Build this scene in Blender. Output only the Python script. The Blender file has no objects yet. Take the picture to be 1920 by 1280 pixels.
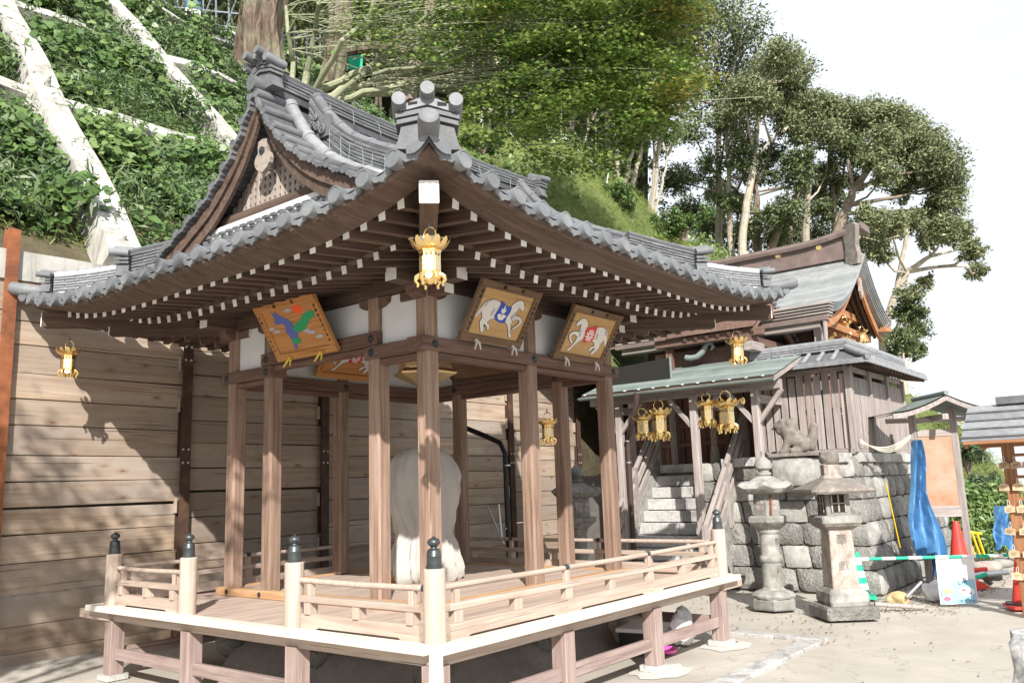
import bpy, math, random
import numpy as np
from mathutils import Matrix, Vector
random.seed(7); rng = np.random.default_rng(7)
S = bpy.context.scene; COL = S.collection
rad = math.radians
# ------------------------------------------------------------------ camera, sky, sun, exposure
CP = (-4.1048, -3.9628, 1.638); CE = (1.7411, 0.0, -0.9014); CROLL = -0.0341; CF = 1576.47
cam = bpy.data.objects.new('camera', bpy.data.cameras.new('camera')); COL.objects.link(cam)
RM = Matrix.Rotation(CE[2], 4, 'Z') @ Matrix.Rotation(CE[0], 4, 'X') @ Matrix.Rotation(CROLL, 4, 'Z')
cam.matrix_world = Matrix.Translation(CP) @ RM
cam.data.sensor_width = 36; cam.data.lens = CF / 1920 * 36; cam.data.clip_start = .05; cam.data.clip_end = 900
S.camera = cam
R3 = np.array(RM.to_3x3()); C3 = np.array(CP)
def ray(x, y): return R3 @ np.array([(x - 960) / CF, (640 - y) / CF, -1.0])
def at(x, y, d): return C3 + d * ray(x, y)                 # photo pixel + distance -> point in the place
def hit(x, y, ax, v):
    d = ray(x, y); return C3 + d * (v - C3[ax]) / d[ax]
SUN_EL = rad(34.5); SUN_DIR = Vector((-.72 * math.cos(SUN_EL), -.694 * math.cos(SUN_EL), math.sin(SUN_EL)))
w = bpy.data.worlds.new('World'); S.world = w; w.use_nodes = True
nt = w.node_tree; bg = nt.nodes['Background']
sky = nt.nodes.new('ShaderNodeTexSky'); sky.sky_type = 'NISHITA'; sky.sun_disc = False
sky.sun_elevation = SUN_EL; sky.sun_rotation = math.atan2(SUN_DIR.x, SUN_DIR.y)
sky.air_density = 1.0; sky.dust_density = 3.0; sky.ozone_density = 1.0
tc = nt.nodes.new('ShaderNodeTexCoord'); mp = nt.nodes.new('ShaderNodeMapping'); mp.inputs['Scale'].default_value = (1.2, 1.2, 3)
nz = nt.nodes.new('ShaderNodeTexNoise'); nz.inputs['Scale'].default_value = 1.6; nz.inputs['Detail'].default_value = 7
cr = nt.nodes.new('ShaderNodeValToRGB'); cr.color_ramp.elements[0].position = .30; cr.color_ramp.elements[0].color = (.86,) * 3 + (1,)
cr.color_ramp.elements[1].position = .6; cr.color_ramp.elements[1].color = (.96,) * 3 + (1,)
mx = nt.nodes.new('ShaderNodeMixRGB'); mx.inputs[2].default_value = (5.35, 5.7, 6.05, 1)     # thin bright veil of cloud
L = nt.links.new
L(tc.outputs['Generated'], mp.inputs[0]); L(mp.outputs[0], nz.inputs['Vector']); L(nz.outputs[0], cr.inputs[0]); L(cr.outputs[0], mx.inputs[0])
L(sky.outputs[0], mx.inputs[1]); L(mx.outputs[0], bg.inputs['Color']); bg.inputs['Strength'].default_value = .12
sd = bpy.data.lights.new('sun', 'SUN'); sd.energy = 4.6; sd.angle = rad(.6); sd.color = (1, .955, .89)
so = bpy.data.objects.new('sun', sd); COL.objects.link(so); so.rotation_euler = (-SUN_DIR).to_track_quat('-Z', 'Y').to_euler(); so.location = (-5, -5, 9)
S.view_settings.view_transform = 'Standard'; S.view_settings.look = 'None'; S.view_settings.exposure = .74; S.view_settings.gamma = 1
S.view_settings.use_curve_mapping = False
S.cycles.max_bounces = 7; S.cycles.transparent_max_bounces = 6; S.cycles.use_adaptive_sampling = True
# ------------------------------------------------------------------ objects
def world_of(o):
    return (world_of(o.parent) @ o.matrix_parent_inverse if o.parent else Matrix()) @ o.matrix_basis
def adopt(o, parent):
    if parent: o.parent = parent; o.matrix_parent_inverse = world_of(parent).inverted()
    return o
def tag(o, label=None, cat=None, group=None, kind=None):
    if label: o['label'] = label
    if cat: o['category'] = cat
    if group: o['group'] = group
    if kind: o['kind'] = kind
    return o
def thing(name, label, cat, loc=(0, 0, 0), group=None, rz=0):
    o = bpy.data.objects.new(name, None); COL.objects.link(o); o.location = loc; o.rotation_euler = (0, 0, rz)
    o.empty_display_size = .1
    return tag(o, label, cat, group)
def link(name, me, parent=None, M=None):
    o = bpy.data.objects.new(name, me); COL.objects.link(o)
    if M is not None: o.matrix_basis = M
    return adopt(o, parent)
def kids(o, _c={}):
    return [c for c in COL.objects if c.parent == o]
def copy_tree(o, parent=None, tree=None):
    c = o.copy(); COL.objects.link(c); c.parent = parent
    for ch, sub in (tree if tree is not None else subtree(o)): copy_tree(ch, c, sub)
    return c
def subtree(o):
    return [(c, subtree(c)) for c in COL.objects if c.parent == o]
class MB:
    def __init__(s): s.v = []; s.f = []; s.m = []; s.cur = 0
    def add(s, vs, fs, M=None):
        n = len(s.v)
        s.v += [tuple(M @ Vector(v)) for v in vs] if M is not None else [tuple(v) for v in vs]
        s.f += [tuple(i + n for i in f) for f in fs]; s.m += [s.cur] * len(fs); return s
    def box(s, lo, hi, M=None):
        x0, y0, z0 = lo; x1, y1, z1 = hi
        return s.add([(x0,y0,z0),(x1,y0,z0),(x1,y1,z0),(x0,y1,z0),(x0,y0,z1),(x1,y0,z1),(x1,y1,z1),(x0,y1,z1)],
                     [(0,3,2,1),(4,5,6,7),(0,1,5,4),(1,2,6,5),(2,3,7,6),(3,0,4,7)], M)
    def lathe(s, prof, n=16, M=None, cap=True):
        vs = []; fs = []; k = len(prof)
        for r, z in prof:
            for i in range(n):
                a = 2 * math.pi * i / n; vs.append((r * math.cos(a), r * math.sin(a), z))
        for j in range(k - 1):
            for i in range(n): fs.append((j*n+i, j*n+(i+1)%n, (j+1)*n+(i+1)%n, (j+1)*n+i))
        if cap: fs.append(tuple(reversed(range(n)))); fs.append(tuple((k-1)*n+i for i in range(n)))
        return s.add(vs, fs, M)
    def tube(s, pts, rs, n=8, cap=True):
        P = [Vector(p) for p in pts]; vs = []; fs = []
        if not hasattr(rs, '__len__'): rs = [rs] * len(P)
        prev = None
        for i, p in enumerate(P):
            t = (P[min(i+1, len(P)-1)] - P[max(i-1, 0)])
            t = t.normalized() if t.length > 1e-9 else Vector((0,0,1))
            if prev is None: a = t.orthogonal().normalized()
            else:
                a = prev - t * prev.dot(t); a = a.normalized() if a.length > 1e-6 else t.orthogonal().normalized()
            prev = a; b = t.cross(a)
            for j in range(n):
                an = 2 * math.pi * j / n; vs.append(p + (a * math.cos(an) + b * math.sin(an)) * rs[i])
        for i in range(len(P) - 1):
            for j in range(n): fs.append((i*n+j, i*n+(j+1)%n, (i+1)*n+(j+1)%n, (i+1)*n+j))
        if cap: fs.append(tuple(reversed(range(n)))); fs.append(tuple((len(P)-1)*n+j for j in range(n)))
        return s.add(vs, fs)
    def prism(s, poly, d0, d1, M=None):                    # poly in local XZ, depth along Y
        n = len(poly); vs = [(x, d0, z) for x, z in poly] + [(x, d1, z) for x, z in poly]
        fs = [tuple(range(n)), tuple(reversed(range(n, 2*n)))] + [(i, i+n, (i+1)%n+n, (i+1)%n) for i in range(n)]
        return s.add(vs, fs, M)
    def sweep(s, rows, closed=False, capends=False):       # rows: list of equal-length point lists
        k = len(rows[0]); vs = [p for r in rows for p in r]; fs = []
        for i in range(len(rows) - 1):
            for j in range(k if closed else k - 1):
                fs.append((i*k+j, i*k+(j+1)%k, (i+1)*k+(j+1)%k, (i+1)*k+j))
        if capends: fs.append(tuple(reversed(range(k)))); fs.append(tuple((len(rows)-1)*k+j for j in range(k)))
        return s.add(vs, fs)
    def mesh(s, mat, smooth=False, name='m'):
        me = bpy.data.meshes.new(name); me.from_pydata(s.v, [], s.f)
        for m in (mat if isinstance(mat, (list, tuple)) else [mat]): me.materials.append(m)
        if isinstance(mat, (list, tuple)): me.polygons.foreach_set('material_index', s.m)
        if smooth:
            me.polygons.foreach_set('use_smooth', [True] * len(me.polygons))
            if smooth != 'all': me.set_sharp_from_angle(angle=rad(38))
        me.update(); return me
    def build(s, name, mat, parent=None, smooth=False, M=None):
        return link(name, s.mesh(mat, smooth, name), parent, M)
_bars = {}
def bar_mesh(l, w_, h, mat, bev=.004, endmat=None):
    k = (round(l, 3), round(w_, 3), round(h, 3), mat.name, bev, endmat.name if endmat else '')
    if k in _bars: return _bars[k]
    b = MB(); a, c, e = l/2, w_/2, h/2; v = min(bev, w_*.2, h*.2)
    if bev <= 0: b.box((-a,-c,-e), (a,c,e))
    else:
        ring = [(-c+v,-e),(c-v,-e),(c,-e+v),(c,e-v),(c-v,e),(-c+v,e),(-c,e-v),(-c,-e+v)]
        b.add([(-a, y, z) for y, z in ring] + [(a, y, z) for y, z in ring], [tuple((i, i+8, (i+1)%8+8, (i+1)%8)) for i in range(8)])
        b.cur = 1 if endmat else 0
        b.f += [tuple(reversed(range(8)))[::-1], tuple(range(8, 16))[::-1]]; b.m += [b.cur] * 2
    _bars[k] = b.mesh([mat, endmat] if endmat else mat); return _bars[k]
def frame(p0, p1, up=(0, 0, 1)):
    p0, p1 = Vector(p0), Vector(p1); x = (p1 - p0).normalized(); u = Vector(up)
    if abs(x.dot(u)) > .98: u = Vector((0, 1, 0))
    y = u.cross(x).normalized(); z = x.cross(y)
    M = Matrix((x, y, z)).transposed().to_4x4(); M.translation = (p0 + p1) / 2; return M
def bar(name, p0, p1, w_, h, mat, parent=None, bev=.004, up=(0, 0, 1), endmat=None):
    return link(name, bar_mesh((Vector(p1) - Vector(p0)).length, w_, h, mat, bev, endmat), parent, frame(p0, p1, up))
# ------------------------------------------------------------------ materials
def mat(name, col=(.5,.5,.5), rough=.8, metal=0, spec=.3):
    m = bpy.data.materials.new(name); m.use_nodes = True; b = m.node_tree.nodes['Principled BSDF']
    b.inputs['Base Color'].default_value = (*col, 1); b.inputs['Roughness'].default_value = rough
    b.inputs['Metallic'].default_value = metal; b.inputs['Specular IOR Level'].default_value = spec; return m
def NN(m, t, **k):
    n = m.node_tree.nodes.new(t)
    for a, v in k.items():
        if a in n.inputs: n.inputs[a].default_value = v
        else: setattr(n, a, v)
    return n
def LL(m, a, b): m.node_tree.links.new(a, b)
def coords(m, scale, rnd=True, kind='Object'):
    t = NN(m, 'ShaderNodeTexCoord'); mp = NN(m, 'ShaderNodeMapping'); mp.inputs['Scale'].default_value = scale
    src = t.outputs[kind]
    if rnd:
        oi = NN(m, 'ShaderNodeObjectInfo'); mu = NN(m, 'ShaderNodeMath', operation='MULTIPLY'); mu.inputs[1].default_value = 37
        LL(m, oi.outputs['Random'], mu.inputs[0]); ad = NN(m, 'ShaderNodeVectorMath', operation='ADD')
        LL(m, src, ad.inputs[0]); LL(m, mu.outputs[0], ad.inputs[1]); src = ad.outputs[0]
    LL(m, src, mp.inputs[0]); return mp.outputs[0]
def ramp(m, fac, cols):
    r = NN(m, 'ShaderNodeValToRGB'); els = r.color_ramp.elements
    while len(els) < len(cols): els.new(.5)
    for e, (p, c) in zip(els, cols): e.position = p; e.color = (*c, 1)
    LL(m, fac, r.inputs[0]); return r.outputs[0]
def noise(m, vec, scale, detail=5, rough=.55, dist=0):
    n = NN(m, 'ShaderNodeTexNoise'); n.inputs['Scale'].default_value = scale; n.inputs['Detail'].default_value = detail
    n.inputs['Roughness'].default_value = rough; n.inputs['Distortion'].default_value = dist; LL(m, vec, n.inputs['Vector']); return n.outputs[0]
def mixc(m, fac, a, b, mode='MIX'):
    n = NN(m, 'ShaderNodeMixRGB', blend_type=mode)
    for i, v in ((0, fac), (1, a), (2, b)):
        if hasattr(v, 'is_output'): LL(m, v, n.inputs[i])
        elif i == 0: n.inputs[0].default_value = v
        else: n.inputs[i].default_value = (*v, 1)
    return n.outputs[0]
def bump(m, h, strength=.3, dist=.01):
    b = NN(m, 'ShaderNodeBump'); b.inputs['Strength'].default_value = strength; b.inputs['Distance'].default_value = dist
    LL(m, h, b.inputs['Height']); LL(m, b.outputs[0], m.node_tree.nodes['Principled BSDF'].inputs['Normal'])
def setc(m, c): LL(m, c, m.node_tree.nodes['Principled BSDF'].inputs['Base Color'])
def wood(name, c0, c1, c2=None, sc=1.0, rough=.75, knots=False, var=.16, axis=0, rnd=True, grey=None):
    m = mat(name, c0, rough); s = [26*sc]*3; s[axis] = 1.3*sc; v = coords(m, s, rnd)
    g = noise(m, v, 1, 6, .6, .6); s2 = [3*sc]*3; s2[axis] = .7*sc; v2 = coords(m, s2, rnd); g2 = noise(m, v2, 1, 4, .6)
    c = ramp(m, g, [(.3, c1), (.52, c0), (.72, c2 or c0)])
    if grey: c = mixc(m, ramp(m, g2, [(.4, (0,0,0)), (.68, (1,1,1))]), c, grey)
    hs = NN(m, 'ShaderNodeHueSaturation'); oi = NN(m, 'ShaderNodeObjectInfo'); mr = NN(m, 'ShaderNodeMapRange')
    mr.inputs['To Min'].default_value = 1 - var; mr.inputs['To Max'].default_value = 1 + var
    LL(m, oi.outputs['Random'], mr.inputs[0]); LL(m, mr.outputs[0], hs.inputs['Value']); LL(m, c, hs.inputs['Color']); c = hs.outputs[0]
    c = mixc(m, mixc(m, g2, (.0,)*3, (.5,)*3), c, c1)
    s4 = [75*sc]*3; s4[axis] = 1.1*sc; ck = noise(m, coords(m, s4, rnd), 1, 2, .5)
    c = mixc(m, ramp(m, ck, [(.655, (0,0,0)), (.70, (.75,)*3)]), c, tuple(q*.35 for q in c1))
    st = noise(m, coords(m, [.9]*3, rnd), 1.6, 5, .65, 1.0); c = mixc(m, ramp(m, st, [(.50, (0,0,0)), (.72, (.38,)*3)]), c, tuple(q*.8 for q in c1))
    if knots:
        kv = coords(m, (2.6, 6.5, 6.5), rnd); vo = NN(m, 'ShaderNodeTexVoronoi'); vo.inputs['Scale'].default_value = 1; LL(m, kv, vo.inputs['Vector'])
        k = ramp(m, vo.outputs['Distance'], [(.03, (1,1,1)), (.10, (.35,)*3), (.26, (0,0,0))])
        c = mixc(m, k, c, (.16, .08, .04))
    setc(m, c); bump(m, g, .35, .004); return m
def mottled(name, c0, c1, scale=6, rough=.85, b=.3, c2=None, rnd=True, detail=8, spec=.3, bd=.01):
    m = mat(name, c0, rough, 0, spec); v = coords(m, (1,1,1), rnd); n1 = noise(m, v, scale, detail, .62); n2 = noise(m, v, scale*6.3, 4, .6)
    c = ramp(m, n1, [(.34, c1), (.6, c0)] + ([(.74, c2)] if c2 else []))
    c = mixc(m, .35, c, mixc(m, n2, c1, c0))
    if rnd:
        hs = NN(m, 'ShaderNodeHueSaturation'); oi = NN(m, 'ShaderNodeObjectInfo'); mr = NN(m, 'ShaderNodeMapRange'); mr.inputs['To Min'].default_value = .84; mr.inputs['To Max'].default_value = 1.16
        LL(m, oi.outputs['Random'], mr.inputs[0]); LL(m, mr.outputs[0], hs.inputs['Value']); LL(m, c, hs.inputs['Color']); c = hs.outputs[0]
    setc(m, c)
    ad = NN(m, 'ShaderNodeMath', operation='ADD'); LL(m, n1, ad.inputs[0]); LL(m, n2, ad.inputs[1]); bump(m, ad.outputs[0], b, bd); return m
W_COL = wood('column_wood', (.31,.212,.16), (.17,.105,.075), (.41,.31,.25))
W_ROOF = wood('roof_timber', (.125,.083,.062), (.06,.036,.027), (.18,.125,.095), var=.2)
W_FASC = wood('fascia_timber', (.125,.085,.066), (.065,.042,.032), (.18,.13,.105), sc=.8, rnd=False)
W_DECK = wood('deck_wood', (.50,.40,.34), (.34,.25,.20), (.58,.49,.43), rough=.7, var=.1)
W_RAIL = wood('rail_wood', (.50,.405,.34), (.36,.27,.215), (.57,.49,.43), rough=.65, var=.08)
W_EDGE = wood('fresh_end_wood', (.70,.66,.58), (.56,.50,.42), (.76,.72,.66), var=.04)
W_SILL = wood('sill_wood', (.50,.31,.17), (.36,.20,.10), (.60,.42,.27), var=.08)
W_LEG = wood('leg_wood', (.37,.285,.26), (.22,.155,.135), (.46,.38,.35), var=.1)
W_WALL = wood('retaining_board_wood', (.42,.325,.245), (.26,.18,.12), (.50,.41,.33), sc=.6, knots=True, var=.2, grey=(.36,.325,.30))
W_GREY = wood('weathered_grey_wood', (.40,.355,.335), (.22,.18,.165), (.50,.46,.44), var=.14)
W_ORANGE = wood('orange_cypress_wood', (.44,.215,.10), (.28,.12,.05), (.52,.30,.16), var=.08)
W_LATT = wood('lattice_wood', (.42,.36,.32), (.25,.20,.17), (.5,.44,.4), var=.1, axis=0)
WHITE = mottled('white_end_paint', (.80,.79,.76), (.68,.66,.62), 18, .7, .1)
PLASTER = mottled('white_plaster', (.74,.75,.76), (.66,.66,.66), 3, .9, .05, rnd=False)
TILE = mottled('smoked_roof_tile', (.165,.17,.18), (.085,.088,.095), 7, .62, .3, (.24,.245,.245), spec=.35)
TILE2 = mottled('pale_sun_glare_tile', (.27,.275,.29), (.16,.165,.175), 12, .5, .15, (.36,.365,.37), spec=.6)  # paler tile: sun glare on the lower hips put into the colour
TILEF = mottled('eave_disc_tile', (.20,.21,.225), (.13,.137,.145), 7, .55, .2, (.27,.275,.255), spec=.35)
ROOFB = mottled('roof_bed', (.10,.10,.11), (.06,.06,.065), 6, .8, .2)
GOLD = mat('polished_gold', (.93,.68,.30), .26, 1); _v = coords(GOLD, (1,1,1)); bump(GOLD, noise(GOLD, _v, 60, 4), .25, .004)
GOLDD = mat('gold_filigree', (.85,.62,.28), .38, 1); _v = coords(GOLDD, (1,1,1))
_vo = NN(GOLDD, 'ShaderNodeTexVoronoi', feature='DISTANCE_TO_EDGE'); _vo.inputs['Scale'].default_value = 42; LL(GOLDD, _v, _vo.inputs['Vector'])
setc(GOLDD, ramp(GOLDD, _vo.outputs['Distance'], [(.06, (.95,.66,.25)), (.12, (.80,.72,.55))])); bump(GOLDD, _vo.outputs['Distance'], .6, .006)
BRONZE = mottled('dark_bronze', (.10,.115,.12), (.055,.062,.066), 14, .38, .1, (.15,.17,.17), spec=.6); BRONZE.node_tree.nodes['Principled BSDF'].inputs['Metallic'].default_value = .6
IRON = mottled('dark_iron', (.03,.032,.035), (.018,.019,.02), 10, .45, .15, spec=.5)
RUST = mottled('rusted_steel', (.10,.055,.035), (.04,.025,.02), 5, .7, .3, (.30,.11,.045))
RUSTO = mottled('orange_rusted_steel', (.34,.12,.05), (.12,.05,.03), 5, .8, .35, (.42,.19,.09))
STEEL = mat('galvanised_steel', (.55,.57,.58), .4, .8)
CONC = mottled('lattice_concrete', (.52,.51,.475), (.34,.325,.295), 1.6, .9, .35, (.58,.57,.54), rnd=False, bd=.02)
GROUND = ground_mat() if False else mottled('yard_concrete', (.49,.45,.395), (.37,.34,.295), .9, .92, .3, (.54,.505,.45), rnd=False, bd=.01)
_v = coords(GROUND, (1,1,1), False); _b = GROUND.node_tree.nodes['Principled BSDF']; _c = _b.inputs['Base Color'].links[0].from_socket
_s = noise(GROUND, _v, 130, 3, .8); _c = mixc(GROUND, ramp(GROUND, _s, [(.34, (.55,)*3), (.45, (0,0,0))]), _c, (.20,.18,.155)); _c = mixc(GROUND, ramp(GROUND, _s, [(.58, (0,0,0)), (.68, (.6,)*3)]), _c, (.66,.63,.57))
_w = NN(GROUND, 'ShaderNodeTexVoronoi', feature='DISTANCE_TO_EDGE'); _w.inputs['Scale'].default_value = .55; _d = NN(GROUND, 'ShaderNodeVectorMath', operation='ADD'); _n3 = NN(GROUND, 'ShaderNodeTexNoise'); _n3.inputs['Scale'].default_value = 2.2; _n3.inputs['Detail'].default_value = 6; LL(GROUND, _v, _n3.inputs['Vector']); LL(GROUND, _v, _d.inputs[0]); LL(GROUND, _n3.outputs['Color'], _d.inputs[1]); LL(GROUND, _d.outputs[0], _w.inputs['Vector'])
_c = mixc(GROUND, ramp(GROUND, _w.outputs['Distance'], [(.0, (.55,)*3), (.006, (0,0,0))]), _c, (.22,.20,.17)); _c = mixc(GROUND, ramp(GROUND, noise(GROUND, _v, .55, 6, .7, 1.2), [(.48, (0,0,0)), (.66, (.45,)*3)]), _c, (.33,.30,.255)); setc(GROUND, _c)
_v = coords(CONC, (1,1,1), False); _c = CONC.node_tree.nodes['Principled BSDF'].inputs['Base Color'].links[0].from_socket; _v3 = coords(CONC, (3,3,.5), False)
_c = mixc(CONC, ramp(CONC, noise(CONC, _v3, 1.5, 6, .7, .5), [(.50, (0,0,0)), (.64, (.6,)*3)]), _c, (.19,.18,.145)); setc(CONC, _c)
GRANITE = mottled('granite', (.55,.54,.52), (.34,.33,.32), 30, .85, .2, (.68,.67,.65))
STONE = mottled('wall_stone', (.33,.32,.295), (.16,.155,.145), 4, .9, 1.0, (.46,.445,.41), bd=.05)
STONEL = mottled('pale_lantern_stone', (.38,.37,.345), (.20,.20,.185), 8, .88, .7, (.50,.495,.47))
STONEP = mottled('pinkish_lantern_stone', (.50,.425,.375), (.34,.28,.245), 9, .88, .35, (.56,.51,.46))
STONEM = mottled('mossy_brown_stone', (.28,.245,.22), (.15,.13,.115), 10, .9, .8, (.50,.48,.43))
for _m in (STONE, STONEL, STONEP, STONEM, GRANITE):
    _c = _m.node_tree.nodes['Principled BSDF'].inputs['Base Color'].links[0].from_socket; _q = noise(_m, coords(_m, (1,1,1)), 2.1, 7, .72, .8)
    _c = mixc(_m, ramp(_m, _q, [(.50, (0,0,0)), (.62, (.55,)*3)]), _c, (.13,.125,.105)); _c = mixc(_m, ramp(_m, _q, [(.30, (.6,)*3), (.40, (0,0,0))]), _c, (.60,.59,.54)); setc(_m, _c)
COPPER = mottled('verdigris_copper', (.235,.275,.255), (.14,.17,.155), 3, .6, .12, (.31,.335,.32))
CLOTH = mottled('canvas_cover', (.47,.445,.41), (.38,.355,.33), 3.4, .9, .6, (.50,.48,.45), rnd=False)
EARTH = mottled('slope_earth', (.12,.10,.06), (.06,.05,.03), 2.2, .95, .6, (.34,.28,.20), rnd=False, bd=.05)
LAWN = mottled('grass_bank_ground', (.16,.19,.07), (.08,.11,.035), 2.5, .95, .6, (.26,.27,.12), rnd=False, bd=.05)
DARKM = mat('dark_panel_and_recess_shade', (.02,.018,.016), .8)  # near-black; stands for shade in slots, openings and behind the lattice
REDP = mottled('red_cone_plastic', (.75,.07,.05), (.6,.05,.04), 8, .45, .05)
GREENP = mat('green_plastic', (.02,.42,.26), .45); WHITEP = mat('white_plastic', (.8,.8,.8), .45)
BLUE = mottled('blue_tarpaulin', (.12,.30,.54), (.07,.20,.40), 7, .55, .8, (.24,.43,.62), rnd=False)
YEL = mat('yellow_paint', (.80,.50,.03), .45)
INK = mat('black_ink', (.015,.012,.01), .8)
BLACKP = mat('black_pipe_plastic', (.022,.022,.025), .35)
def leafmat(name, c0, c1, c2, rough=.5, trans=.3, scale=1.0):
    m = bpy.data.materials.new(name); m.use_nodes = True; n = m.node_tree; n.nodes.clear()
    out = NN(m, 'ShaderNodeOutputMaterial'); at_ = NN(m, 'ShaderNodeAttribute', attribute_name='tint')
    v = coords(m, (1,1,1), False); n1 = noise(m, v, .9*scale, 3)
    f = NN(m, 'ShaderNodeMath', operation='MULTIPLY_ADD'); LL(m, at_.outputs['Fac'], f.inputs[0]); f.inputs[1].default_value = .6
    f2 = NN(m, 'ShaderNodeMath', operation='MULTIPLY'); LL(m, n1, f2.inputs[0]); f2.inputs[1].default_value = .45; LL(m, f2.outputs[0], f.inputs[2])
    c = ramp(m, f.outputs[0], [(.15, c0), (.5, c1), (.88, c2)])
    p = NN(m, 'ShaderNodeBsdfPrincipled'); p.inputs['Roughness'].default_value = rough; p.inputs['Specular IOR Level'].default_value = .35
    LL(m, c, p.inputs['Base Color']); t = NN(m, 'ShaderNodeBsdfTranslucent'); LL(m, c, t.inputs['Color'])
    mxs = NN(m, 'ShaderNodeMixShader'); mxs.inputs[0].default_value = trans; LL(m, p.outputs[0], mxs.inputs[1]); LL(m, t.outputs[0], mxs.inputs[2])
    LL(m, mxs.outputs[0], out.inputs['Surface']); return m
L_MAPLE = leafmat('maple_leaf', (.05,.10,.018), (.14,.235,.045), (.31,.36,.10))
L_MAPLEO = leafmat('turning_maple_leaf', (.10,.16,.02), (.24,.25,.05), (.38,.27,.08))
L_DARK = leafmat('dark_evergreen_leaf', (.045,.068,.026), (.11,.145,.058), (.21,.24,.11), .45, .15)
L_OLIVE = leafmat('olive_evergreen_leaf', (.075,.10,.042), (.175,.205,.095), (.31,.32,.17), .45, .15)
L_VINE = leafmat('vine_leaf', (.040,.085,.022), (.11,.19,.055), (.23,.31,.11), .4, .22)
L_BAMB = leafmat('bamboo_grass_leaf', (.04,.075,.03), (.09,.14,.06), (.17,.22,.11), .45, .15)
L_GRASS = leafmat('grass_blade', (.10,.16,.03), (.20,.26,.06), (.34,.36,.13), .6, .3)
BARK = mottled('grey_brown_bark', (.30,.24,.19), (.14,.11,.085), 5, .95, .6, (.44,.39,.33))
BARKP = mottled('pale_bark', (.50,.44,.36), (.30,.26,.20), 6, .9, .4, (.60,.55,.47))
BARKR = mat('red_brown_bark', (.2,.12,.09), .95); _v = coords(BARKR, (4.5,4.5,.8)); _n = noise(BARKR, _v, 1.4, 8, .65, .8); _v2 = coords(BARKR, (1,1,.6)); _n2 = noise(BARKR, _v2, 1.3, 5)
setc(BARKR, mixc(BARKR, ramp(BARKR, _n2, [(.42, (0,0,0)), (.60, (1,1,1))]), ramp(BARKR, _n, [(.35, (.045,.032,.025)), (.5, (.15,.105,.08)), (.68, (.29,.225,.18))]), ramp(BARKR, _n, [(.35, (.09,.08,.05)), (.65, (.26,.25,.17))]))); bump(BARKR, _n, 1.0, .08)
BARKG = mottled('green_grey_bark', (.32,.33,.22), (.18,.19,.12), 8, .9, .4, (.42,.43,.32))
# ------------------------------------------------------------------ leaves in bulk
LEAFV = np.array([(0,-.5,0),(.32,-.08,.10),(.0,.5,0),(-.32,-.08,.10)])
def leaf_mesh(name, P, size, mat_, parent=None, normal=None, jitter=.9, aspect=1.0, shape=None, tint=None, kind=None, r=rng):
    P = np.asarray(P); n = len(P); size = np.broadcast_to(size, n) * r.uniform(.6, 1.3, n)
    V = LEAFV if shape is None else shape; k = len(V)
    a = r.normal(size=(n,3)); nn = r.normal(size=(n,3)) * jitter + (np.array(normal) if normal is not None else np.array([0,0,.6]))
    nn /= np.linalg.norm(nn, axis=1, keepdims=True); t = a - nn * (a*nn).sum(1, keepdims=True); t /= np.linalg.norm(t, axis=1, keepdims=True)
    b = np.cross(nn, t)
    co = P[:,None,:] + size[:,None,None] * (V[None,:,0:1]*aspect*b[:,None,:] + V[None,:,1:2]*t[:,None,:] + V[None,:,2:3]*nn[:,None,:])
    me = bpy.data.meshes.new(name); me.vertices.add(n*k); me.vertices.foreach_set('co', co.reshape(-1).astype(np.float32))
    me.loops.add(n*k); me.loops.foreach_set('vertex_index', np.arange(n*k, dtype=np.int32))
    me.polygons.add(n); me.polygons.foreach_set('loop_start', np.arange(0, n*k, k, dtype=np.int32)); me.polygons.foreach_set('loop_total', np.full(n, k, dtype=np.int32))
    me.materials.append(mat_); at_ = me.attributes.new('tint', 'FLOAT', 'FACE')
    at_.data.foreach_set('value', (r.uniform(0, 1, n) if tint is None else np.clip(tint + r.normal(0, .18, n), 0, 1)).astype(np.float32))
    me.update(); o = link(name, me, parent)
    if kind: o['kind'] = kind
    return o
def vnoise(x, y, z=0):
    return np.sin(x*1.7+y*.9+z*1.3)*.4 + np.sin(x*.61-y*1.9+z*.7+1.7)*.35 + np.sin(x*3.1+y*2.7-z*2.1+.4)*.25
# ================================================================== PAVILION
HD = .651; C0 = 1.035; C1 = 3.843; MC = 2.439; EE = -.57; HH = 3.009; SD = 4.263
pav = thing('stage_pavilion', 'open wooden stage pavilion with grey tiled hip and gable roof and railed deck', 'pavilion', (MC, MC, 0))
# ---- deck
for i in range(22):
    y0 = -.02 + i * (SD + .08) / 22
    bar('deck_board', (-.055, y0 + .098, HD - .02), (SD + .1, y0 + .098, HD - .02), .190, .035, W_DECK, pav, .003)
E0, E1 = -.075, 4.43
for a, b in (((E0, E0-.005), (E1, E0-.005)), ((E0-.005, E0+.055), (E0-.005, E1+.08)), ((E1, E0+.055), (E1, E1)), ((E0+.055, E1), (E1-.06, E1))):
    bar('deck_edge_board', (*a, HD - .022), (*b, HD - .022), .12, .054, W_EDGE, pav, .004)
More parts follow.
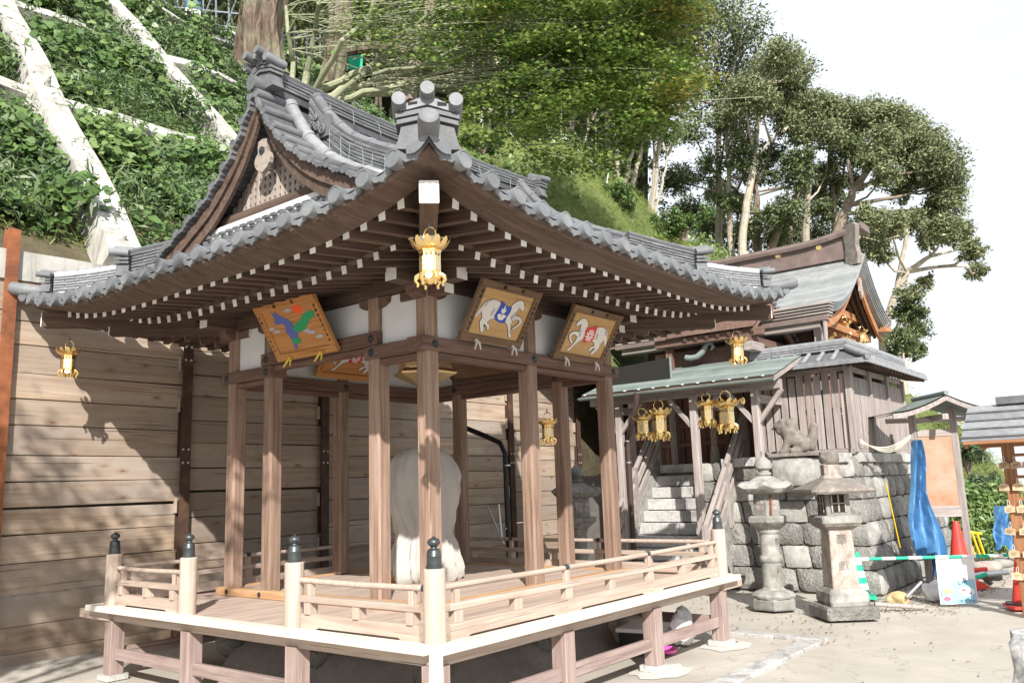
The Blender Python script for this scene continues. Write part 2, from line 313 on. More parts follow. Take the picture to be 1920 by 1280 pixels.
# joists under the edge
for k in (0, 1):
    f = (lambda u, v, z: (u, v, z)) if k == 0 else (lambda u, v, z: (v, u, z))
    bar('edge_beam', f(-.0, .02, .560), f(4.52, .02, .560), .09, .10, W_RAIL, pav)
    bar('edge_beam', f(-.0, 4.30, .560), f(4.42, 4.30, .560), .09, .10, W_RAIL, pav)
bar('edge_beam', (4.18, -.03, .557), (4.62, -.03, .557), .07, .085, W_RAIL, pav)
bar('edge_beam', (-.03, 4.2, .557), (-.03, 4.78, .557), .07, .085, W_RAIL, pav)
LEGX = [.02, 1.44, 2.83, 4.2]; LEGY = [.02, 1.45, 2.90, 4.23]
done = set()
def leg(x, y):
    if (x, y) in done: return
    done.add((x, y)); bar('leg', (x, y, .03), (x, y, .52), .135, .135, W_LEG, pav, .006)
    bar('footing', (x, y, -.02), (x, y, .028), .21, .21, GRANITE, pav, .01)
for x in LEGX: leg(x, .02); leg(x, 4.23)
for y in LEGY: leg(.02, y); leg(4.2, y)
for (a, b) in zip(LEGX, LEGX[1:]):
    bar('tie_rail', (a + .07, .02, .21), (b - .07, .02, .21), .05, .10, W_LEG, pav)
    bar('tie_rail', (a + .07, 4.23, .21), (b - .07, 4.23, .21), .05, .10, W_LEG, pav)
for (a, b) in zip(LEGY, LEGY[1:]):
    bar('tie_rail', (.02, a + .07, .21), (.02, b - .07, .21), .05, .10, W_LEG, pav)
    bar('tie_rail', (4.2, a + .07, .21), (4.2, b - .07, .21), .05, .10, W_LEG, pav)
bar('corner_nose', (-.10, -.10, .53), (.03, .03, .53), .085, .17, W_EDGE, pav)
for i in range(3):                                          # main posts below the floor, on field stones
    for j in range(3):
        x, y = C0 + i*1.404, C0 + j*1.404
        bar('floor_post', (x, y, .22), (x, y, .60), .13, .13, W_LEG, pav)
# ---- railing
finial = MB().lathe([(.049,0),(.054,.004),(.054,.018),(.049,.022),(.047,.075),(.050,.080),(.047,.086),(.045,.112),(.038,.122),(.022,.128),(.020,.136),(.030,.146),(.042,.158),(.044,.170),(.036,.185),(.016,.195),(.006,.204),(.0,.212)], 20, cap=False).mesh(BRONZE, True, 'finial')
post_me = {}
def rpost(x, y, h=.475, r=.073):
    if (h, r) not in post_me:
        b = MB().lathe([(r,-.005),(r,h-.01),(r-.008,h),(.0,h)], 24, cap=False); post_me[(h, r)] = b.mesh(W_RAIL_V, True, 'railing_post')
    p = link('railing_post', post_me[(h, r)], pav, Matrix.Translation((x, y, HD))); link('finial', finial, p, Matrix.Translation((x, y, HD + h)))
W_RAIL_V = wood('post_wood', (.53,.435,.365), (.41,.32,.26), (.60,.52,.46), rough=.6, var=.05, axis=2)
for p in ((0, 0), (0, 1.472), (0, 2.948), (0, SD), (SD, 0), (SD, SD)): rpost(*p)
def rail_run(a, b, xax, other, endcap=(0, 0)):
    f = (lambda u, dz, o=0: (u, other + o, HD + dz)) if xax else (lambda u, dz, o=0: (other + o, u, HD + dz))
    m = MB(); m.tube([f(a + .03, .345), f((a+b)/2, .338), f(b - .03, .345)], .021, 10); m.build('top_rail', W_RAIL, pav, True)
    bar('middle_rail', f(a + .05, .215), f(b - .05, .215), .075, .045, W_RAIL, pav)
    # bottom rail with shallow cut-outs underneath
    n = max(1, round((b - a) / 1.4)); L_ = (b - a - .12) / n
    for i in range(n):
        u0 = a + .06 + i * L_; sh = [(0, .0), (.16, .0), (.20, .018), (L_ - .20, .018), (L_ - .16, .0), (L_, .0), (L_, .108), (0, .108)]
        M = Matrix.Translation(f(u0, .002)) @ (Matrix() if xax else Matrix.Rotation(rad(90), 4, 'Z'))
        MB().prism(sh, -.028, .028).build('bottom_rail', W_RAIL, pav, M=M)
    k = max(2, round((b - a) / .70))
    for i in range(k + 1):
        u = a + .14 + (b - a - .28) * i / k
        bar('rail_strut', f(u, .111), f(u, .191), .062, .085 if not xax else .085, W_RAIL, pav, up=(1, 0, 0))
        if i % 2 == 0:
            bar('rail_strut', f(u, .238), f(u, .325), .042, .05, W_RAIL, pav, up=(1, 0, 0))
            if 0 < i < k: m = MB(); m.tube([f(u - .025, .3445), f(u + .025, .3445)], .0235, 10); m.build('rail_ring', BRONZE, pav, True)
rail_run(.06, SD - .06, True, 0); rail_run(.06, 1.41, False, 0); rail_run(3.01, SD - .06, False, 0)
rail_run(.06, SD - .06, True, SD); rail_run(.06, SD - .06, False, SD)
for s, y in ((1, 1.472), (1, 0), (1, 2.948)):
    m = MB(); m.tube([(0, y + s*.05, HD+.345), (0, y + s*.105, HD+.345)], .0245, 10); m.build('rail_ring', BRONZE, pav, True)
# ---- inner floor, sills
bar('sill_beam', (C0 - .14, C0 - .06, HD + .038), (C1 + .14, C0 - .06, HD + .038), .10, .075, W_SILL, pav)
bar('sill_beam', (C0 - .06, C0 + .0, HD + .038), (C0 - .06, C1 + .14, HD + .038), .10, .075, W_SILL, pav)
bar('sill_beam', (C0 - .0, C1 + .06, HD + .038), (C1 + .01, C1 + .06, HD + .038), .10, .075, W_SILL, pav)
bar('sill_beam', (C1 + .06, C0 - .0, HD + .038), (C1 + .06, C1 + .1, HD + .038), .10, .075, W_SILL, pav)
for i in range(14):
    y0 = C0 + (i + .5) * (C1 - C0) / 14
    bar('floor_board', (C0 - .005, y0, HD + .045), (C1 + .005, y0, HD + .045), .198, .03, W_DECK, pav, .003)
for y in (C0 + .6, C0 + 2.2, C0 + 2.75):
    bar('sill_bolt', (C0 - .125, y, HD + .04), (C0 - .108, y, HD + .04), .03, .04, IRON, pav, .008)
# ---- columns
YC = [C0, C0 + .61, C0 + 2.18, C1]; XC = [C0, C0 + 1.404, C1]
cols = [(C0, y) for y in YC] + [(C0 + 1.404, C0), (C1, C0), (C1, C0 + .61), (C1, C0 + 2.18), (C1, C1), (C0 + 1.404, C1)]
for x, y in cols:
    bar('column', (x, y, HD + .07), (x, y, 3.36), .147, .147, W_COL, pav, .018)
# ---- tie beams, plaster, brackets, purlins
ZB = 2.86
def beam(a, b, z, w_=.10, h=.12, nm='tie_beam', m=W_COLD if False else None): return bar(nm, (*a, z), (*b, z), w_, h, m or W_BEAM, pav, .006)
W_BEAM = wood('tie_beam_wood', (.17,.105,.08), (.09,.05,.04), (.24,.16,.125), var=.12)
beam((C0 - .15, C0), (C1 + .16, C0), ZB, .19); beam((C0 - .0, C1), (C1 + .1, C1), ZB, .19)
beam((C0, C0 + .096), (C0, C0 + .70), ZB, .19); beam((C0, C0 + .53), (C0, C0 + 2.26), ZB + .125, .194)
beam((C0, C0 + 2.09), (C0, C1 + .15), ZB, .19); beam((C1, C0 + .096), (C1, C1 - .096), ZB, .19)
for a, b in (((C0+.07, C0), (C1, C0)), ((C0, C0+.07), (C0, C0 + .61)), ((C0, C0+2.2), (C0, C1)), ((C0+.07, C1), (C1, C1)), ((C1, C0+.07), (C1, C1))):
    beam(a, b, ZB - .088, .10, .052, 'lower_beam')
beam((C0, C0 + .68), (C0, C0 + 2.11), ZB + .037, .10, .052, 'lower_beam')
cap = MB().lathe([(.0,.012),(.018,.010),(.026,.002),(.036,.004),(.040,-.002)][::-1], 6, cap=False).mesh(IRON, False, 'bolt_cap')
def bolt(x, y, z, ax): link('bolt_cap', cap, pav, Matrix.Translation((x, y, z)) @ (Matrix.Rotation(rad(-90), 4, 'Y') if ax == 0 else Matrix.Rotation(rad(90), 4, 'X')))
for y in (C0, C0 + .61, C0 + 2.18, C1 + .06): bolt(C0 - .099, y, ZB, 0)
for y in (C0 + .61, C0 + 2.18): bolt(C0 - .101, y, ZB + .125, 0)
for x in XC: bolt(x + (.06 if x == C1 else 0), C0 - .099, ZB, 1)
for x in XC: bolt(x, C1 - .099, ZB, 1)
for y in YC: bolt(C1 - .099, y, ZB, 0)
def panel(a, b, z0, z1): bar('plaster_panel', (*a, (z0+z1)/2), (*b, (z0+z1)/2), .05, z1 - z0, PLASTER, pav, 0)
for a, b in zip(XC, XC[1:]): panel((a+.07, C0), (b-.07, C0), ZB + .062, 3.357); panel((a+.07, C1), (b-.07, C1), ZB + .062, 3.357)
for i, (a, b) in enumerate(zip(YC, YC[1:])):
    panel((C0, a+.07), (C0, b-.07), ZB + (.19 if i == 1 else .062), 3.357); panel((C1, a+.07), (C1, b-.07), ZB + .062, 3.357)
def bracket(x, y, xax, ends=(1, 1)):
    sh = [(-.2, .0), (-.19, -.055), (-.13, -.085), (-.07, -.10), (.07, -.10), (.13, -.085), (.19, -.055), (.2, 0)]
    MB().prism(sh, -.062, .062, Matrix.Translation((x, y, 3.358)) @ (Matrix() if xax else Matrix.Rotation(rad(90), 4, 'Z'))).build('bracket', W_BEAM, pav)
for x in XC[1:-1]: bracket(x, C0, True); bracket(x, C1, True)
for y in YC[1:-1]: bracket(C0, y, False); bracket(C1, y, False)
for x in (C0, C1):
    for y in (C0, C1):
        bracket(x, y, True); bar('bracket_arm', (x, y - .27, 3.315), (x, y + .27, 3.315), .115, .082, W_BEAM, pav, .004, endmat=WHITE)
for k in (C0, C1):
    bar('purlin', (C0 - .42, k, 3.435), (C1 + .42, k, 3.435), .135, .15, W_ROOF, pav, .005, endmat=WHITE)
    bar('purlin', (k, C0 - .42, 3.438), (k, C1 + .42, 3.438), .132, .144, W_ROOF, pav, .005, endmat=WHITE)
# ceiling boards
for i in range(10): bar('ceiling_board', (C0, C0 + (i+.5)*.2808, 3.53), (C1, C0 + (i+.5)*.2808, 3.53), .272, .02, W_ROOF, pav, 0)
# ---- roof surfaces
PS = [(0,5.42),(.12,5.20),(.25,5.0),(.44,4.78),(.67,4.59),(.84,4.475),(1.06,4.37),(1.3,4.25),(1.6,4.12),(2.0,3.94),(2.4,3.78),(2.75,3.645),(3.01,3.56)]
def prof(s): return float(np.interp(abs(s), [p[0] for p in PS], [p[1] for p in PS]))
def lift(t): return .25 * min(1.03, abs(t)) ** 4.2
def rz(x_, y_):                                             # roof height, coordinates from the centre
    a, b = sorted((abs(x_), abs(y_))); return prof(b) + lift(a / HH) * (b / HH) ** 2.5
GX = 2.20
roof = None
mb = MB()
for sg in (-1, 1):                                          # long slopes
    rows = []
    for v in list(np.linspace(0, 1.55, 12)):
        rows.append([(MC + u, MC + sg*v, prof(v) - .03) for u in np.linspace(-GX, GX, 13)])
    mb.sweep(rows)
    rows = []
    for v in np.linspace(1.45, HH - .02, 10):
        wd = max(v, 1.95); rows.append([(MC + u, MC + sg*v, rz(u, v) - .03 if abs(u) <= v or v > 1.9 else prof(v) - .03) for u in np.linspace(-wd, wd, 25)])
    mb.sweep(rows)
    rows = []
    for v in np.linspace(1.75, HH - .02, 9): rows.append([(MC + sg*v, MC + u, rz(v, u) - .03) for u in np.linspace(-v, v, 25)])
    mb.sweep(rows)
roof = mb.build('roof_bed', ROOFB, pav)
# eave fascia, moulded, mitred at the corners
FP = [(.045, -.055), (.045, -.085), (.07, -.105), (.10, -.105), (.13, -.118), (.30, -.150), (.30, -.118), (.06, -.045)]
def side_pt(k, t, off, z):                                   # side k, position t in -1..1 along it
    r = HH - off; u = r * t
    x, y = [(u, -r), (-r, u), (u, r), (r, u)][k]
    return (MC + x, MC + y, z + lift(t))
for k in range(4):
    rows = [[side_pt(k, t, o, 3.56 + z) for o, z in FP] for t in np.sign(np.linspace(-1, 1, 41)) * np.abs(np.linspace(-1, 1, 41)) ** .8]
    MB().sweep(rows, True).build('eave_fascia', W_FASC, roof, 'a')
    rows = [[side_pt(k, t, .29, 3.447), side_pt(k, t, 1.06, 3.545), side_pt(k, t, 1.06, 3.56), side_pt(k, t, .29, 3.462)] for t in np.linspace(-1, 1, 31)]
    MB().sweep(rows, True).build('soffit_board', W_FASC, roof)
    rows = [[side_pt(k, t, .755, 3.455), side_pt(k, t, .755, 3.40), side_pt(k, t, .80, 3.385), side_pt(k, t, .85, 3.40), side_pt(k, t, .85, 3.46)] for t in np.linspace(-1, 1, 31)]
    MB().sweep(rows, True).build('rafter_plate', W_FASC, roof)
    rows = [[side_pt(k, t, .78, 3.44), side_pt(k, t, 2.0, 3.66), side_pt(k, t, 2.0, 3.68), side_pt(k, t, .78, 3.46)] for t in np.linspace(-1, 1, 11)]
    MB().sweep(rows, True).build('soffit_board', W_FASC, roof)
# rafters in two tiers, white ends
def rafter(nm, k, u, o0, z0, o1, z1, w_, h):
    o1 = min(o1, HH - abs(u) - .03)
    if o1 - o0 < .1: return
    z1 = z0 + (z1 - z0) * (o1 - o0) / (1.06 - o0 if nm[0] == 'f' else 1.2)
    lf = lift(u / (HH - o0)) * .85
    g = lambda o, z: (MC + [u, -(HH-o), u, HH-o][k], MC + [-(HH-o), u, HH-o, u][k], z + lf)
    bar(nm, g(o1, z1), g(o0, z0), w_, h, W_ROOF, roof, .0, endmat=None)
    e = link('rafter_end', rend[(round(w_,3), round(h,3))], None); d = Vector(g(o0, z0)) - Vector(g(o1, z1)); M = frame(g(o1, z1), g(o0, z0)); M.translation = Vector(g(o0, z0)) + d.normalized()*.0015
    e.matrix_basis = M; e.name = 'rafter_end'; adopt(e, roof)
rend = {}
for w_, h in ((.062, .072), (.052, .064)):
    rend[(round(w_,3), round(h,3))] = MB().box((0, -w_/2-.001, -h/2-.001), (.004, w_/2+.001, h/2+.001)).mesh(WHITE, False, 'rafter_end')
PR = .1885
for k in range(4):
    n = 14
    for i in range(-n, n+1):
        u = i * PR
        if abs(u) < HH - .33: rafter('flying_rafter', k, u, .30, 3.412, 1.06, 3.49, .062, .072)
        if abs(u) < HH - .80: rafter('base_rafter', k, u, .76, 3.362, 1.9, 3.60, .052, .064)
for sx in (-1, 1):                                           # hip rafters with white noses
    for sy in (-1, 1):
        f = lambda o, z: (MC + sx*(HH-o), MC + sy*(HH-o), z)
        bar('hip_rafter', f(1.3, 3.50), f(.20, 3.515), .125, .15, W_ROOF, roof, .004)
        bar('hip_rafter', f(1.5, 3.40), f(.68, 3.41), .115, .14, W_ROOF, roof, .004)
        bar('hip_rafter_end', f(.20, 3.5155), f(.194, 3.5157), .128, .153, WHITE, roof, .004)
        bar('hip_rafter_end', f(.68, 3.4105), f(.674, 3.4107), .118, .143, WHITE, roof, .004)
# ---- eave tiles
disc = MB().lathe([(.062,-.16),(.0645,0),(.064,.012),(.055,.013),(.054,.008),(.0,.008)], 20, cap=False).mesh(TILEF, True, 'eave_disc')
def pend_shape(w_=.205):
    a = w_/2; top = []; bot = []
    for i in range(9):
        t = -1 + i/4; x = a*t; dip = .042*(1-t*t); top.append((x, .012 - dip))
        sc = .052 - .018*abs(math.sin(t*math.pi*1.5)) if abs(t) < .99 else .02
        bot.append((x*.97, .012 - dip - sc))
    return top + bot[::-1]
pend = MB().prism(pend_shape(), -.014, .014).mesh(TILEF, False, 'eave_pendant')
TP = .283
barrel_cache = {}
def row_mesh(k, u, v0, v1, zf, r=.058):                      # half round tile row down the slope, with joint collars
    rows = []; n = max(3, int(abs(v1 - v0) / .07)); vs = np.linspace(v0, v1, n+1)
    for i, v in enumerate(vs):
        z = zf(u, v); z2 = zf(u, v + .01); dz = (z2 - z) / .01; nrm = Vector((-dz, 1)).normalized(); rr = r * (1.07 if i % 4 == 0 else 1.0)
        row = []
        for j in range(7):
            a = math.pi * j / 6; q = math.cos(a) * rr; hgt = math.sin(a) * rr * 1.05
            o = v + nrm.x * hgt; zz = z + nrm.y * hgt - .022; row.append((u + q, o, zz))
        rows.append(row)
    out = []
    for row in rows:
        out.append([[(MC+a, MC-b, c), (MC-b, MC+a, c), (MC+a, MC+b, c), (MC+b, MC+a, c)][k] for a, b, c in row])
    return MB().sweep(out).mesh(TILE, 'all', 'round_tile_row')
for k in range(4):
    for i in range(-11, 11):
        u = (i + .5) * TP
        if abs(u) > HH - .05: continue
        lf = lift(u / HH); z = 3.560 + lf
        x, y, rot = [(u, -HH, 0), (-HH, u, -90), (u, HH, 180), (HH, u, 90)][k]
        M = Matrix.Translation((MC + x, MC + y, z)) @ Matrix.Rotation(rad(rot), 4, 'Z')
        link('eave_disc', disc, roof, M @ Matrix.Rotation(rad(84), 4, 'X'))
        if k in (0, 2): v0 = 0.12 if abs(u) < 1.75 else abs(u) + .10
        else: v0 = max(1.98, abs(u) + .10)
        if v0 < HH - .15:
            zf = (lambda a, b: rz(a, b) if b > 1.5 else prof(b))
            link('round_tile_row', row_mesh(k, u, HH - .02, v0, zf), roof)
    for i in range(-10, 11):
        u = i * TP
        x, y, rot = [(u, -HH+.03, 0), (-HH+.03, u, -90), (u, HH-.03, 180), (HH-.03, u, 90)][k]
        t1 = lift((u+.1)/HH) - lift((u-.1)/HH)
        M = Matrix.Translation((MC + x, MC + y, 3.556 + lift(u / HH))) @ Matrix.Rotation(rad(rot), 4, 'Z')
        sgn = {0: 1, 1: -1, 2: -1, 3: 1}[k]
        link('eave_pendant', pend, roof, M @ Matrix.Rotation(-sgn * t1 / .2, 4, 'Y') @ Matrix.Rotation(rad(8), 4, 'X'))
# corner tip tiles: wide wing at each corner
for sx in (-1, 1):
    for sy in (-1, 1):
        z = 3.575 + lift(1)
        c0 = Vector((MC + sx*(HH-.0), MC + sy*(HH-.0), z + .02)); o = Vector((sx, sy, 0)).normalized()
        m = MB(); m.tube([c0 - o*.36 - Vector((0,0,.03)), c0 - o*.12 - Vector((0,0,.01)), c0 + o*.03 + Vector((0,0,.02)), c0 + o*.07 + Vector((0,0,.035)), c0 + o*.085 + Vector((0,0,.04))], [.060, .066, .070, .062, .035], 18)
        m.build('corner_tile', TILEF, roof, 'a')
        for q in (0, 1):                                     # swept pendants running up to the corner
            pts = []
            for i in range(6):
                t = i/5; d = .0 + .20*(1-t); p = (MC + sx*(HH - (d if q else 0)), MC + sy*(HH - (0 if q else d)), 0)
                zc = 3.572 + lift((HH-d)/HH); pts.append([(p[0], p[1], zc + .012 - .035*math.sin(t*math.pi)*.6), (p[0], p[1], zc - .045 - .035*math.sin(t*math.pi))])
            m = MB(); m.sweep(pts); inw = (-.03*sx if q == 0 else 0, -.03*sy if q else 0)
            inw = (0, -sy*.028) if q == 0 and False else ((-sx*.028, 0) if not q == 1 and False else ((0, -sy*.028) if q else (-sx*.028, 0)))
            m.sweep([[ (a[0]+inw[0], a[1]+inw[1], a[2]) for a in r_][::-1] for r_ in pts]); m.build('eave_pendant', TILEF, roof)
# ---- ridges
seg = {}
def ridge_run(path, w_, nlay, top_r, mat_=TILE, seglen=.27, lay=.034, mortar=True, name='ridge_tile'):
    """path: list of points along the ridge base; courses of thin tiles in running bond, then round caps"""
    P = [Vector(p) for p in path]; D = [0]
    for a, b in zip(P, P[1:]): D.append(D[-1] + (b-a).length)
    def pt(d):
        d = max(0, min(D[-1], d))
        for i in range(len(P)-1):
            if d <= D[i+1] + 1e-9: return P[i].lerp(P[i+1], (d - D[i]) / max(1e-9, D[i+1]-D[i]))
        return P[-1]
    up = Vector((0, 0, 1))
    if mortar:
        n = max(2, int(D[-1]/.25)); rows = []
        for i in range(n+1):
            p = pt(D[-1]*i/n); t = (pt(D[-1]*i/n+.02) - pt(D[-1]*i/n-.02)).normalized(); s = t.cross(up).normalized(); hh = nlay*lay + .05
            rows.append([p + s*(w_/2-.02) - up*.06, p - s*(w_/2-.02) - up*.06, p - s*(w_/2-.02) + up*hh, p + s*(w_/2-.02) + up*hh])
        MB().sweep(rows, True, True).build('ridge_mortar', ROOFB if mat_ is TILE else PLASTER, roof)
    nseg = max(2, int(round(D[-1] / seglen))); sl = D[-1] / nseg
    for l in range(nlay):
        ww = w_ * (1 - .05*(l % 2)); z = .03 + l*lay
        for i in range(nseg + (l % 2)):
            a = max(0, (i - .5*(l % 2)) * sl) + .003; b = min(D[-1], (i + 1 - .5*(l % 2)) * sl) - .003
            if b - a < .03: continue
            bar(name, pt(a) + up*z, pt(b) + up*z, ww, lay - .007, mat_, roof, .006)
    for i in range(nseg):
        a, b = pt(i*sl), pt((i+1)*sl); z = .03 + nlay*lay
        m = MB(); m.tube([a + up*z, a + up*z + (b-a)*.12, a + up*z + (b-a)*.13, b + up*z + (b-a)*.04], [top_r*1.12, top_r*1.12, top_r, top_r*.97], 12); m.build('ridge_cap_tile', mat_, roof, 'a')
ZR = prof(0)
ridge_run([(MC - 2.05, MC, ZR+.02), (MC - 1.0, MC, ZR - .03), (MC + 1.0, MC, ZR - .03), (MC + 2.08, MC, ZR + .02)], .19, 4, .066, TILE)
for sx in (-1, 1):
    for sy in (-1, 1):
        if sx == 1 and sy == 1: continue
        px_ = MC + sx*1.62; pts = [(px_, MC + sy*v, prof(v)+.02) for v in (.16, .4, .7, 1.0, 1.3, 1.66)]
        ridge_run(pts, .19, 8, .062, TILE, .27, .033)
        f = lambda v: (MC + sx*v, MC + sy*v, rz(v, v) + .02)
        ridge_run([f(v) for v in (1.66, 1.85, 2.05, 2.20)], .17, 9, .058, TILE, .24, .033)
        ridge_run([f(v) for v in (2.27, 2.42, 2.58, 2.74)], .15, 6, .048, TILE2, .2, .028)
def disc_cyl(m, p, d, r, l, n=14):
    p = Vector(p); d = Vector(d).normalized(); m.tube([p - d*l, p - d*.008, p], [r, r, r*.9], n)
def onigawara(loc, face, s=1.0, bullet=True, mat_=TILE, nm='ridge_end_ornament'):
    """plate facing 'face' (horizontal), stepped courses, three-roll crown"""
    F = Vector(face).normalized(); z = Vector((0,0,1)); x = F.cross(z) * -1
    M = Matrix((x, -F, z)).transposed().to_4x4(); M.translation = loc; M = M @ Matrix.Scale(s, 4)
    m = MB()
    m.prism([(-.19,0),(.19,0),(.165,.05),(.15,.12),(.148,.135),(.0,.165),(-.148,.135),(-.15,.12),(-.165,.05)], -.03, .10, M)
    for zz, ww in ((.150, .172), (.188, .178)):
        m.prism([(-ww, zz-.015), (0, zz+.028), (ww, zz-.015), (ww, zz+.010), (0, zz+.053), (-ww, zz+.010)], -.05, .10, M)
    o = m.build(nm, mat_, roof)
    m = MB(); m.prism([(-.15,.215),(-.05,.245),(0,.26),(.05,.245),(.15,.215),(.16,.235),(.12,.262),(.06,.292),(0,.31),(-.06,.292),(-.12,.262),(-.16,.235)], -.045, .09, M)
    for xx, zz in ((-.158, .268), (0, .335), (.158, .268)):
        p = M @ Vector((xx, -.10, zz)); m.tube([M @ Vector((xx, .10, zz-.02)), M @ Vector((xx, -.092, zz)), p], [.040*s, .0415*s, .039*s], 16)
    m.build('crown_roll', TILEF, o, 'a')
    for xx in (-.082, .082):
        MB().prism([(xx-.026,.252),(xx+.026,.262 if xx < 0 else .252),(xx+.026,.276 if xx < 0 else .268),(xx-.026,.268 if xx < 0 else .276)], -.048, -.044, M).build('vent_slot', DARKM, o)
    if bullet:
        m = MB(); pr = [(.064, .0), (.066, .10), (.066, .17), (.060, .20), (.045, .225), (.022, .238), (0, .242)]
        m.lathe(pr, 20, M @ Matrix.Translation((0, .03, .055)) @ Matrix.Rotation(rad(90 - 14), 4, 'X') @ Matrix.Translation((0,0,0)), cap=False); m.build('ridge_roll', mat_, o, 'a')
        m = MB(); m.lathe([(.0,.006),(.085,.006),(.092,.0)], 20, M @ Matrix.Translation((0, -.032, .075)) @ Matrix.Rotation(rad(90), 4, 'X'), cap=False); m.build('ridge_roll_collar', mat_, o, 'a')
for sx, sy in ((-1, -1), (1, -1), (-1, 1)):
    v = 2.74 if (sx, sy) == (-1, -1) else 2.80; s = 1.18 if (sx, sy) == (-1, -1) else .72
    onigawara((MC + sx*v, MC + sy*v, rz(v, v) + (.05 if s > 1 else .015)), (sx, sy, 0), s, False)
    v = 2.26
    if (sx, sy) != (-1, -1): onigawara((MC + sx*v, MC + sy*v, rz(v, v) + .08), (sx, sy, 0), 1.0, False, TILE)
onigawara((MC - 2.12, MC, ZR - .02), (-1, 0, 0), 1.0, False, TILE); onigawara((MC + 2.15, MC, ZR - .02), (1, 0, 0), 1.0, False, TILE)
# long rolls on the ridge end
for dy in (-.09, .09):
    m = MB(); m.tube([(MC - 1.95, MC + dy, ZR + .27), (MC - 2.20, MC + dy, ZR + .31), (MC - 2.27, MC + dy, ZR + .325)], [.045, .045, .043], 14); m.build('ridge_roll', TILE, roof, 'a')
# swirl ornaments at the head of the descending ridges
def swirl(c, sc):
    m = MB()
    for (dx, dz, r) in ((0, 0, .055), (.075, -.05, .05), (.15, -.10, .055), (.05, .05, .04)):
        pts = []
        for i in range(20):
            a = i * .55; rr = r * (1 - i/24); pts.append((c[0] - .02 - i*.0012, c[1] - dx*1.0 + math.cos(a)*rr*sc*.8, c[2] + dz + math.sin(a)*rr*sc))
        m.tube(pts, [.014*sc*(1 - i/40) for i in range(20)], 6)
    m.box((c[0]-.01, c[1]-.22, c[2]-.17), (c[0]+.05, c[1]+.06, c[2]+.05)); m.build('swirl_ornament', TILE, roof, 'a')
swirl((MC - 1.73, MC - .26, prof(.3) + .17), 1)
# thick verge rolls and verge (side hanging) tiles
for sy in (-1, 1):
    for xr in (-1.86,):
        vs = np.linspace(.06, 1.72, 7)
        for a, b in zip(vs, vs[1:]):
            m = MB(); m.tube([(MC+xr, MC+sy*a, prof(a)+.03), (MC+xr, MC+sy*(a+.03), prof(a+.03)+.03), (MC+xr, MC+sy*(a+.035), prof(a+.035)+.03), (MC+xr, MC+sy*(b+.02), prof(b+.02)+.03)], [.072,.072,.064,.062], 14); m.build('verge_roll', TILE2, roof, 'a')
    sarc = [0]; vv = np.linspace(0, 1.75, 60)
    for a, b in zip(vv, vv[1:]): sarc.append(sarc[-1] + math.hypot(b-a, prof(b)-prof(a)))
    dd = .105; i = 0
    while dd < sarc[-1] - .04:
        v = float(np.interp(dd, sarc, vv)); sl_ = math.atan2(prof(v+.02)-prof(v-.02), .04)
        M = Matrix.Translation((MC - GX - .03, MC + sy*v, prof(v) + .0)) @ Matrix.Rotation(sy*sl_, 4, 'X') @ Matrix.Rotation(rad(-90), 4, 'Z')
        link('verge_disc', vdisc if i else vdisc0(), roof, M @ Matrix.Rotation(rad(90), 4, 'X')) if False else None
        if i == 0 and sy == -1:
            vdisc = MB().lathe([(.044,-.36),(.046,0),(.045,.01),(.038,.011),(.037,.006),(0,.006)], 16, cap=False).mesh(TILE, True, 'verge_tile')
            vpend = MB().prism([(-.10,.012),(-.05,-.012),(0,-.020),(.05,-.012),(.10,.012),(.10,-.022),(.055,-.052),(.035,-.046),(0,-.066),(-.035,-.046),(-.055,-.052),(-.10,-.022)], -.012, .30).mesh(TILE, False, 'verge_pendant')
        link('verge_tile', vdisc, roof, M @ Matrix.Rotation(rad(90), 4, 'X')); 
        v2 = float(np.interp(dd + .12, sarc, vv)); sl2 = math.atan2(prof(v2+.02)-prof(v2-.02), .04)
        M2 = Matrix.Translation((MC - GX - .025, MC + sy*v2, prof(v2) - .0)) @ Matrix.Rotation(sy*sl2, 4, 'X') @ Matrix.Rotation(rad(-90), 4, 'Z')
        link('verge_pendant', vpend, roof, M2); dd += .24; i += 1
m = MB(); m.tube([(MC - GX - .06, MC, ZR + .02), (MC - GX - .05, MC, ZR + .02), (MC - GX + .3, MC, ZR + .03)], [.072, .076, .072], 18); m.build('verge_roll', TILE, roof, 'a')
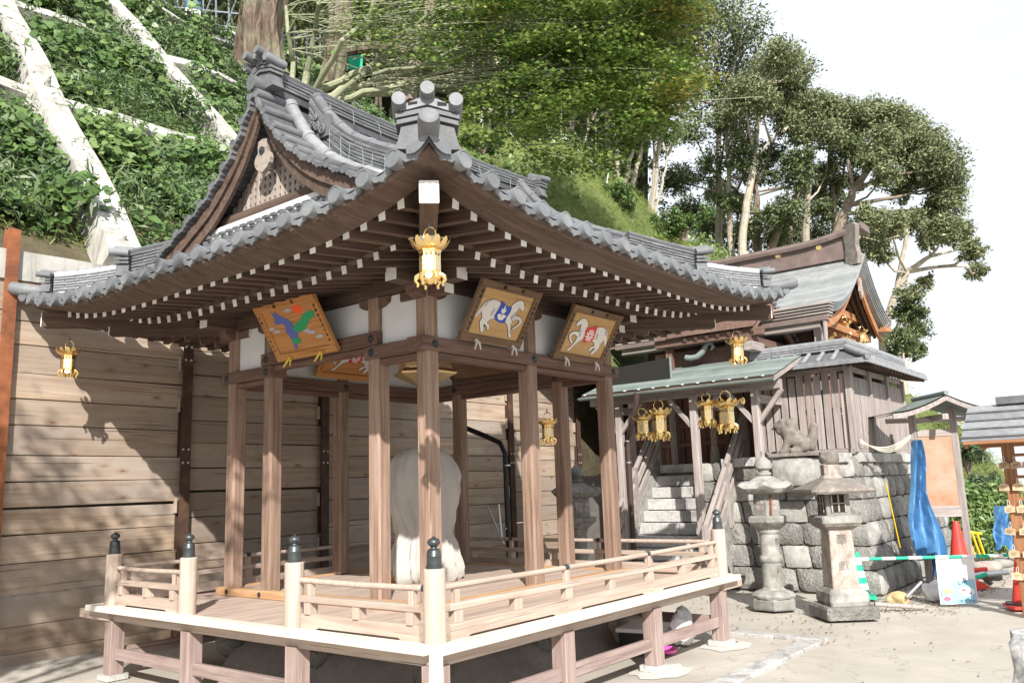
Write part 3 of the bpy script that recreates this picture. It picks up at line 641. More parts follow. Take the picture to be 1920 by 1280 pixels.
# ---- gable: bargeboards, lattice, pendant
for sx in (-1, 1):
    xg = MC + sx*(GX - .05)
    for sy in (-1, 1):
        for (off, dpt, xo, th) in ((-.045, .17, 0, .035), (-.045, .085, -.03, .03)):
            rows = []
            for v in np.linspace(0, 1.72, 14):
                z = prof(v) + off - .015; x0 = xg + sx*(-xo); x1 = x0 - sx*th
                dd_ = dpt*(1 + .12*v); rows.append([(x0, MC+sy*v, z), (x0, MC+sy*v, z - dd_*1.3), (x1, MC+sy*v, z - dd_*1.3), (x1, MC+sy*v, z)])
            MB().sweep(rows, True, True).build('bargeboard', W_FASC, roof)
    xl = MC + sx*1.94; 
    MB().prism([(-1.6, 3.80), (1.6, 3.80), (1.3, 4.0), (1.0, 4.18), (.7, 4.38), (.4, 4.62), (.2, 4.84), (0, 5.08), (-.2, 4.84), (-.4, 4.62), (-.7, 4.38), (-1.0, 4.22), (-1.3, 4.1)], -.01, .01, Matrix.Translation((xl - sx*.07, MC, 0)) @ Matrix.Rotation(rad(90), 4, 'Z')).build('gable_backing', DARKM, roof)
    if sx == 1: continue
    i = 0; y = -1.18
    while y <= 1.19:
        z1 = prof(abs(y)) - .12; z0 = 4.33
        if z1 - z0 > .04: bar('lattice_slat', (xl, MC + y, z0), (xl, MC + y, z1), .050, .03, W_LATT, roof, .002, up=(1, 0, 0))
        y += .078
    z = 4.36
    while z < 5.0:
        wd = float(np.interp(z + .12, [p[1] for p in PS][::-1], [p[0] for p in PS][::-1]))
        if wd > .05: bar('lattice_rail', (xl - .003, MC - wd, z), (xl - .003, MC + wd, z), .020, .040, W_LATT, roof, .002)
        z += .076
    bar('gable_beam', (xl - .06, MC - 1.25, 4.285), (xl - .06, MC + 1.25, 4.285), .09, .10, W_FASC, roof)
    # plaster strip and stepped flashing tiles at the gable foot
    bar('flashing_plaster', (xl - .09, MC - 1.42, 4.13), (xl - .09, MC + 1.42, 4.13), .12, .20, PLASTER, roof)
    for i in range(24):
        y = MC - 1.36 + i * .118
        bar('flashing_tile', (xl - .19, y, 4.145), (xl - .145, y, 4.155), .075, .030, TILE, roof, .004)
        bar('flashing_tile', (xl - .20, y + .03, 4.085), (xl - .145, y + .03, 4.10), .035, .050, TILE, roof, .004)
        bar('flashing_tile', (xl - .24, y + .03, 4.035), (xl - .145, y + .03, 4.06), .075, .028, TILE, roof, .004)
    # gegyo pendant with a little rosette
    pz = 4.90; xp = MC - GX + .10
    sh = [(0, .10), (.05, .085), (.06, .02), (.055, -.05), (.085, -.09), (.098, -.14), (.088, -.20), (.055, -.25), (.02, -.275), (0, -.285)]
    sh = [(a*1.25, b*.85) for a, b in sh]; sh = sh + [(-a, b) for a, b in sh[::-1][1:-1]]; MR = Matrix.Translation((xp, MC, 0)) @ Matrix.Rotation(rad(90), 4, 'Z')
    MB().prism([(a, pz - .06 + b) for a, b in sh], -.02, .02, MR).build('gable_pendant', W_LATT, roof)
    for q in range(3): MB().prism([(a*(.8-.2*q), pz - .20 + b*.25 - q*.035) for a, b in sh], -.030 - q*.006, -.02, MR).build('pendant_carving', W_LATT, roof)
    m = MB(); m.lathe([(.042, 0), (.04, .012), (.02, .014), (.018, .026), (0, .03)], 6, Matrix.Translation((xp - .022, MC, pz - .09)) @ Matrix.Rotation(rad(-90), 4, 'Y'), cap=False); m.build('rosette', COPPER_D, roof) if 'COPPER_D' in globals() else m.build('rosette', BRONZE, roof)
# tie wires over the ridges
def wires(p0, p1, n, w_, h):
    for i in range(n):
        t = (i + .5) / n; c = Vector(p0).lerp(Vector(p1), t); d = (Vector(p1) - Vector(p0)).normalized(); s = d.cross(Vector((0,0,1))).normalized(); u = Vector((0,0,1))
        sk = d * random.uniform(-.06, .06)
        m = MB(); m.tube([c + s*w_*.58 - u*.02 - sk, c + s*w_*.53 + u*h*.75 - sk*.5] + [c + s*w_*.36*math.cos(q) + u*(h + .0 + .062*math.sin(q)) + sk*math.cos(q) for q in np.linspace(0, math.pi, 8)] + [c - s*w_*.53 + u*h*.75, c - s*w_*.58 - u*.02 + sk], .0013, 4); m.build('tie_wire', WIRE, roof)
WIRE = mat('pale_green_wire', (.55, .66, .58), .5)
for _a, _b in ((.4,.7),(.7,1.0),(1.0,1.3),(1.3,1.6)): wires((MC-1.62, MC-_a, prof(_a)+.02), (MC-1.62, MC-_b, prof(_b)+.02), 2, .19, .28)
wires((MC-1.6, MC, ZR-.03), (MC+1.7, MC, ZR-.03), 10, .19, .15)
for sx, sy in ((1, -1), (-1, 1)):
    wires((MC+sx*1.7, MC+sy*1.7, rz(1.7,1.7)), (MC+sx*2.22, MC+sy*2.22, rz(2.22,2.22)), 5, .17, .16)
# ================================================================== GROUND, RETAINING WALL, SLOPES
def gz(x, y):                                                # yard level: nearly flat, a low bank against the board wall
    return .055*max(0, min(1, (y - 4.4)/1.1)) * max(0, min(1, (1.6 - x)/1.4)) + .01*math.sin(x*.7)*math.cos(y*.6)*(1 if x > 5 else 0)*.0
xs = np.concatenate([np.linspace(-260, -8, 8), np.linspace(-6, 14, 41), np.linspace(17, 320, 9)]); ys = np.concatenate([np.linspace(-260, -8, 8), np.linspace(-6, 8, 29), np.linspace(11, 320, 9)])
m = MB(); m.sweep([[(x, y, gz(x, y) - .03 - (max(0, x-15)*.04)) for x in xs] for y in ys])
tag(m.build('ground', GROUND, None, 'a'), kind='structure')
# granite kerb strip in the paving
kb = thing('granite_kerb', 'pale granite kerb strip set flush in the yard in front of the deck', 'kerb', (3.5, -.7, 0))
for i in range(7):
    a = (1.1 + i*.52, -.72, .0); bar('kerb_stone', (a[0], a[1], -.022), (a[0] + .505, a[1], -.022), .20, .05, GRANITE, kb, .008)
for i in range(2): bar('kerb_stone', (4.86, -.72 + i*.52 - .09, -.022), (4.86, -.72 + i*.52 + .41, -.022), .16, .05, GRANITE, kb, .008)
# pads below the legs
for k_, (x, y, r) in enumerate(((4.2, .02, .30), (2.83, .02, .32), (1.44, .02, .26))):
    m = MB(); n = 16; m.add([(x + math.cos(i*6.283/n)*r*(1+.2*math.sin(i*2.3+k_)), y - .05 + math.sin(i*6.283/n)*r*.8, -.0245 + .0) for i in range(n)] + [(x, y-.05, -.022)], [(i, (i+1) % n, n) for i in range(n)])
    tag(m.build('mortar_pad', mottled('mortar', (.56,.54,.50), (.42,.40,.37), 7, .9, .5) if k_ == 0 else bpy.data.materials['mortar']), kind='structure')
# boulder-like concrete mound and stones under the deck
CM = mottled('grey_mortar_mound', (.34,.315,.29), (.22,.20,.185), 2.5, .95, .5, (.42,.39,.36), rnd=False, bd=.03)
m = MB(); rows = []
for i in range(25):
    u = -.2 + 4.0 * i / 24; rows.append([])
    for j in range(25):
        v = .55 + 3.2 * j / 24; e = min(1, max(0, min(u - .45, 3.9 - u, v - .75, 3.9 - v) / .35)); e = e*e*(3-2*e)
        rows[-1].append((u + .35, v, -.08 + .36*e**.6 + .03*vnoise(u*3, v*3)*e))
m.sweep(rows); tag(m.build('mortar_mound', CM, None, 'a'), 'rounded grey mortar mound under the pavilion deck', 'mound')
def rockmesh(name, r, mat_, seed, sub=2, sq=.55, n1=.22):
    import bmesh
    bm = bmesh.new(); bmesh.ops.create_icosphere(bm, subdivisions=sub, radius=1)
    for v in bm.verts:
        c = v.co; mxx = max(abs(c.x), abs(c.y), abs(c.z)); c2 = c.lerp(c / mxx * .8, sq); k = 1 + n1 * vnoise(c.x*2.1+seed, c.y*2.3+seed*1.7, c.z*2.2)*.8 + .05*vnoise(c.x*6+seed, c.y*6, c.z*6)
        v.co = Vector((c2.x*r[0]*k, c2.y*r[1]*k, c2.z*r[2]*k))
    me = bpy.data.meshes.new(name); bm.to_mesh(me); bm.free(); me.materials.append(mat_); me.polygons.foreach_set('use_smooth', [True]*len(me.polygons)); me.set_sharp_from_angle(angle=rad(50)); return me
for i in range(3):
    for j in range(3):
        if (i, j) == (1, 1): continue
        o = link('foundation_stone', rockmesh('foundation_stone', (.17, .17, .13), STONE, i*3+j), None, Matrix.Translation((C0+i*1.404, C0+j*1.404, .17)))
        tag(o, 'rough foundation stone carrying a floor post under the pavilion', 'stone', 'foundation stones under the pavilion')
# litter on the yard: dead leaves and small stones
DEAD = leafmat('dead_leaf', (.10,.055,.025), (.20,.12,.05), (.33,.23,.11), .8, .1)
x = np.concatenate([rng.uniform(4.6, 8.2, 260), rng.uniform(1, 12, 90), rng.uniform(7, 12, 500)]); y = np.concatenate([rng.uniform(-1.2, 2.5, 260), rng.uniform(-4.5, 0, 90), rng.uniform(-1.6, -.5, 500)])
leaf_mesh('fallen_leaves', np.c_[x, y, np.full(len(x), -.012)], .045, DEAD, None, (0, 0, 1), .25, .7, None, None, 'stuff')
pb = MB(); 
for i in range(1100):
    q = random.random(); x_, y_ = (random.uniform(7.0, 12.5), random.gauss(-.75, .35)) if q < .8 else (random.uniform(.3, 10), random.uniform(-4, -.1)) if q < .87 else (random.uniform(4.5, 8), random.uniform(-.5, 2))
    r_ = random.uniform(.005, .014) * (1.8 if q < .12 else 1); z_ = -.028 + r_*.4; pb.add([(x_+r_, y_, z_), (x_, y_+r_*.8, z_), (x_-r_, y_, z_), (x_, y_-r_*.9, z_), (x_, y_, z_+r_*.8), (x_, y_, z_-r_)], [(0,1,4),(1,2,4),(2,3,4),(3,0,4),(1,0,5),(2,1,5),(3,2,5),(0,3,5)])
tag(pb.build('gravel', STONE), kind='stuff')
# items pushed under the right side of the deck
t = thing('storage_box', 'dark plastic storage box with white lid under the deck', 'box', (3.45, .55, 0), rz=.2)
b = MB(); b.prism([(-.17,0),(.17,0),(.20,.20),(-.20,.20)], -.13, .13); b.build('body', mat('dark_plastic', (.03,.03,.035), .4), t, M=t.matrix_basis)
b = MB(); b.box((-.215,-.15,.20),(.215,.15,.235)); b.build('lid', WHITEP, t, M=t.matrix_basis)
PINK = mat('pink_plastic', (.85,.12,.5), .4)
b = MB(); b.lathe([(.0,0),(.12,0),(.15,.03),(.14,.03),(.11,.01),(0,.01)], 18, Matrix.Translation((3.5, .30, 0)), cap=False); tag(b.build('plastic_basin', PINK, None, 'a'), 'shallow pink plastic basin under the deck', 'basin')
BAG = mottled('white_plastic_bag', (.78,.78,.78), (.62,.62,.63), 6, .4, .6, rnd=False)
tag(link('plastic_bag', rockmesh('plastic_bag', (.20,.10,.17), BAG, 5, 3, .3, .5), None, Matrix.Translation((3.95, .32, .16))), 'crumpled white plastic bag beside the last right deck leg', 'bag')
tag(link('rubble_stone', rockmesh('rubble_stone', (.26,.16,.17), STONEP, 8, 3), None, Matrix.Translation((3.75, .85, .12))), 'rough pale block of rubble behind the bag under the deck', 'stone')
# ---- board retaining wall with steel posts
YW = 5.6
wall = thing('retaining_wall', 'tall board retaining wall held by rusted steel posts behind the pavilion', 'retaining wall', (3.5, YW, 0))
PX = [-.62, 1.43, 3.55, 5.65, 7.75, 9.9]
BH = .285; NB = 15
SPL = [-2.9] + PX
for i, (a, b) in enumerate(zip(SPL, SPL[1:])):
    z = -.12 + (0 if i % 2 else .03)
    for j in range(NB):
        h = BH * random.uniform(.88, 1.1); tilt = random.uniform(-.006, .006); gap = .004
        if (i, j) in ((1, 5), (2, 5)): gap = .022
        y = YW + random.uniform(-.012, .012)
        bar('board', (a + .02, y, z + h/2 - tilt), (b - .02, y, z + h/2 + tilt), .05, h - .004, W_WALL, wall, .006); z += h + gap
for k_, x in enumerate(PX):
    r = RUSTO if k_ == 0 else RUST; H_ = 4.52 if k_ == 0 else 4.15
    m = MB(); m.box((-.065, -.105, -.1), (.065, -.095, H_)); m.box((-.065, -.02, -.1), (.065, -.01, H_)); m.box((-.005, -.096, -.1), (.005, -.019, H_))
    p = m.build('steel_post', r, wall, M=Matrix.Translation((x, YW, 0)))
    if k_:
        for z in (.58, 1.02, 2.05, 2.5, 3.3):
            if z in (.58, 1.02, 2.5): continue
            for zz in (z, z + .16):
                for dx in (-.035, .035):
                    m = MB(); m.lathe([(.016,0),(.016,.008),(.008,.014),(0,.016)], 8, Matrix.Rotation(rad(90), 4, 'X'), cap=False); m.build('bolt', STEEL, p, M=Matrix.Translation((x+dx, YW-.105, zz)))
        for z in (.95, 1.55, 2.75, 3.25):
            bar('wedge', (x - .075, YW - .04, z - .09), (x - .075, YW - .04, z + .09), .02, .06, W_EDGE if z == 3.25 and 0 else W_WALL, wall, .003)
# ---- slope above the wall
def TZ(x, y):
    d = y - 5.75
    z = 4.22 + d*.985 + .10*vnoise(x*.9, y*.9)*min(1, max(0, d))
    if y > 16.6: z = 4.22 + 10.85*.985 + (y - 16.6)*.62 + .2*vnoise(x*.5, y*.5)
    return z
xs = np.linspace(-7, 13, 40); ys = np.concatenate([[5.66], np.linspace(5.8, 17, 30), np.linspace(18, 30, 8)])
m = MB(); m.sweep([[(x, y, TZ(x, y) if y > 5.7 else 1.0) for x in xs] for y in ys]); tag(m.build('hill_slope', EARTH, None, 'a'), kind='structure')
# concrete lattice cast on the slope
lat = thing('concrete_slope_lattice', 'pale cast concrete lattice of beams holding the green slope', 'slope lattice', (3, 9, 7))
def lat_beam(pts, w_, h, nm):
    rows = []; P_ = [Vector(p) for p in pts]; n_ = Vector((0, -.70, .71))
    for i, p in enumerate(P_):
        t = (P_[min(i+1, len(P_)-1)] - P_[max(0, i-1)]).normalized(); s = n_.cross(t).normalized(); j = .012*vnoise(p.x*5, p.y*5, p.z)
        rows.append([p + s*w_ - n_*.35, p + s*(w_*.78) + n_*(h+j), p - s*(w_*.78) + n_*(h-j), p - s*w_ - n_*.35])
    MB().sweep(rows, True, True).build(nm, CONC, lat, True)
def sag(x): return .12*math.sin(x*.83)
for y0 in (9.2, 12.4, 15.5, 18.9):
    lat_beam([(x, y0 + sag(x)*1.2 + .1*math.sin(x*2), TZ(x, y0)*.5 + (4.22 + (y0-5.75)*.985)*.5 + .10 if y0 < 16.6 else TZ(x, y0)+.1) for x in np.linspace(-6, 13, 40)], .24, .22, 'cross_beam')
for x0, dx in ((-3.0, .0), (.68, .12), (4.45, .0), (8.3, .05), (12, 0)):
    lat_beam([(x0 + dx*(y-5.8)*.8 + .04*math.sin(y*2), y, 4.22 + (y-5.75)*.985 + .12) for y in np.linspace(5.7, 16.4, 26)], .27, .27, 'slope_beam')
m = MB(); m.box((-7, 5.62, 4.05), (11.5, 6.05, 4.30)); rows = []
for x in np.linspace(-7, 11.5, 30): j = .03*vnoise(x*2, 0); rows.append([(x, 5.55, 3.98 + j), (x, 5.55, 4.30 + j), (x, 6.12, 4.44 + j), (x, 6.2, 4.2)])
MB().sweep(rows, True, True).build('capping_beam', CONC, lat, True)
anch = MB().lathe([(.0,0),(.13,0),(.13,.03),(.085,.05),(.075,.12),(.06,.14),(.05,.15),(.048,.22),(.03,.24),(.028,.31),(0,.32)], 16, cap=False)
for x0, dx in ((.68, .12), (4.45, 0), (8.3, .05)):
    for y0 in (5.98, 9.2, 12.4, 15.5):
        x = x0 + dx*(y0-5.8)*.8; z = 4.22 + (y0-5.75)*.985 + (.30 if y0 > 6 else .16)
        link('anchor_head', anch.mesh(STEEL if False else STONEL, True, 'anchor_head') if (x0, y0) == (.68, 5.98) else bpy.data.meshes['anchor_head'], lat, Matrix.Translation((x, y0 - .1, z)) @ Matrix.Rotation(rad(38), 4, 'X') @ Matrix.Scale(.72, 4))
# ---- planting on the slope
def slope_pts(n, x0, x1, y0, y1, keep=None, r=rng):
    x = r.uniform(x0, x1, n*2); y = r.uniform(y0, y1, n*2); k = vnoise(x*1.1, y*1.3, keep[0]) > keep[1] if keep else np.ones(n*2, bool)
    for yb in (9.2, 12.4, 15.5): k &= (np.abs(y - yb) > .27) | (r.random(n*2) < .02 + .22*(vnoise(x*1.7, y*1.1, 4) > .3))
    for xb, dx in ((.68, .12), (4.45, 0), (8.3, .05)): k &= (np.abs(x - (xb + dx*(y-5.8)*.8)) > .31) | (r.random(n*2) < .02 + .22*(vnoise(x*1.3, y*1.6, 8) > .35))
    x, y = x[k][:n], y[k][:n]; return x, y, np.array([TZ(a, b) for a, b in zip(x, y)])
def mound(x, y): return np.clip(vnoise(x*1.9+3, y*2.3), 0, 1)*.55 + np.clip(vnoise(x*4.1, y*3.7, 2), 0, 1)*.22
HEART = np.array([(0,-.5,0),(.28,-.42,.04),(.46,-.08,.10),(.24,.26,.06),(0,.52,-.05),(-.24,.26,.06),(-.46,-.08,.10),(-.28,-.42,.04)])
x, y, z = slope_pts(46000, -4, 13, 6.35, 16.5, (0, -.22)); h = rng.uniform(.03, .38, len(x)) * (.6 + .6*vnoise(x*2, y*2)**2)
leaf_mesh('creeping_vines', np.c_[x, y - h*.6 - mound(x, y)*.6, z + h*1.0 + mound(x, y)*.6], .135, L_VINE, None, (-.15, -.75, .75), .45, 1, HEART, .55 + .25*vnoise(x*.8, y*.8), 'stuff')
x, y, z = slope_pts(34000, -4, 13, 6.25, 16.5, (5, -.1)); h = rng.uniform(.0, .42, len(x))
leaf_mesh('bamboo_grass', np.c_[x, y - h*.5 - mound(x, y)*.6, z + h + mound(x, y)*.6], .19, L_BAMB, None, (0, -.5, .6), .9, .26, None, None, 'stuff')
x, y, z = slope_pts(110000, -4, 13, 6.2, 16.5, (9, -.95)); h = rng.uniform(.0, .26, len(x))
leaf_mesh('low_ground_cover', np.c_[x, y - h*.5 - mound(x, y)*.5*(h/.26), z + h + mound(x, y)*.5*(h/.26)], .085, L_VINE, None, (0, -.6, .7), .8, .8, None, .35, 'stuff')
# fern fronds near the lower frames: arching rows of leaflets
P_ = []; 
for i in range(260):
    x0 = rng.uniform(-2, 6); y0 = rng.uniform(6, 12.2); z0 = TZ(x0, y0) + .05; a = rng.uniform(0, 6.283); l = rng.uniform(.3, .55)
    for s in np.linspace(0, 1, 14):
        q = np.array([x0 + math.cos(a)*l*s, y0 + math.sin(a)*l*s - .15*s, z0 + .35*l*math.sin(s*2.3)+.1]); wd = .09*(1-s)+.015
        for sd in (-1, 1): P_.append(q + sd*wd*np.array([-math.sin(a), math.cos(a), -.1]))
leaf_mesh('ferns', np.array(P_), .085, L_VINE, None, (0, -.4, .8), .35, .35, None, .75, 'stuff')
x = rng.uniform(-4, 13, 1800); y = rng.uniform(6.15, 6.5, 1800)
leaf_mesh('slope_foot_grass', np.c_[x, y, 4.62 + rng.uniform(0, .2, 1800)], .22, L_GRASS, None, (0, -1, .1), .5, .09, None, None, 'stuff')
# ================================================================== HANGING LANTERNS, VOTIVE PICTURES, COVERED DRUM
def lantern_proto():
    t = thing('hanging_lantern', 'x', 'lantern'); n = 6
    def hexa(r, z): return [(r*math.cos(a), r*math.sin(a), z) for a in [math.pi*2*i/6 for i in range(6)]]
    m = MB(); m.sweep([hexa(.070, -.155), hexa(.068, -.150), hexa(.068, -.005), hexa(.074, 0), hexa(.074, .010)], True, True); m.build('body', GOLD, t)
    for i in range(6):                                       # a pierced panel on each side
        a = math.pi*2*(i+.5)/6; c = Vector((math.cos(a), math.sin(a), 0)) * (.0685*math.cos(math.pi/6))
        s = Vector((-math.sin(a), math.cos(a), 0)); n_ = Vector((math.cos(a), math.sin(a), 0)); z = Vector((0, 0, 1))
        M = Matrix((s, n_, z)).transposed().to_4x4(); M.translation = c
        b = MB(); b.box((-.026, -.001, -.125), (.026, .003, -.035)); p = b.build('panel', GOLDD, t, M=M)
        b = MB()
        for u in (-.015, .015):
            for zz in (-.016, -.026): b.box((u-.007, -.001, zz-.003), (u+.007, .0025, zz+.002))
        b.build('slot', DARKM, t, M=M)
        b = MB(); pts = [n_*(.070) + z*(-.15), n_*(.084) + z*(-.165), n_*.088 + z*(-.19), n_*.074 + z*(-.205), n_*.080 + z*(-.222)]
        a2 = math.pi*2*i/6; d2 = Vector((math.cos(a2), math.sin(a2), 0)); pts = [d2*.062 + z*(-.145), d2*.086 + z*(-.160), d2*.092 + z*(-.185), d2*.076 + z*(-.205), d2*.082 + z*(-.225)]
        b.tube(pts, [.016, .017, .013, .010, .008], 8); b.build('foot', GOLD, t, 'a')
        b = MB(); b.add([c*1.02 - s*.03 + z*-.15, c*1.02 + s*.03 + z*-.15, c*1.1 + s*.018 + z*-.178, c*1.1 + z*-.186, c*1.1 - s*.018 + z*-.178], [(0,1,2,3,4)]); b.build('apron', GOLD, t)
    for i in range(12):                                      # lotus petals
        a = math.pi*2*i/12; d = Vector((math.cos(a), math.sin(a), 0)); s = Vector((-math.sin(a), math.cos(a), 0)); z = Vector((0,0,1)); b = MB(); rows = []
        for q, (r, zz, w_) in enumerate(((.045, .008, .012), (.080, .014, .022), (.108, .034, .027), (.126, .060, .020), (.133, .078, .004))):
            rows.append([d*r - s*w_ + z*(zz+.006), d*r + z*zz, d*r + s*w_ + z*(zz+.006)])
        b.sweep(rows); b.build('petal', GOLD, t, 'a')
    m = MB(); m.lathe([(.068,.008),(.06,.026),(.035,.044),(.014,.052),(.010,.07),(.0,.074)], 18, cap=False); m.build('cap', GOLD, t, 'a')
    m = MB(); m.lathe([(.0,-.212),(.018,-.206),(.022,-.200),(.042,-.180),(.05,-.165),(.05,-.150)], 16, cap=False); m.build('bowl', GOLD, t, 'a')
    m = MB(); m.tube([(0, .047*math.cos(a), .115 + .047*math.sin(a)) for a in np.linspace(-1.0, 2*math.pi-2.1, 22)], .0042, 6, False); m.build('ring', GOLD, t, 'a')
    m = MB(); m.tube([(0,0,.148),(0,.006,.162),(0,0,.176),(0,0,.20)], .006, 6); m.build('hook', IRON, t, 'a')
    return t
lan = lantern_proto(); lan_tree = subtree(lan); lan_first = [True]
def lantern(loc, label, s=1.0, rz_=.2, tilt=0):
    o = lan if lan_first[0] else copy_tree(lan, None, lan_tree); lan_first[0] = False
    o.location = loc; o.scale = (s, s, s); o.rotation_euler = (tilt, 0, rz_); o['label'] = label; o['category'] = 'lantern'; o['group'] = 'gilt hanging lanterns'
    return o
lantern((-.30, -.30, 3.145), 'gilt hexagonal lantern hanging from the near roof corner of the pavilion', 1.02, .12)
lantern((-.20, 5.02, 3.125), 'gilt hexagonal lantern hanging from the far left roof corner in front of the board wall', 1.0, .5)
lantern((4.90, -.10, 3.13), 'gilt hexagonal lantern hanging from the right roof corner of the pavilion', 1.0, .9)
# ---- Kanji helper (flat ink lettering)
def text_mesh(s, size, ext=.0008):
    cu = bpy.data.curves.new('t', 'FONT'); cu.body = s; cu.size = size; cu.extrude = ext; cu.align_x = 'CENTER'; cu.align_y = 'CENTER'; cu.resolution_u = 2
    o = bpy.data.objects.new('t', cu); COL.objects.link(o); dg = bpy.context.evaluated_depsgraph_get(); me = bpy.data.meshes.new_from_object(o.evaluated_get(dg))
    bpy.data.objects.remove(o); return me
def lettering(s, size, M, mat_, parent, name='lettering'):
    me = text_mesh(s, size); me.materials.clear(); me.materials.append(mat_); return link(name, me, parent, M)
# ---- votive pictures
def board_frame(P00, P10, P01):                              # bottom-left, bottom-right, top-left -> local x right, z up, -y out
    a, b, c = Vector(P00), Vector(P10), Vector(P01); x = (b-a).normalized(); z = (c-a); z = (z - x*z.dot(x)).normalized(); y = z.cross(x)
    M = Matrix((x, y, z)).transposed().to_4x4(); M.translation = a; return M, (b-a).length, (c-a).length
def poly(pts, W, H, M, mat_, parent, name, y=-.002, th=.0015, ox=0, oz=0, flip=False):
    P_ = [((1-u if flip else u)*W + ox, v*H + oz) for u, v in pts]
    return MB().prism(P_, y - th, y, None).build(name, mat_, parent, M=M)
HORSE = [(.80,.93),(.86,.90),(.90,.83),(.93,.74),(.90,.70),(.86,.73),(.82,.76),(.80,.68),(.80,.60),(.82,.52),(.80,.44),(.78,.36),(.80,.28),(.84,.16),(.90,.06),(.86,.04),(.83,.08),(.77,.22),(.69,.34),(.60,.37),(.50,.36),(.42,.40),(.33,.36),(.30,.28),(.36,.24),(.39,.15),(.36,.12),(.33,.18),(.25,.24),(.27,.17),(.30,.07),(.26,.04),(.22,.12),(.16,.26),(.17,.36),(.13,.46),(.09,.58),(.10,.68),(.16,.77),(.26,.81),(.38,.79),(.46,.73),(.56,.70),(.63,.73),(.67,.81),(.72,.89)]
FORELEG = [(.74,.52),(.80,.56),(.88,.56),(.95,.52),(.985,.45),(.97,.38),(.92,.30),(.86,.24),(.84,.27),(.89,.33),(.93,.41),(.92,.47),(.86,.48),(.78,.43)]
def smooth(pts, k=3):
    out = []; n = len(pts)
    for i in range(n):
        p0, p1, p2, p3 = (np.array(pts[(i+j) % n]) for j in (-1, 0, 1, 2))
        for t in range(k): t /= k; out.append(tuple(.5*((2*p1) + (-p0+p2)*t + (2*p0-5*p1+4*p2-p3)*t*t + (-p0+3*p1-3*p2+p3)*t**3)))
    return out
CLOTH_ = [(.40,.80),(.44,.77),(.56,.70),(.62,.72),(.63,.60),(.60,.48),(.61,.35),(.52,.33),(.40,.38),(.36,.45),(.38,.60),(.39,.72)]
CREAM = mottled('painted_white_horse', (.70,.68,.64), (.62,.60,.56), 30, .7, .02); 
GOLDB = wood('gilded_picture_board', (.52,.33,.15), (.45,.27,.11), (.58,.38,.19), sc=.5, var=.03); BROWNF = wood('brown_picture_frame', (.20,.125,.075), (.11,.065,.04), (.27,.18,.11), var=.05); ORF = wood('orange_picture_frame', (.52,.25,.09), (.38,.165,.055), (.60,.32,.13), var=.04)
PBLUE = mat('painted_blue', (.05,.09,.42), .7); PRED = mat('painted_red', (.62,.06,.05), .7); PGREEN = mat('painted_green', (.03,.30,.12), .7); PSUN = mat('painted_sun', (.85,.10,.04), .7)
PLB = mat('painted_slate_blue', (.10,.13,.38), .7); PGREY = mat('painted_grey_cloud', (.42,.42,.45), .8); PWHITE = mat('painted_white', (.78,.78,.78), .7)
def ema_picture(P00, P10, P01, label, frm, pan, fw=.075, deep=.045):
    M, W, H = board_frame(P00, P10, P01); t = thing('votive_picture', label, 'votive picture', M.translation)
    for a, b, ww in (((0, fw/2), (W, fw/2), fw), ((0, H-fw/2), (W, H-fw/2), fw)):
        bar('frame', M @ Vector((a[0], 0, a[1])), M @ Vector((b[0], 0, b[1])), deep, ww, frm, t, .006, up=M.to_3x3() @ Vector((0, 0, 1)))
    for u in (fw/2, W-fw/2): bar('frame', M @ Vector((u, 0, fw)), M @ Vector((u, 0, H-fw)), deep, fw, frm, t, .006, up=M.to_3x3() @ Vector((1, 0, 0)))
    MB().box((fw-.004, -.004, fw-.004), (W-fw+.004, .012, H-fw+.004)).build('picture', pan, t, M=M)
    MB().box((.01, .018, .01), (W-.01, .026, H-.01)).build('back_board', W_ROOF, t, M=M)
    I = M @ Matrix.Translation((fw, -.004, fw)); w_, h = W-2*fw, H-2*fw
    TM = lambda u, v, ang=0: M @ Matrix.Translation((u*W, -deep/2 - .002, v*H)) @ Matrix.Rotation(rad(90), 4, 'X')
    lettering('納', .05, TM(.36, 1 - fw/2/H), INK, t); lettering('奉', .05, TM(.66, 1 - fw/2/H), INK, t)
    for u, s in ((fw/2/W, '平成二十六年吉日'), (1-fw/2/W, '金幣神社氏子中奉納')):
        for i, ch in enumerate(s[:8]): lettering(ch, .034, TM(u, .80 - i*.085), INK, t)
    return t, I, w_, h
def hook_clip(p, axv, m_, parent_label, xdir):
    t = thing('picture_clip', parent_label, 'clip', p); p = Vector(p); x = Vector(xdir); o = Vector(axv)
    b = MB(); pts = [p + x*-.055 + o*.07 + Vector((0,0,-.065)), p + x*-.01 + o*.05 + Vector((0,0,.0)), p + o*.02 + Vector((0,0,.035)), p + x*.03 + o*.05 + Vector((0,0,.0)), p + x*.035 + o*.06 + Vector((0,0,-.06))]
    b.tube(pts, [.006,.012,.014,.011,.006], 8); b.build('fold', m_, t, 'a')
    b = MB(); b.box(tuple(p + x*-.006 + o*.004 + Vector((0,0,-.005))), tuple(p + x*.022 + o*.045 + Vector((0,0,.04)))) if False else b.tube([p + o*.045 + Vector((0,0,.0)), p + o*.045 + Vector((0,0,.03))], .012, 6); b.build('knot', m_, t)
    return t
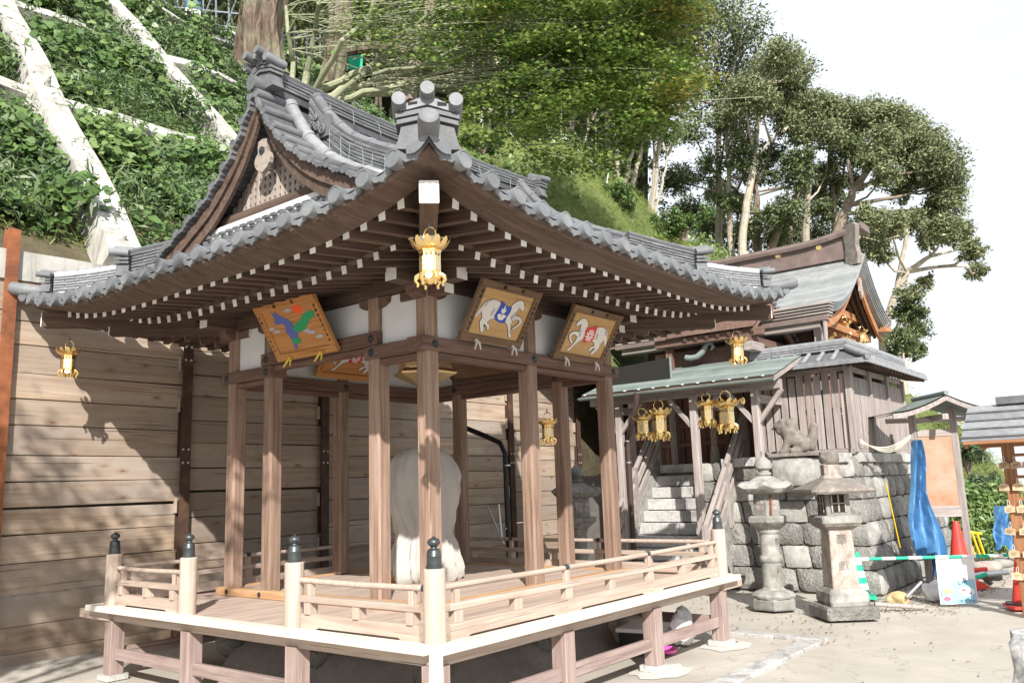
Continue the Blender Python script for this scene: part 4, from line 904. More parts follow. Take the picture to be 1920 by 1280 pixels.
def crest(I, w_, h, cx, cz, r, parent, kind):
    b = MB()
    if kind == 0:
        for a, l in ((90, 1.3), (60, .9), (120, .9)):
            M2 = Matrix.Translation((cx, 0, cz)) @ Matrix.Rotation(-rad(a-90), 4, 'Y'); b.prism([(0,.1*r),(.16*r,.5*l*r),(0,l*r),(-.16*r,.5*l*r)], -.0100, -.0088, M2)
        for a in (200, 235, 270, 305, 340):
            M2 = Matrix.Translation((cx, 0, cz)) @ Matrix.Rotation(-rad(a-90), 4, 'Y'); b.prism([(-.09*r,.1*r),(.09*r,.1*r),(.2*r,.7*r),(0,.8*r),(-.2*r,.7*r)], -.0100, -.0088, M2)
    else:
        for k in range(10):
            M2 = Matrix.Translation((cx, 0, cz)) @ Matrix.Rotation(rad(k*36), 4, 'Y'); b.prism([(-.06*r,.2*r),(.06*r,.2*r),(.15*r,.8*r),(0,.95*r),(-.15*r,.8*r)], -.0100, -.0088, M2)
    b.build('crest', PWHITE, parent, M=I)
def horse(I, w_, h, t, flip, cloth, kind):
    for k_, S_ in enumerate((HORSE, FORELEG)):
        S_ = smooth([(.5 + (u-.53)*.96, .02 + v*.94) for u, v in S_]); cx_, cz_ = (sum(q[i] for q in S_)/len(S_) for i in (0, 1)); big = []
        for i in range(len(S_)):
            a, b = np.array(S_[i-1]), np.array(S_[(i+1) % len(S_)]); tn = b - a; nn = np.array([-tn[1], tn[0]]); nn /= max(1e-6, np.linalg.norm(nn)); big.append(tuple(np.array(S_[i]) + nn*.009))
        poly(big, w_, h, I, INK, t, 'outline', -.0015 - k_*.003, .001, flip=flip); poly(S_, w_, h, I, CREAM, t, 'horse', -.003 - k_*.003, .0012, flip=flip)
    poly(CLOTH_, w_, h, I, cloth, t, 'saddle_cloth', -.0075, .0012, flip=flip); crest(I, w_, h, (.49 if not flip else .51)*w_, .52*h, .075, t, kind)
    for sx, sz in ((.855, .82),): poly([(sx-.012, sz), (sx, sz+.012), (sx+.012, sz), (sx, sz-.012)], w_, h, I, INK, t, 'eye', -.0075, .001, flip=flip)
    for pts in ([(.10,.60),(.13,.75),(.22,.77),(.16,.72),(.13,.60)], [(.70,.45),(.72,.62),(.75,.62),(.73,.45)], [(.30,.60),(.28,.45),(.31,.45),(.33,.60)]): poly(pts, w_, h, I, PGREY, t, 'shading_stroke', -.0075, .0007, flip=flip)
    poly([(.08,.60),(.02,.45),(.0,.30),(.05,.38),(.10,.48)], w_, h, I, CREAM, t, 'tail', -.003, .001, flip=flip)
tl = .32
t, I, w_, h = ema_picture((1.29, .93 - .02, 2.925), (2.14, .93 - .02, 2.925), (1.29, .60, 3.425), 'brown framed votive picture of a white horse in a blue cloth', BROWNF, GOLDB); horse(I, w_, h, t, False, PBLUE, 0)
t, I, w_, h = ema_picture((2.68, .93 - .02, 2.90), (3.59, .93 - .02, 2.90), (2.68, .60, 3.40), 'brown framed votive picture of a white horse in a red cloth', BROWNF, GOLDB); horse(I, w_, h, t, True, PRED, 1)
t, I, w_, h = ema_picture((.93 - .02, 2.94, 2.93), (.93 - .02, 2.04, 2.93), (.60, 2.94, 3.43), 'orange framed votive picture with a blue and green beast under a red sun', ORF, ORF)
poly([(.20,.98),(.24,.90),(.27,.97),(.30,.88),(.34,.84),(.44,.74),(.50,.62),(.48,.50),(.54,.44),(.50,.34),(.46,.26),(.40,.16),(.37,.04),(.32,.05),(.34,.20),(.33,.36),(.30,.48),(.34,.60),(.30,.68),(.20,.66),(.16,.72),(.20,.80)], w_, h, I, PLB, t, 'blue_beast')
poly([(.46,.50),(.54,.60),(.66,.66),(.78,.78),(.92,.82),(.98,.76),(.94,.66),(.84,.62),(.76,.52),(.66,.42),(.56,.40),(.50,.42)], w_, h, I, PGREEN, t, 'green_tail', -.0035)
poly([(.34,.26),(.44,.30),(.52,.26),(.50,.18),(.40,.14),(.35,.18)], w_, h, I, PGREEN, t, 'green_tail', -.0035)
poly([(.70 + .085*math.cos(a), .92 + .10*math.sin(a) - .02) for a in np.linspace(0, 6.1, 18)], w_, h, I, PSUN, t, 'sun')
for cx_, cz_ in ((.06,.60),(.14,.52),(.52,.93),(.78,.34),(.88,.22),(.70,.40)):
    poly([(cx_ + (.10 if i % 2 else .05)*math.cos(i*6.283/14), cz_ + (.055 if i % 2 else .03)*math.sin(i*6.283/14)) for i in range(14)], w_, h, I, PGREY, t, 'cloud', -.0035)
t, I, w_, h = ema_picture((1.95, 3.72, 2.95), (2.92, 3.72, 2.95), (1.95, 3.45, 3.43), 'orange votive picture with a white horse and rider hung inside at the back', ORF, ORF)
horse(I, w_, h, t, True, PRED, 1); poly([(.45,.70),(.55,.70),(.57,.86),(.50,.92),(.43,.86)], w_, h, I, INK, t, 'rider', -.0045)
t, I, w_, h = ema_picture((3.72, 3.15, 2.93), (3.72, 2.12, 2.93), (3.30, 3.15, 3.25), 'dark framed votive picture leaning inward over the back right of the stage', W_ROOF, BROWNF)
WCLIP = mat('white_folded_cloth', (.62,.60,.57), .8); YCLIP = mat('yellow_tassel_cord', (.70,.52,.08), .6)
for x, nm in ((1.48, 'left clip under the blue cloth horse picture'), (2.0, 'right clip under the blue cloth horse picture')): hook_clip((x, .90, 2.905), (0,-1,0), WCLIP, 'white folded ' + nm, (1,0,0))
for x, nm in ((2.86, 'left clip under the red cloth horse picture'), (3.42, 'right clip under the red cloth horse picture')): hook_clip((x, .90, 2.88), (0,-1,0), WCLIP, 'white folded ' + nm, (1,0,0))
for y, nm in ((2.72, 'left'), (2.25, 'right')): hook_clip((.90, y, 2.91), (-1,0,0), YCLIP, 'yellow tasselled cord at the %s foot of the blue beast picture' % nm, (0,-1,0))
# ---- big gilt ceiling lamp inside
t = thing('ceiling_lamp', 'large gilt hexagonal lamp hanging inside under the pavilion ceiling', 'lamp', (MC, MC, 2.7))
m = MB()
def hx(r, z): return [(MC + r*math.cos(a), MC + r*math.sin(a), z) for a in [math.pi*2*i/6 for i in range(6)]]
m.sweep([hx(.04, 2.72), hx(.34, 2.86), hx(.36, 2.88), hx(.30, 2.92), hx(.30, 3.1), hx(.1, 3.25)], True, True); m.build('shade', GOLDD, t)
m = MB(); m.lathe([(0,-.09),(.03,-.07),(.045,-.04),(.03,-.02),(.05,.0),(.03,.02)], 12, Matrix.Translation((MC, MC, 2.72)), cap=False); m.build('finial', GOLD, t, 'a')
m = MB(); m.tube([(MC, MC, 3.2), (MC, MC, 3.52)], .008, 6); m.build('chain', IRON, t)
# ---- drum on its stand under a canvas cover
def cover(cx_, cy_, z0):
    rows = []; prof_ = [(0,.30,.20),(.03,.36,.25),(.10,.37,.27),(.20,.35,.26),(.32,.31,.235),(.40,.275,.215),(.44,.275,.22),(.55,.31,.24),(.68,.355,.26),(.82,.385,.275),(.96,.395,.28),(1.06,.36,.26),(1.14,.31,.235),(1.20,.24,.19),(1.24,.13,.11),(1.252,.0,.0)]
    pz = [p[0] for p in prof_]
    for i in range(60):
        z = 1.252 * (1 - (1 - i/59)**1.0); a_ = np.interp(z, pz, [p[1] for p in prof_]); b_ = np.interp(z, pz, [p[2] for p in prof_]); row = []
        for j in range(96):
            an = 2*math.pi*j/96
            w = (.020*math.sin(an*7 + math.sin(z*4)*1.5) + .012*math.sin(an*15 + z*7) + .007*math.sin(an*31 + z*11 + math.sin(z*9)))*(1.0 + (1.3 if z < .42 else 0)*(1 - z/.42 if z < .42 else 0)) * min(1, (1.26 - z)*4)
            w += .012*math.sin(z*26 + an*3)*max(0, 1 - abs(z - .47)/.16) + .010*vnoise(an*3, z*6)
            f = 1 + w/max(a_, .05)*1.0 if a_ > .05 else 1
            if z < .02: f *= 1.02 + .05*math.sin(an*5)
            x_ = math.cos(an)*a_*f; y_ = math.sin(an)*b_*f; row.append((cx_ + (x_*.79 + y_*.6), cy_ + (-x_*.6 + y_*.79), z0 + z))
        rows.append(row)
    m = MB(); m.sweep(rows, True); return m
m = cover(2.27, 2.33, HD + .063)
m.v = [(x, y, (z - HD)*1.1 + HD - .006) for x, y, z in m.v]
tag(m.build('covered_drum', CLOTH, None, 'a'), 'large drum shape on a stand hidden under a tied grey canvas cover', 'covered drum')
WGLOSS = wood('varnished_orange_wood', (.60,.24,.05), (.45,.16,.03), (.70,.33,.08), rough=.25)
tag(link('stand_foot', rockmesh('stand_foot', (.085,.06,.075), WGLOSS, 2, 3, .45, .08), None, Matrix.Translation((1.98, 2.46, HD + .128)) @ Matrix.Rotation(.8, 4, 'Z')), 'glossy orange wooden stand foot showing beside the canvas cover', 'stand foot')
# ---- black rainwater pipe behind the stage
t = thing('rainwater_pipe', 'black rainwater pipe with clips bending down behind the stage', 'drainpipe', (4.6, 3.2, 0))
pp = [hit(x, y, 0, 4.62) for x, y in ((868, 800), (905, 815), (938, 830), (947, 850), (950, 930), (955, 1050))]; pp.append(np.array([pp[-1][0], pp[-1][1], 0]))
m = MB(); m.tube(pp, .035, 12); m.build('pipe', BLACKP, t, 'a')
for y in (872, 990):
    c = hit(951, y, 0, 4.62); m = MB(); m.tube([c - np.array([0,0,.01]), c + np.array([0,0,.01])], .041, 12); m.build('pipe_clip', STEEL, t)
for k_, (x0, x1, yy) in enumerate(((915, 945, 950), (935, 942, 945))):
    m = MB(); a, b = hit(x0, yy, 0, 4.5), hit(x1, 1020, 0, 4.5); m.tube([a, b], .014, 8); tag(m.build('steel_pole', STEEL, None), ['thin steel pole leaning steeply left of the black rainwater pipe', 'short steel pole leaning close beside the black rainwater pipe'][k_], 'pole')
# ================================================================== SHRINE COMPLEX ON ITS STONE TERRACE
def stone_block(name, q, nrm, th, mat_, parent, seed, bul=.05, gap=.007, flat=False):
    """one dressed-rough block in the quad q (4 corners, counter clockwise seen from outside)"""
    q = [Vector(p) for p in q]; c = sum(q, Vector()) / 4; n_ = Vector(nrm).normalized(); k = 5; vs = []; fs = []
    rr = random.Random(seed); cut = [rr.uniform(.0, .16) for _ in range(4)]
    for i in range(k):
        for j in range(k):
            u, v = i/(k-1), j/(k-1); p = (q[0].lerp(q[1], u)).lerp(q[3].lerp(q[2], u), v)
            e = min(u, 1-u, v, 1-v); cor = (0 if u < .5 else 1) + (0 if v < .5 else 2); co = cut[cor] if (u in (0, 1) and v in (0, 1)) else 0
            p = p.lerp(c, co); d = c - p; L_ = d.length
            if e == 0: p = p + d * min(.3, gap / max(L_, .01)) * 1.4
            h = (0 if e == 0 else bul * (.8 + .35*vnoise(p.x*9+seed, p.y*9, p.z*9))) + (-.012 if e == 0 else 0)
            vs.append(p + n_*h)
    m = k*k; edge = [i*k for i in range(k)] + [(k-1)*k + j for j in range(1, k)] + [(k-1-i)*k + (k-1) for i in range(1, k)] + [k-1-j for j in range(1, k-1)]
    for i in range(k-1):
        for j in range(k-1): fs.append((i*k+j, (i+1)*k+j, (i+1)*k+j+1, i*k+j+1))
    base = len(vs)
    for e in edge: vs.append(vs[e] - n_*th)
    for a in range(len(edge)):
        b = (a+1) % len(edge); fs.append((edge[b], edge[a], base+a, base+b))
    return MB().add(vs, fs).build(name, mat_, parent, True)
terr = thing('stone_terrace', 'high battered terrace wall of rough grey blocks below the slatted shrine enclosure', 'stone wall', (9, .5, 0))
X0, X1, ZT = 8.30, 8.85, 1.93
JOINT = mottled('wall_joint_earth', (.16,.15,.135), (.10,.09,.08), 6, .95, .4, rnd=False)
m = MB(); ya, yb_ = -.44, 1.95
m.add([(X0+.05, ya+.05, -.05), (X0+.05, yb_, -.05), (14, yb_, -.05), (14, ya+.05, -.05), (X1+.05, -.0, ZT), (X1+.05, yb_, ZT), (14, yb_, ZT), (14, -.0, ZT)], [(0,1,5,4),(1,2,6,5),(2,3,7,6),(3,0,4,7),(4,5,6,7)]); m.build('fill', JOINT, terr)
m = MB(); m.box((9.3, 1.9, -.05), (14, 6.5, 1.78)); m.build('fill', JOINT, terr)
sd_ = 0; nrow = 6
for r in range(nrow):
    v0, v1 = r/nrow, (r+1)/nrow; y = -.44
    fy = lambda v: -.44 + .40*v; fx = lambda v: X0 + (X1-X0)*v
    t = 0; ln = 2.55
    while t < ln - .05:
        w_ = min(random.uniform(.30, .58), ln - t); w_ = ln - t if ln - t - w_ < .2 else w_
        jj = random.uniform(-.02, .02)
        q = [(fx(v0), fy(v0)+t+w_, ZT*v0), (fx(v0), fy(v0)+t, ZT*v0), (fx(v1), fy(v1)+t+jj, ZT*v1), (fx(v1), fy(v1)+t+w_+jj, ZT*v1)]
        stone_block('wall_stone', q, (-1, 0, .28), .2, STONE if random.random() < .7 else STONEL, terr, sd_, .036); sd_ += 1; t += w_
    t = 0; ln = 4.9
    while t < ln - .05:
        w_ = min(random.uniform(.34, .62), ln - t); w_ = ln - t if ln - t - w_ < .2 else w_
        q = [(fx(v0)+t, fy(v0), ZT*v0), (fx(v0)+t+w_, fy(v0), ZT*v0), (fx(v1)+t+w_, fy(v1), ZT*v1), (fx(v1)+t, fy(v1), ZT*v1)]
        stone_block('wall_stone', q, (0, -1, .2), .2, STONE if random.random() < .55 else STONEL, terr, sd_, .036); sd_ += 1; t += w_
for i in range(5): bar('coping_stone', (8.86, -.02+.4*i, ZT - .04), (8.86, .37+.4*i, ZT - .04), .26, .14, GRANITE, terr, .01)
for i in range(8): bar('coping_stone', (9.0+i*.6, .0, ZT - .04), (9.59+i*.6, .0, ZT - .04), .26, .14, GRANITE, terr, .01)
# stairs
st = thing('stone_stairs', 'broad granite stairs climbing to the shrine under the green copper roof', 'stairs', (8.3, 2.7, 0))
ns = 10
for i in range(ns):
    z = ZT*(i+1)/ns - .01; x = 7.85 + i*.165
    for a, b in ((1.98, 2.66), (2.67, 3.4)): bar('step', (x + .14, a, z - .09), (x + .14, b, z - .09), .34, .18, GRANITE, st, .008)
for yy in (1.86, 3.5):
    m = MB(); m.prism([(7.65, 0), (9.45, 0), (9.45, 2.0), (9.25, 2.0), (7.65, .28)], yy - .10, yy + .10); m.build('side_wall', STONEL, st)
for yy, nm in ((1.78, 'right'), (3.42, 'left')):
    t = thing('stair_handrail', 'grey timber handrail on the %s side of the stone stairs' % nm, 'handrail', (8.3, yy, .5))
    for off, w_, h in ((.80, .07, .06), (.55, .045, .10), (.28, .045, .09)): bar('rail', (7.6, yy, .12 + off), (9.35, yy, 1.98 + off), w_, h, W_GREY, t)
    for x in (7.6, 8.45, 9.35): bar('post', (x, yy, .0 + (x-7.6)*1.05), (x, yy, .98 + (x-7.6)*1.06), .08, .08, W_GREY, t)
# copper lean-to roof over the stairs
cop = thing('copper_canopy', 'green copper canopy roof on timber posts over the stone stairs', 'canopy', (8.6, 2, 0))
XE, XT = 7.75, 9.9
def cz(x): return 3.10 + (x - XE)*.33
ys = [.62 + i*.168 for i in range(20)]
n = 9
for i in range(n):                                           # horizontal copper courses
    a, b = XE + (XT-XE)*i/n, XE + (XT-XE)*(i+1)/n + .03
    bar('copper_sheet', (a + (b-a)/2, .60, cz((a+b)/2) + .012 - i*.0), (a + (b-a)/2, 3.95, cz((a+b)/2) + .012), 1e-3 + (b-a)*1.05, .012, COPPER, cop, .003, up=(-.33, 0, 1))
bar('eave_board', (XE - .01, .60, cz(XE) - .05), (XE - .01, 3.95, cz(XE) - .05), .03, .07, W_ROOF, cop)
for y in ys: bar('rafter', (XE + .02, y, cz(XE) - .045), (XT, y, cz(XT) - .045), .05, .06, W_GREY, cop, .003)
bar('beam', (8.05, .62, 3.00), (8.05, 3.95, 3.00), .12, .14, W_GREY, cop); bar('beam', (9.5, .62, 3.4), (9.5, 3.95, 3.4), .12, .16, W_GREY, cop)
for y in (3.42, 2.05, 1.03):
    bar('post', (8.05, y, 0), (8.05, y, 2.93), .11, .11, W_GREY, cop, .008)
    bar('cross_beam', (8.0, y, 2.82), (9.6, y, 2.82), .09, .12, W_GREY, cop)
    for s in (-1, 1): bar('brace', (8.05, y + s*.42, 2.92), (8.05, y + s*.03, 2.45), .06, .07, W_GREY, cop)
m = MB(); rows = []
for y in (.58, 3.97): rows.append([(XE - .05 + .05*math.cos(a), y, cz(XE) - .04 + .05*math.sin(a)) for a in np.linspace(math.pi, 2*math.pi, 9)] + [(XE - .05 + .043*math.cos(a), y, cz(XE) - .04 + .043*math.sin(a)) for a in np.linspace(2*math.pi, math.pi, 9)])
m.sweep(rows, True, True); m.build('gutter', COPPER, cop, 'a')
for i in range(13):
    y = .75 + i*.26; bar('gutter_strap', (XE - .06, y, cz(XE)+.0), (XE + .05, y, cz(XE)+.02), .02, .012, WHITEP, cop, 0)
t = thing('corner_drainpipe', 'dark brown drainpipe elbowing down from the copper canopy gutter', 'drainpipe', (7.8, 2.85, 2))
BRP = mat('dark_brown_pipe', (.07,.045,.04), .3)
m = MB(); m.tube([(XE - .05, 2.85, cz(XE) - .05), (XE - .05, 2.87, 2.90), (XE + .05, 3.05, 2.55), (8.03, 3.25, 2.35), (8.03, 3.27, 2.2), (8.03, 3.27, 0)], [.06, .045, .042, .042, .042, .042], 12); m.build('pipe', BRP, t, 'a')
for z in (2.3, 1.95): m = MB(); m.tube([(8.03, 3.27, z), (8.03, 3.27, z+.02)], .047, 12); m.build('pipe_clip', STEEL, t)
# low dark gable panel and ridge flourish on the copper roof
t = thing('dark_roof_end', 'dark boarded roof end standing on the left part of the copper canopy', 'roof end', (8.3, 3.3, 3.4))
MB().prism([(-.65, 0), (.55, 0), (.55, .36), (-.65, .42)], -.03, .03, Matrix.Translation((8.3, 3.2, 3.22)) @ Matrix.Rotation(rad(90), 4, 'Z')).build('panel', DARKM, t)
bar('corner_flashing', (8.27, 2.52, 3.26), (8.27, 2.52, 3.66), .03, .03, COPPER, t)
m = MB(); m.tube([(9.0, 2.6, 3.72), (9.0, 2.5, 3.70), (9.0, 2.38, 3.71), (9.0, 2.28, 3.78), (9.0, 2.2, 3.90), (9.0, 2.12, 3.92), (9.0, 2.08, 3.84), (9.0, 2.13, 3.80)], [.05,.05,.05,.05,.045,.04,.03,.02], 10); m.build('scroll', COPPER, t, 'a')
# brown panelled front of the shrine hall behind the stairs
hall = thing('shrine_hall_front', 'brown plank wall and doors of the shrine hall at the top of the stairs', 'hall front', (9.9, 2.8, 1.8))
W_BRN = wood('red_brown_plank', (.27,.155,.115), (.15,.08,.06), (.35,.23,.18), var=.16)
for i in range(21):
    y = 1.18 + i*.148; bar('plank', (9.9 + (.015 if i % 2 else 0), y, 1.92), (9.9 + (.015 if i % 2 else 0), y, 3.35), .130, .03, W_BRN, hall, .003, up=(1, 0, 0))
for z in (1.86, 2.28, 2.62, 3.38): bar('rail', (9.87, 1.08, z), (9.87, 4.3, z), .05, .08, W_BRN, hall)
for y in (1.08, 1.72, 3.35, 4.2): bar('post', (9.84, y, 1.8), (9.84, y, 3.6), .13, .13, W_GREY, hall)
MB().box((10.0, 1.05, 1.8), (10.05, 4.3, 3.5)).build('backing', DARKM, hall)
# straw bell rope
t = thing('bell_rope', 'thick braided bell rope hanging at the top of the stairs', 'rope', (9.3, 2.33, 2.0))
ROPE = mottled('straw_rope', (.42,.37,.30), (.26,.22,.17), 30, .95, .5)
for k_ in range(3):
    m = MB(); m.tube([(9.3 + .028*math.cos(z*14 + k_*2.09), 2.33 + .028*math.sin(z*14 + k_*2.09), z) for z in np.linspace(2.25, 3.3, 40)], .030, 8); m.build('strand', ROPE, t, 'a')
m = MB(); m.lathe([(.05,.40),(.065,.37),(.05,.33),(.075,.2),(.09,.02),(.07,.0)], 14, Matrix.Translation((9.3, 2.33, 1.9))); m.build('tassel', ROPE, t, 'a')
# ---- slatted enclosure
en = thing('slatted_enclosure', 'grey board fence enclosure with a small tiled roof on the stone terrace', 'enclosure', (9.6, .6, 1.93))
for i in range(10):
    y = .02 + i*.1335; bar('slat', (9.02, y, 2.03), (9.02, y, 3.22 - (.0 if i % 3 else .05)), .108, .024, W_GREY, en, .003, up=(1, 0, 0))
for i in range(30):
    x = 9.06 + i*.10; bar('slat', (x, -.07, 2.03), (x, -.07, 3.12), .075, .022, W_GREY, en, .003, up=(0, 1, 0))
for x in (9.0, 10.0, 11.0, 12.0): bar('post', (x, -.07, 1.97), (x, -.07, 3.25), .10, .10, W_GREY, en)
bar('post', (9.0, 1.36, 1.97), (9.0, 1.36, 3.3), .12, .12, W_GREY, en)
for z in (1.99, 3.24): bar('rail', (9.05, -.12, z), (9.05, 1.45, z), .07, .08, W_GREY, en); bar('rail', (8.95, -.045, z), (12.05, -.045, z), .06, .08, W_GREY, en)
bar('rail', (9.06, -.05, 2.62), (9.06, 1.4, 2.62), .03, .08, W_GREY, en)
for i, y in enumerate((.10, .42, .70, 1.0)): bar('inner_frame', (9.5, y, 2.0), (9.5, y, 3.25), .06, .05, W_ORANGE, en)
bar('inner_frame', (9.5, -.0, 3.17), (9.5, 1.4, 3.17), .06, .06, W_ORANGE, en)
# its roof: two arms meeting at the corner, tiled
def fence_roof(p0, p1, side, n, half, rise, parent):
    P0, P1 = Vector(p0), Vector(p1); d = (P1-P0).normalized(); s = Vector(side); up = Vector((0,0,1)); L_ = (P1-P0).length
    for sg in (1, -1):
        rows = [[P0 + s*sg*half*t + up*(rise*(1-t)**1.2) - d*(0 if sg < 0 else half*t), P1 + s*sg*half*t + up*(rise*(1-t)**1.2)] for t in (0, .33, .66, 1)]
        MB().sweep(rows).build('roof_bed', TILE, parent)
        e0 = P0 - d*(half if sg > 0 else 0)
        bar('eave_tile_band', e0 + s*sg*(half+.0) - up*.012, P1 + s*sg*half - up*.012, .03, .075, TILE2, parent)
        for i in range(n):
            q = P0 + d*(L_*(i+.5)/n)
            bar('pan_tile', q + s*sg*half*.98 + up*.03, q + s*sg*half*.12 + up*(rise*.92+.01), .055, .045, TILE2, parent, .012)
            bar('eave_rafter', q + s*sg*half*.95 - up*.06, q + s*sg*.05 - up*.0, .04, .05, W_ROOF, parent, .003)
    for l in range(3):
        k = max(3, int(L_/.32))
        for i in range(k): bar('ridge_tile', P0 + d*(L_*i/k + .004) + up*(rise + .02 + l*.04), P0 + d*(L_*(i+1)/k - .004) + up*(rise + .02 + l*.04), .15 - l*.012, .034, TILE2, parent, .005)
    m = MB(); m.tube([P0 - d*.03 + up*(rise+.135), P1 + up*(rise+.135)], .05, 10); m.build('ridge_cap_tile', TILE2, parent, 'a')
fence_roof((9.02, -.07, 3.30), (9.02, 1.45, 3.30), (-1, 0, 0), 7, .40, .22, en)
fence_roof((9.02, -.07, 3.30), (12.2, -.07, 3.30), (0, -1, 0), 17, .40, .22, en)
m = MB(); m.tube([(8.60, -.50, 3.335), (8.8, -.28, 3.44), (9.02, -.07, 3.56)], [.05, .05, .06], 10); m.build('hip_tile', TILE2, en, 'a')
# ---- main shrine: curved shingled roof, ridge running across, gable to the right
ms = thing('main_shrine', 'shrine hall with sweeping grey shingled gable roof and brown copper ridge above the enclosure', 'shrine', (11.5, 2, 1.9))
SHING = mottled('grey_copper_shingle', (.33,.345,.35), (.23,.24,.245), 5, .5, .15, (.42,.44,.44)); RIDGEB = mottled('brown_ridge_copper', (.175,.13,.118), (.11,.085,.078), 5, .5, .1, (.24,.185,.165))
FR = [(0, 5.70), (.25, 5.46), (.55, 5.20), (.9, 4.94), (1.25, 4.72), (1.6, 4.56), (1.95, 4.46), (2.2, 4.42)]
BK = [(0, 5.70), (.2, 5.42), (.45, 5.12), (.75, 4.86), (1.05, 4.66), (1.35, 4.52)]
yA, yB = .30, 4.6
def flare(y): return .06*max(0, 1 - (y-yA)/1.2)**2
for tb, sg in ((FR, -1), (BK, 1)):
    S_ = [t[0] for t in tb]; Z_ = [t[1] for t in tb]; nc = 26 if sg < 0 else 12; smax = S_[-1]
    for i in range(nc):                                      # overlapping courses
        a, b = smax*i/nc, smax*(i+1)/nc; rows = []
        for y in np.linspace(yA, yB, 8):
            za, zb = np.interp(a, S_, Z_) + flare(y)*a/smax, np.interp(b, S_, Z_) + flare(y)*b/smax
            yo = y - .0; rows.append([(11.95 + sg*a, yo, za - .01), (11.95 + sg*b, yo, zb + .016), (11.95 + sg*b, yo, zb - .02), (11.95 + sg*a, yo, za - .05)])
        MB().sweep(rows, True, True).build('shingle_course', SHING, ms)
    for l in range(5):                                       # layered thick edge at the verge and eave
        rows = []
        for s_ in np.linspace(0, smax, 14):
            z = np.interp(s_, S_, Z_) + flare(yA)*s_/smax - .015 - l*.034; w_ = l*.022
            rows.append([(11.95 + sg*(s_ - w_*.6), yA + w_ - .02, z), (11.95 + sg*(s_ - w_*.6), yA + w_ - .02, z - .028), (11.95 + sg*(s_-w_*.6), yA + .3, z - .028), (11.95 + sg*(s_-w_*.6), yA + .3, z)])
        MB().sweep(rows, True, True).build('verge_layer', SHING, ms)
        z = Z_[-1] - .02 - l*.045; bar('eave_layer', (11.95 + sg*(smax - .02 - l*.03), yA + .02*l, z + flare(yA)*.5), (11.95 + sg*(smax - .02 - l*.03), yB, z), .22, .038, W_GREY, ms, .003)
    rows = []
    for s_ in np.linspace(0, smax*.93, 12):
        z = np.interp(s_, S_, Z_) - .22; rows.append([(11.95 + sg*s_, yA + .16, z), (11.95 + sg*s_, yA + .16, z - .17), (11.95 + sg*s_, yA + .21, z - .17), (11.95 + sg*s_, yA + .21, z)])
    MB().sweep(rows, True, True).build('bargeboard', W_ORANGE, ms)
    rows = []
    for s_ in np.linspace(0, smax*.9, 12):
        z = np.interp(s_, S_, Z_) - .25; rows.append([(11.95 + sg*s_, yA + .22, z), (11.95 + sg*s_, yB, z)])
    MB().sweep(rows).build('soffit', W_ROOF, ms)
    for k_ in range(14):
        y = yA + .28 + k_*.11; 
        for q in range(3):
            s0, s1 = smax*.9*(q)/3, smax*.9*(q+1)/3
            bar('rafter', (11.95 + sg*s0, y, np.interp(s0, S_, Z_) - .30), (11.95 + sg*s1, y, np.interp(s1, S_, Z_) - .30), .05, .06, W_ROOF, ms, 0)
# ridge box, curved upward at its end
rows = []; rows2 = []
for y in np.linspace(.22, 4.6, 24):
    zz = 5.70 + .20*max(0, (1.6 - y)/1.5)**2 + .06*max(0, (y-3)/1.6)
    rows.append([(11.78, y+.25, 5.62), (11.78, y+.25, zz + .25), (12.12, y+.25, zz + .25), (12.12, y+.25, 5.62)])
    rows2.append([(11.70, y, zz + .25), (11.68, y, zz + .31), (11.72, y, zz + .38), (12.18, y, zz + .38), (12.22, y, zz + .31), (12.20, y, zz + .25)])
MB().sweep(rows, True, True).build('ridge_box', RIDGEB, ms); MB().sweep(rows2, True, True).build('ridge_cap', RIDGEB, ms)
for y in (.95, 1.75): m = MB(); m.lathe([(.0,.016),(.03,.016),(.034,.010),(.055,.012),(.062,.0)], 18, Matrix.Translation((11.778, y+.1, 5.93)) @ Matrix.Rotation(rad(-90), 4, 'Y'), cap=False); m.build('gilt_medallion', GOLD, ms, 'a')
m = MB(); m.prism([(-.13,-.45),(.13,-.45),(.16,-.30),(.12,-.1),(.15,.1),(.17,.28),(.10,.34),(-.10,.34),(-.17,.28),(-.15,.1),(-.12,-.1),(-.16,-.30)], -.05, .05, Matrix.Translation((11.70, .42, 5.9)) @ Matrix.Rotation(rad(60), 4, 'Z')); m.build('ridge_end_board', STONEM, ms)
m = MB(); m.lathe([(.0,.02),(.05,.016),(.06,0)], 16, Matrix.Translation((11.9, .34, 6.03)) @ Matrix.Rotation(rad(90), 4, 'X'), cap=False); m.build('gilt_medallion', GOLD, ms, 'a')
# body, posts, beams under the roof
MB().box((10.9, .95, 1.9), (12.9, 4.4, 4.6)).build('body_wall', W_BRN, ms)
MB().prism([(-1.1, 4.2), (.95, 4.2), (.4, 4.9), (0, 5.35), (-.5, 4.95)], -.02, .02, Matrix.Translation((11.95, .93, 0))).build('gable_wall', W_ORANGE, ms)
for (a, b, z, mm) in (((9.9, .7), (13.1, .7), 4.25, W_ORANGE), ((9.95, .62), (9.95, 4.4), 4.12, W_GREY), ((10.9, .8), (12.9, .8), 4.62, W_ORANGE)): bar('beam', (*a, z), (*b, z), .12, .13, mm, ms)
for x, y in ((9.95, .62), (9.95, 2.2), (10.85, .9), (12.9, .9)): bar('post', (x, y, 1.9), (x, y, 4.35), .12, .12, W_GREY if x < 10 else W_ORANGE, ms)
bar('eave_gutter', (9.70, .36, 4.18), (9.70, 4.4, 4.18), .09, .08, RIDGEB, ms); m = MB(); m.tube([(9.70, .42, 4.16), (9.72, .44, 3.4)], .035, 10); m.build('gutter_pipe', W_GREY, ms)
bar('beam_nose', (12.9, .35, 4.38), (13.35, .35, 4.42), .09, .09, W_ORANGE, ms)
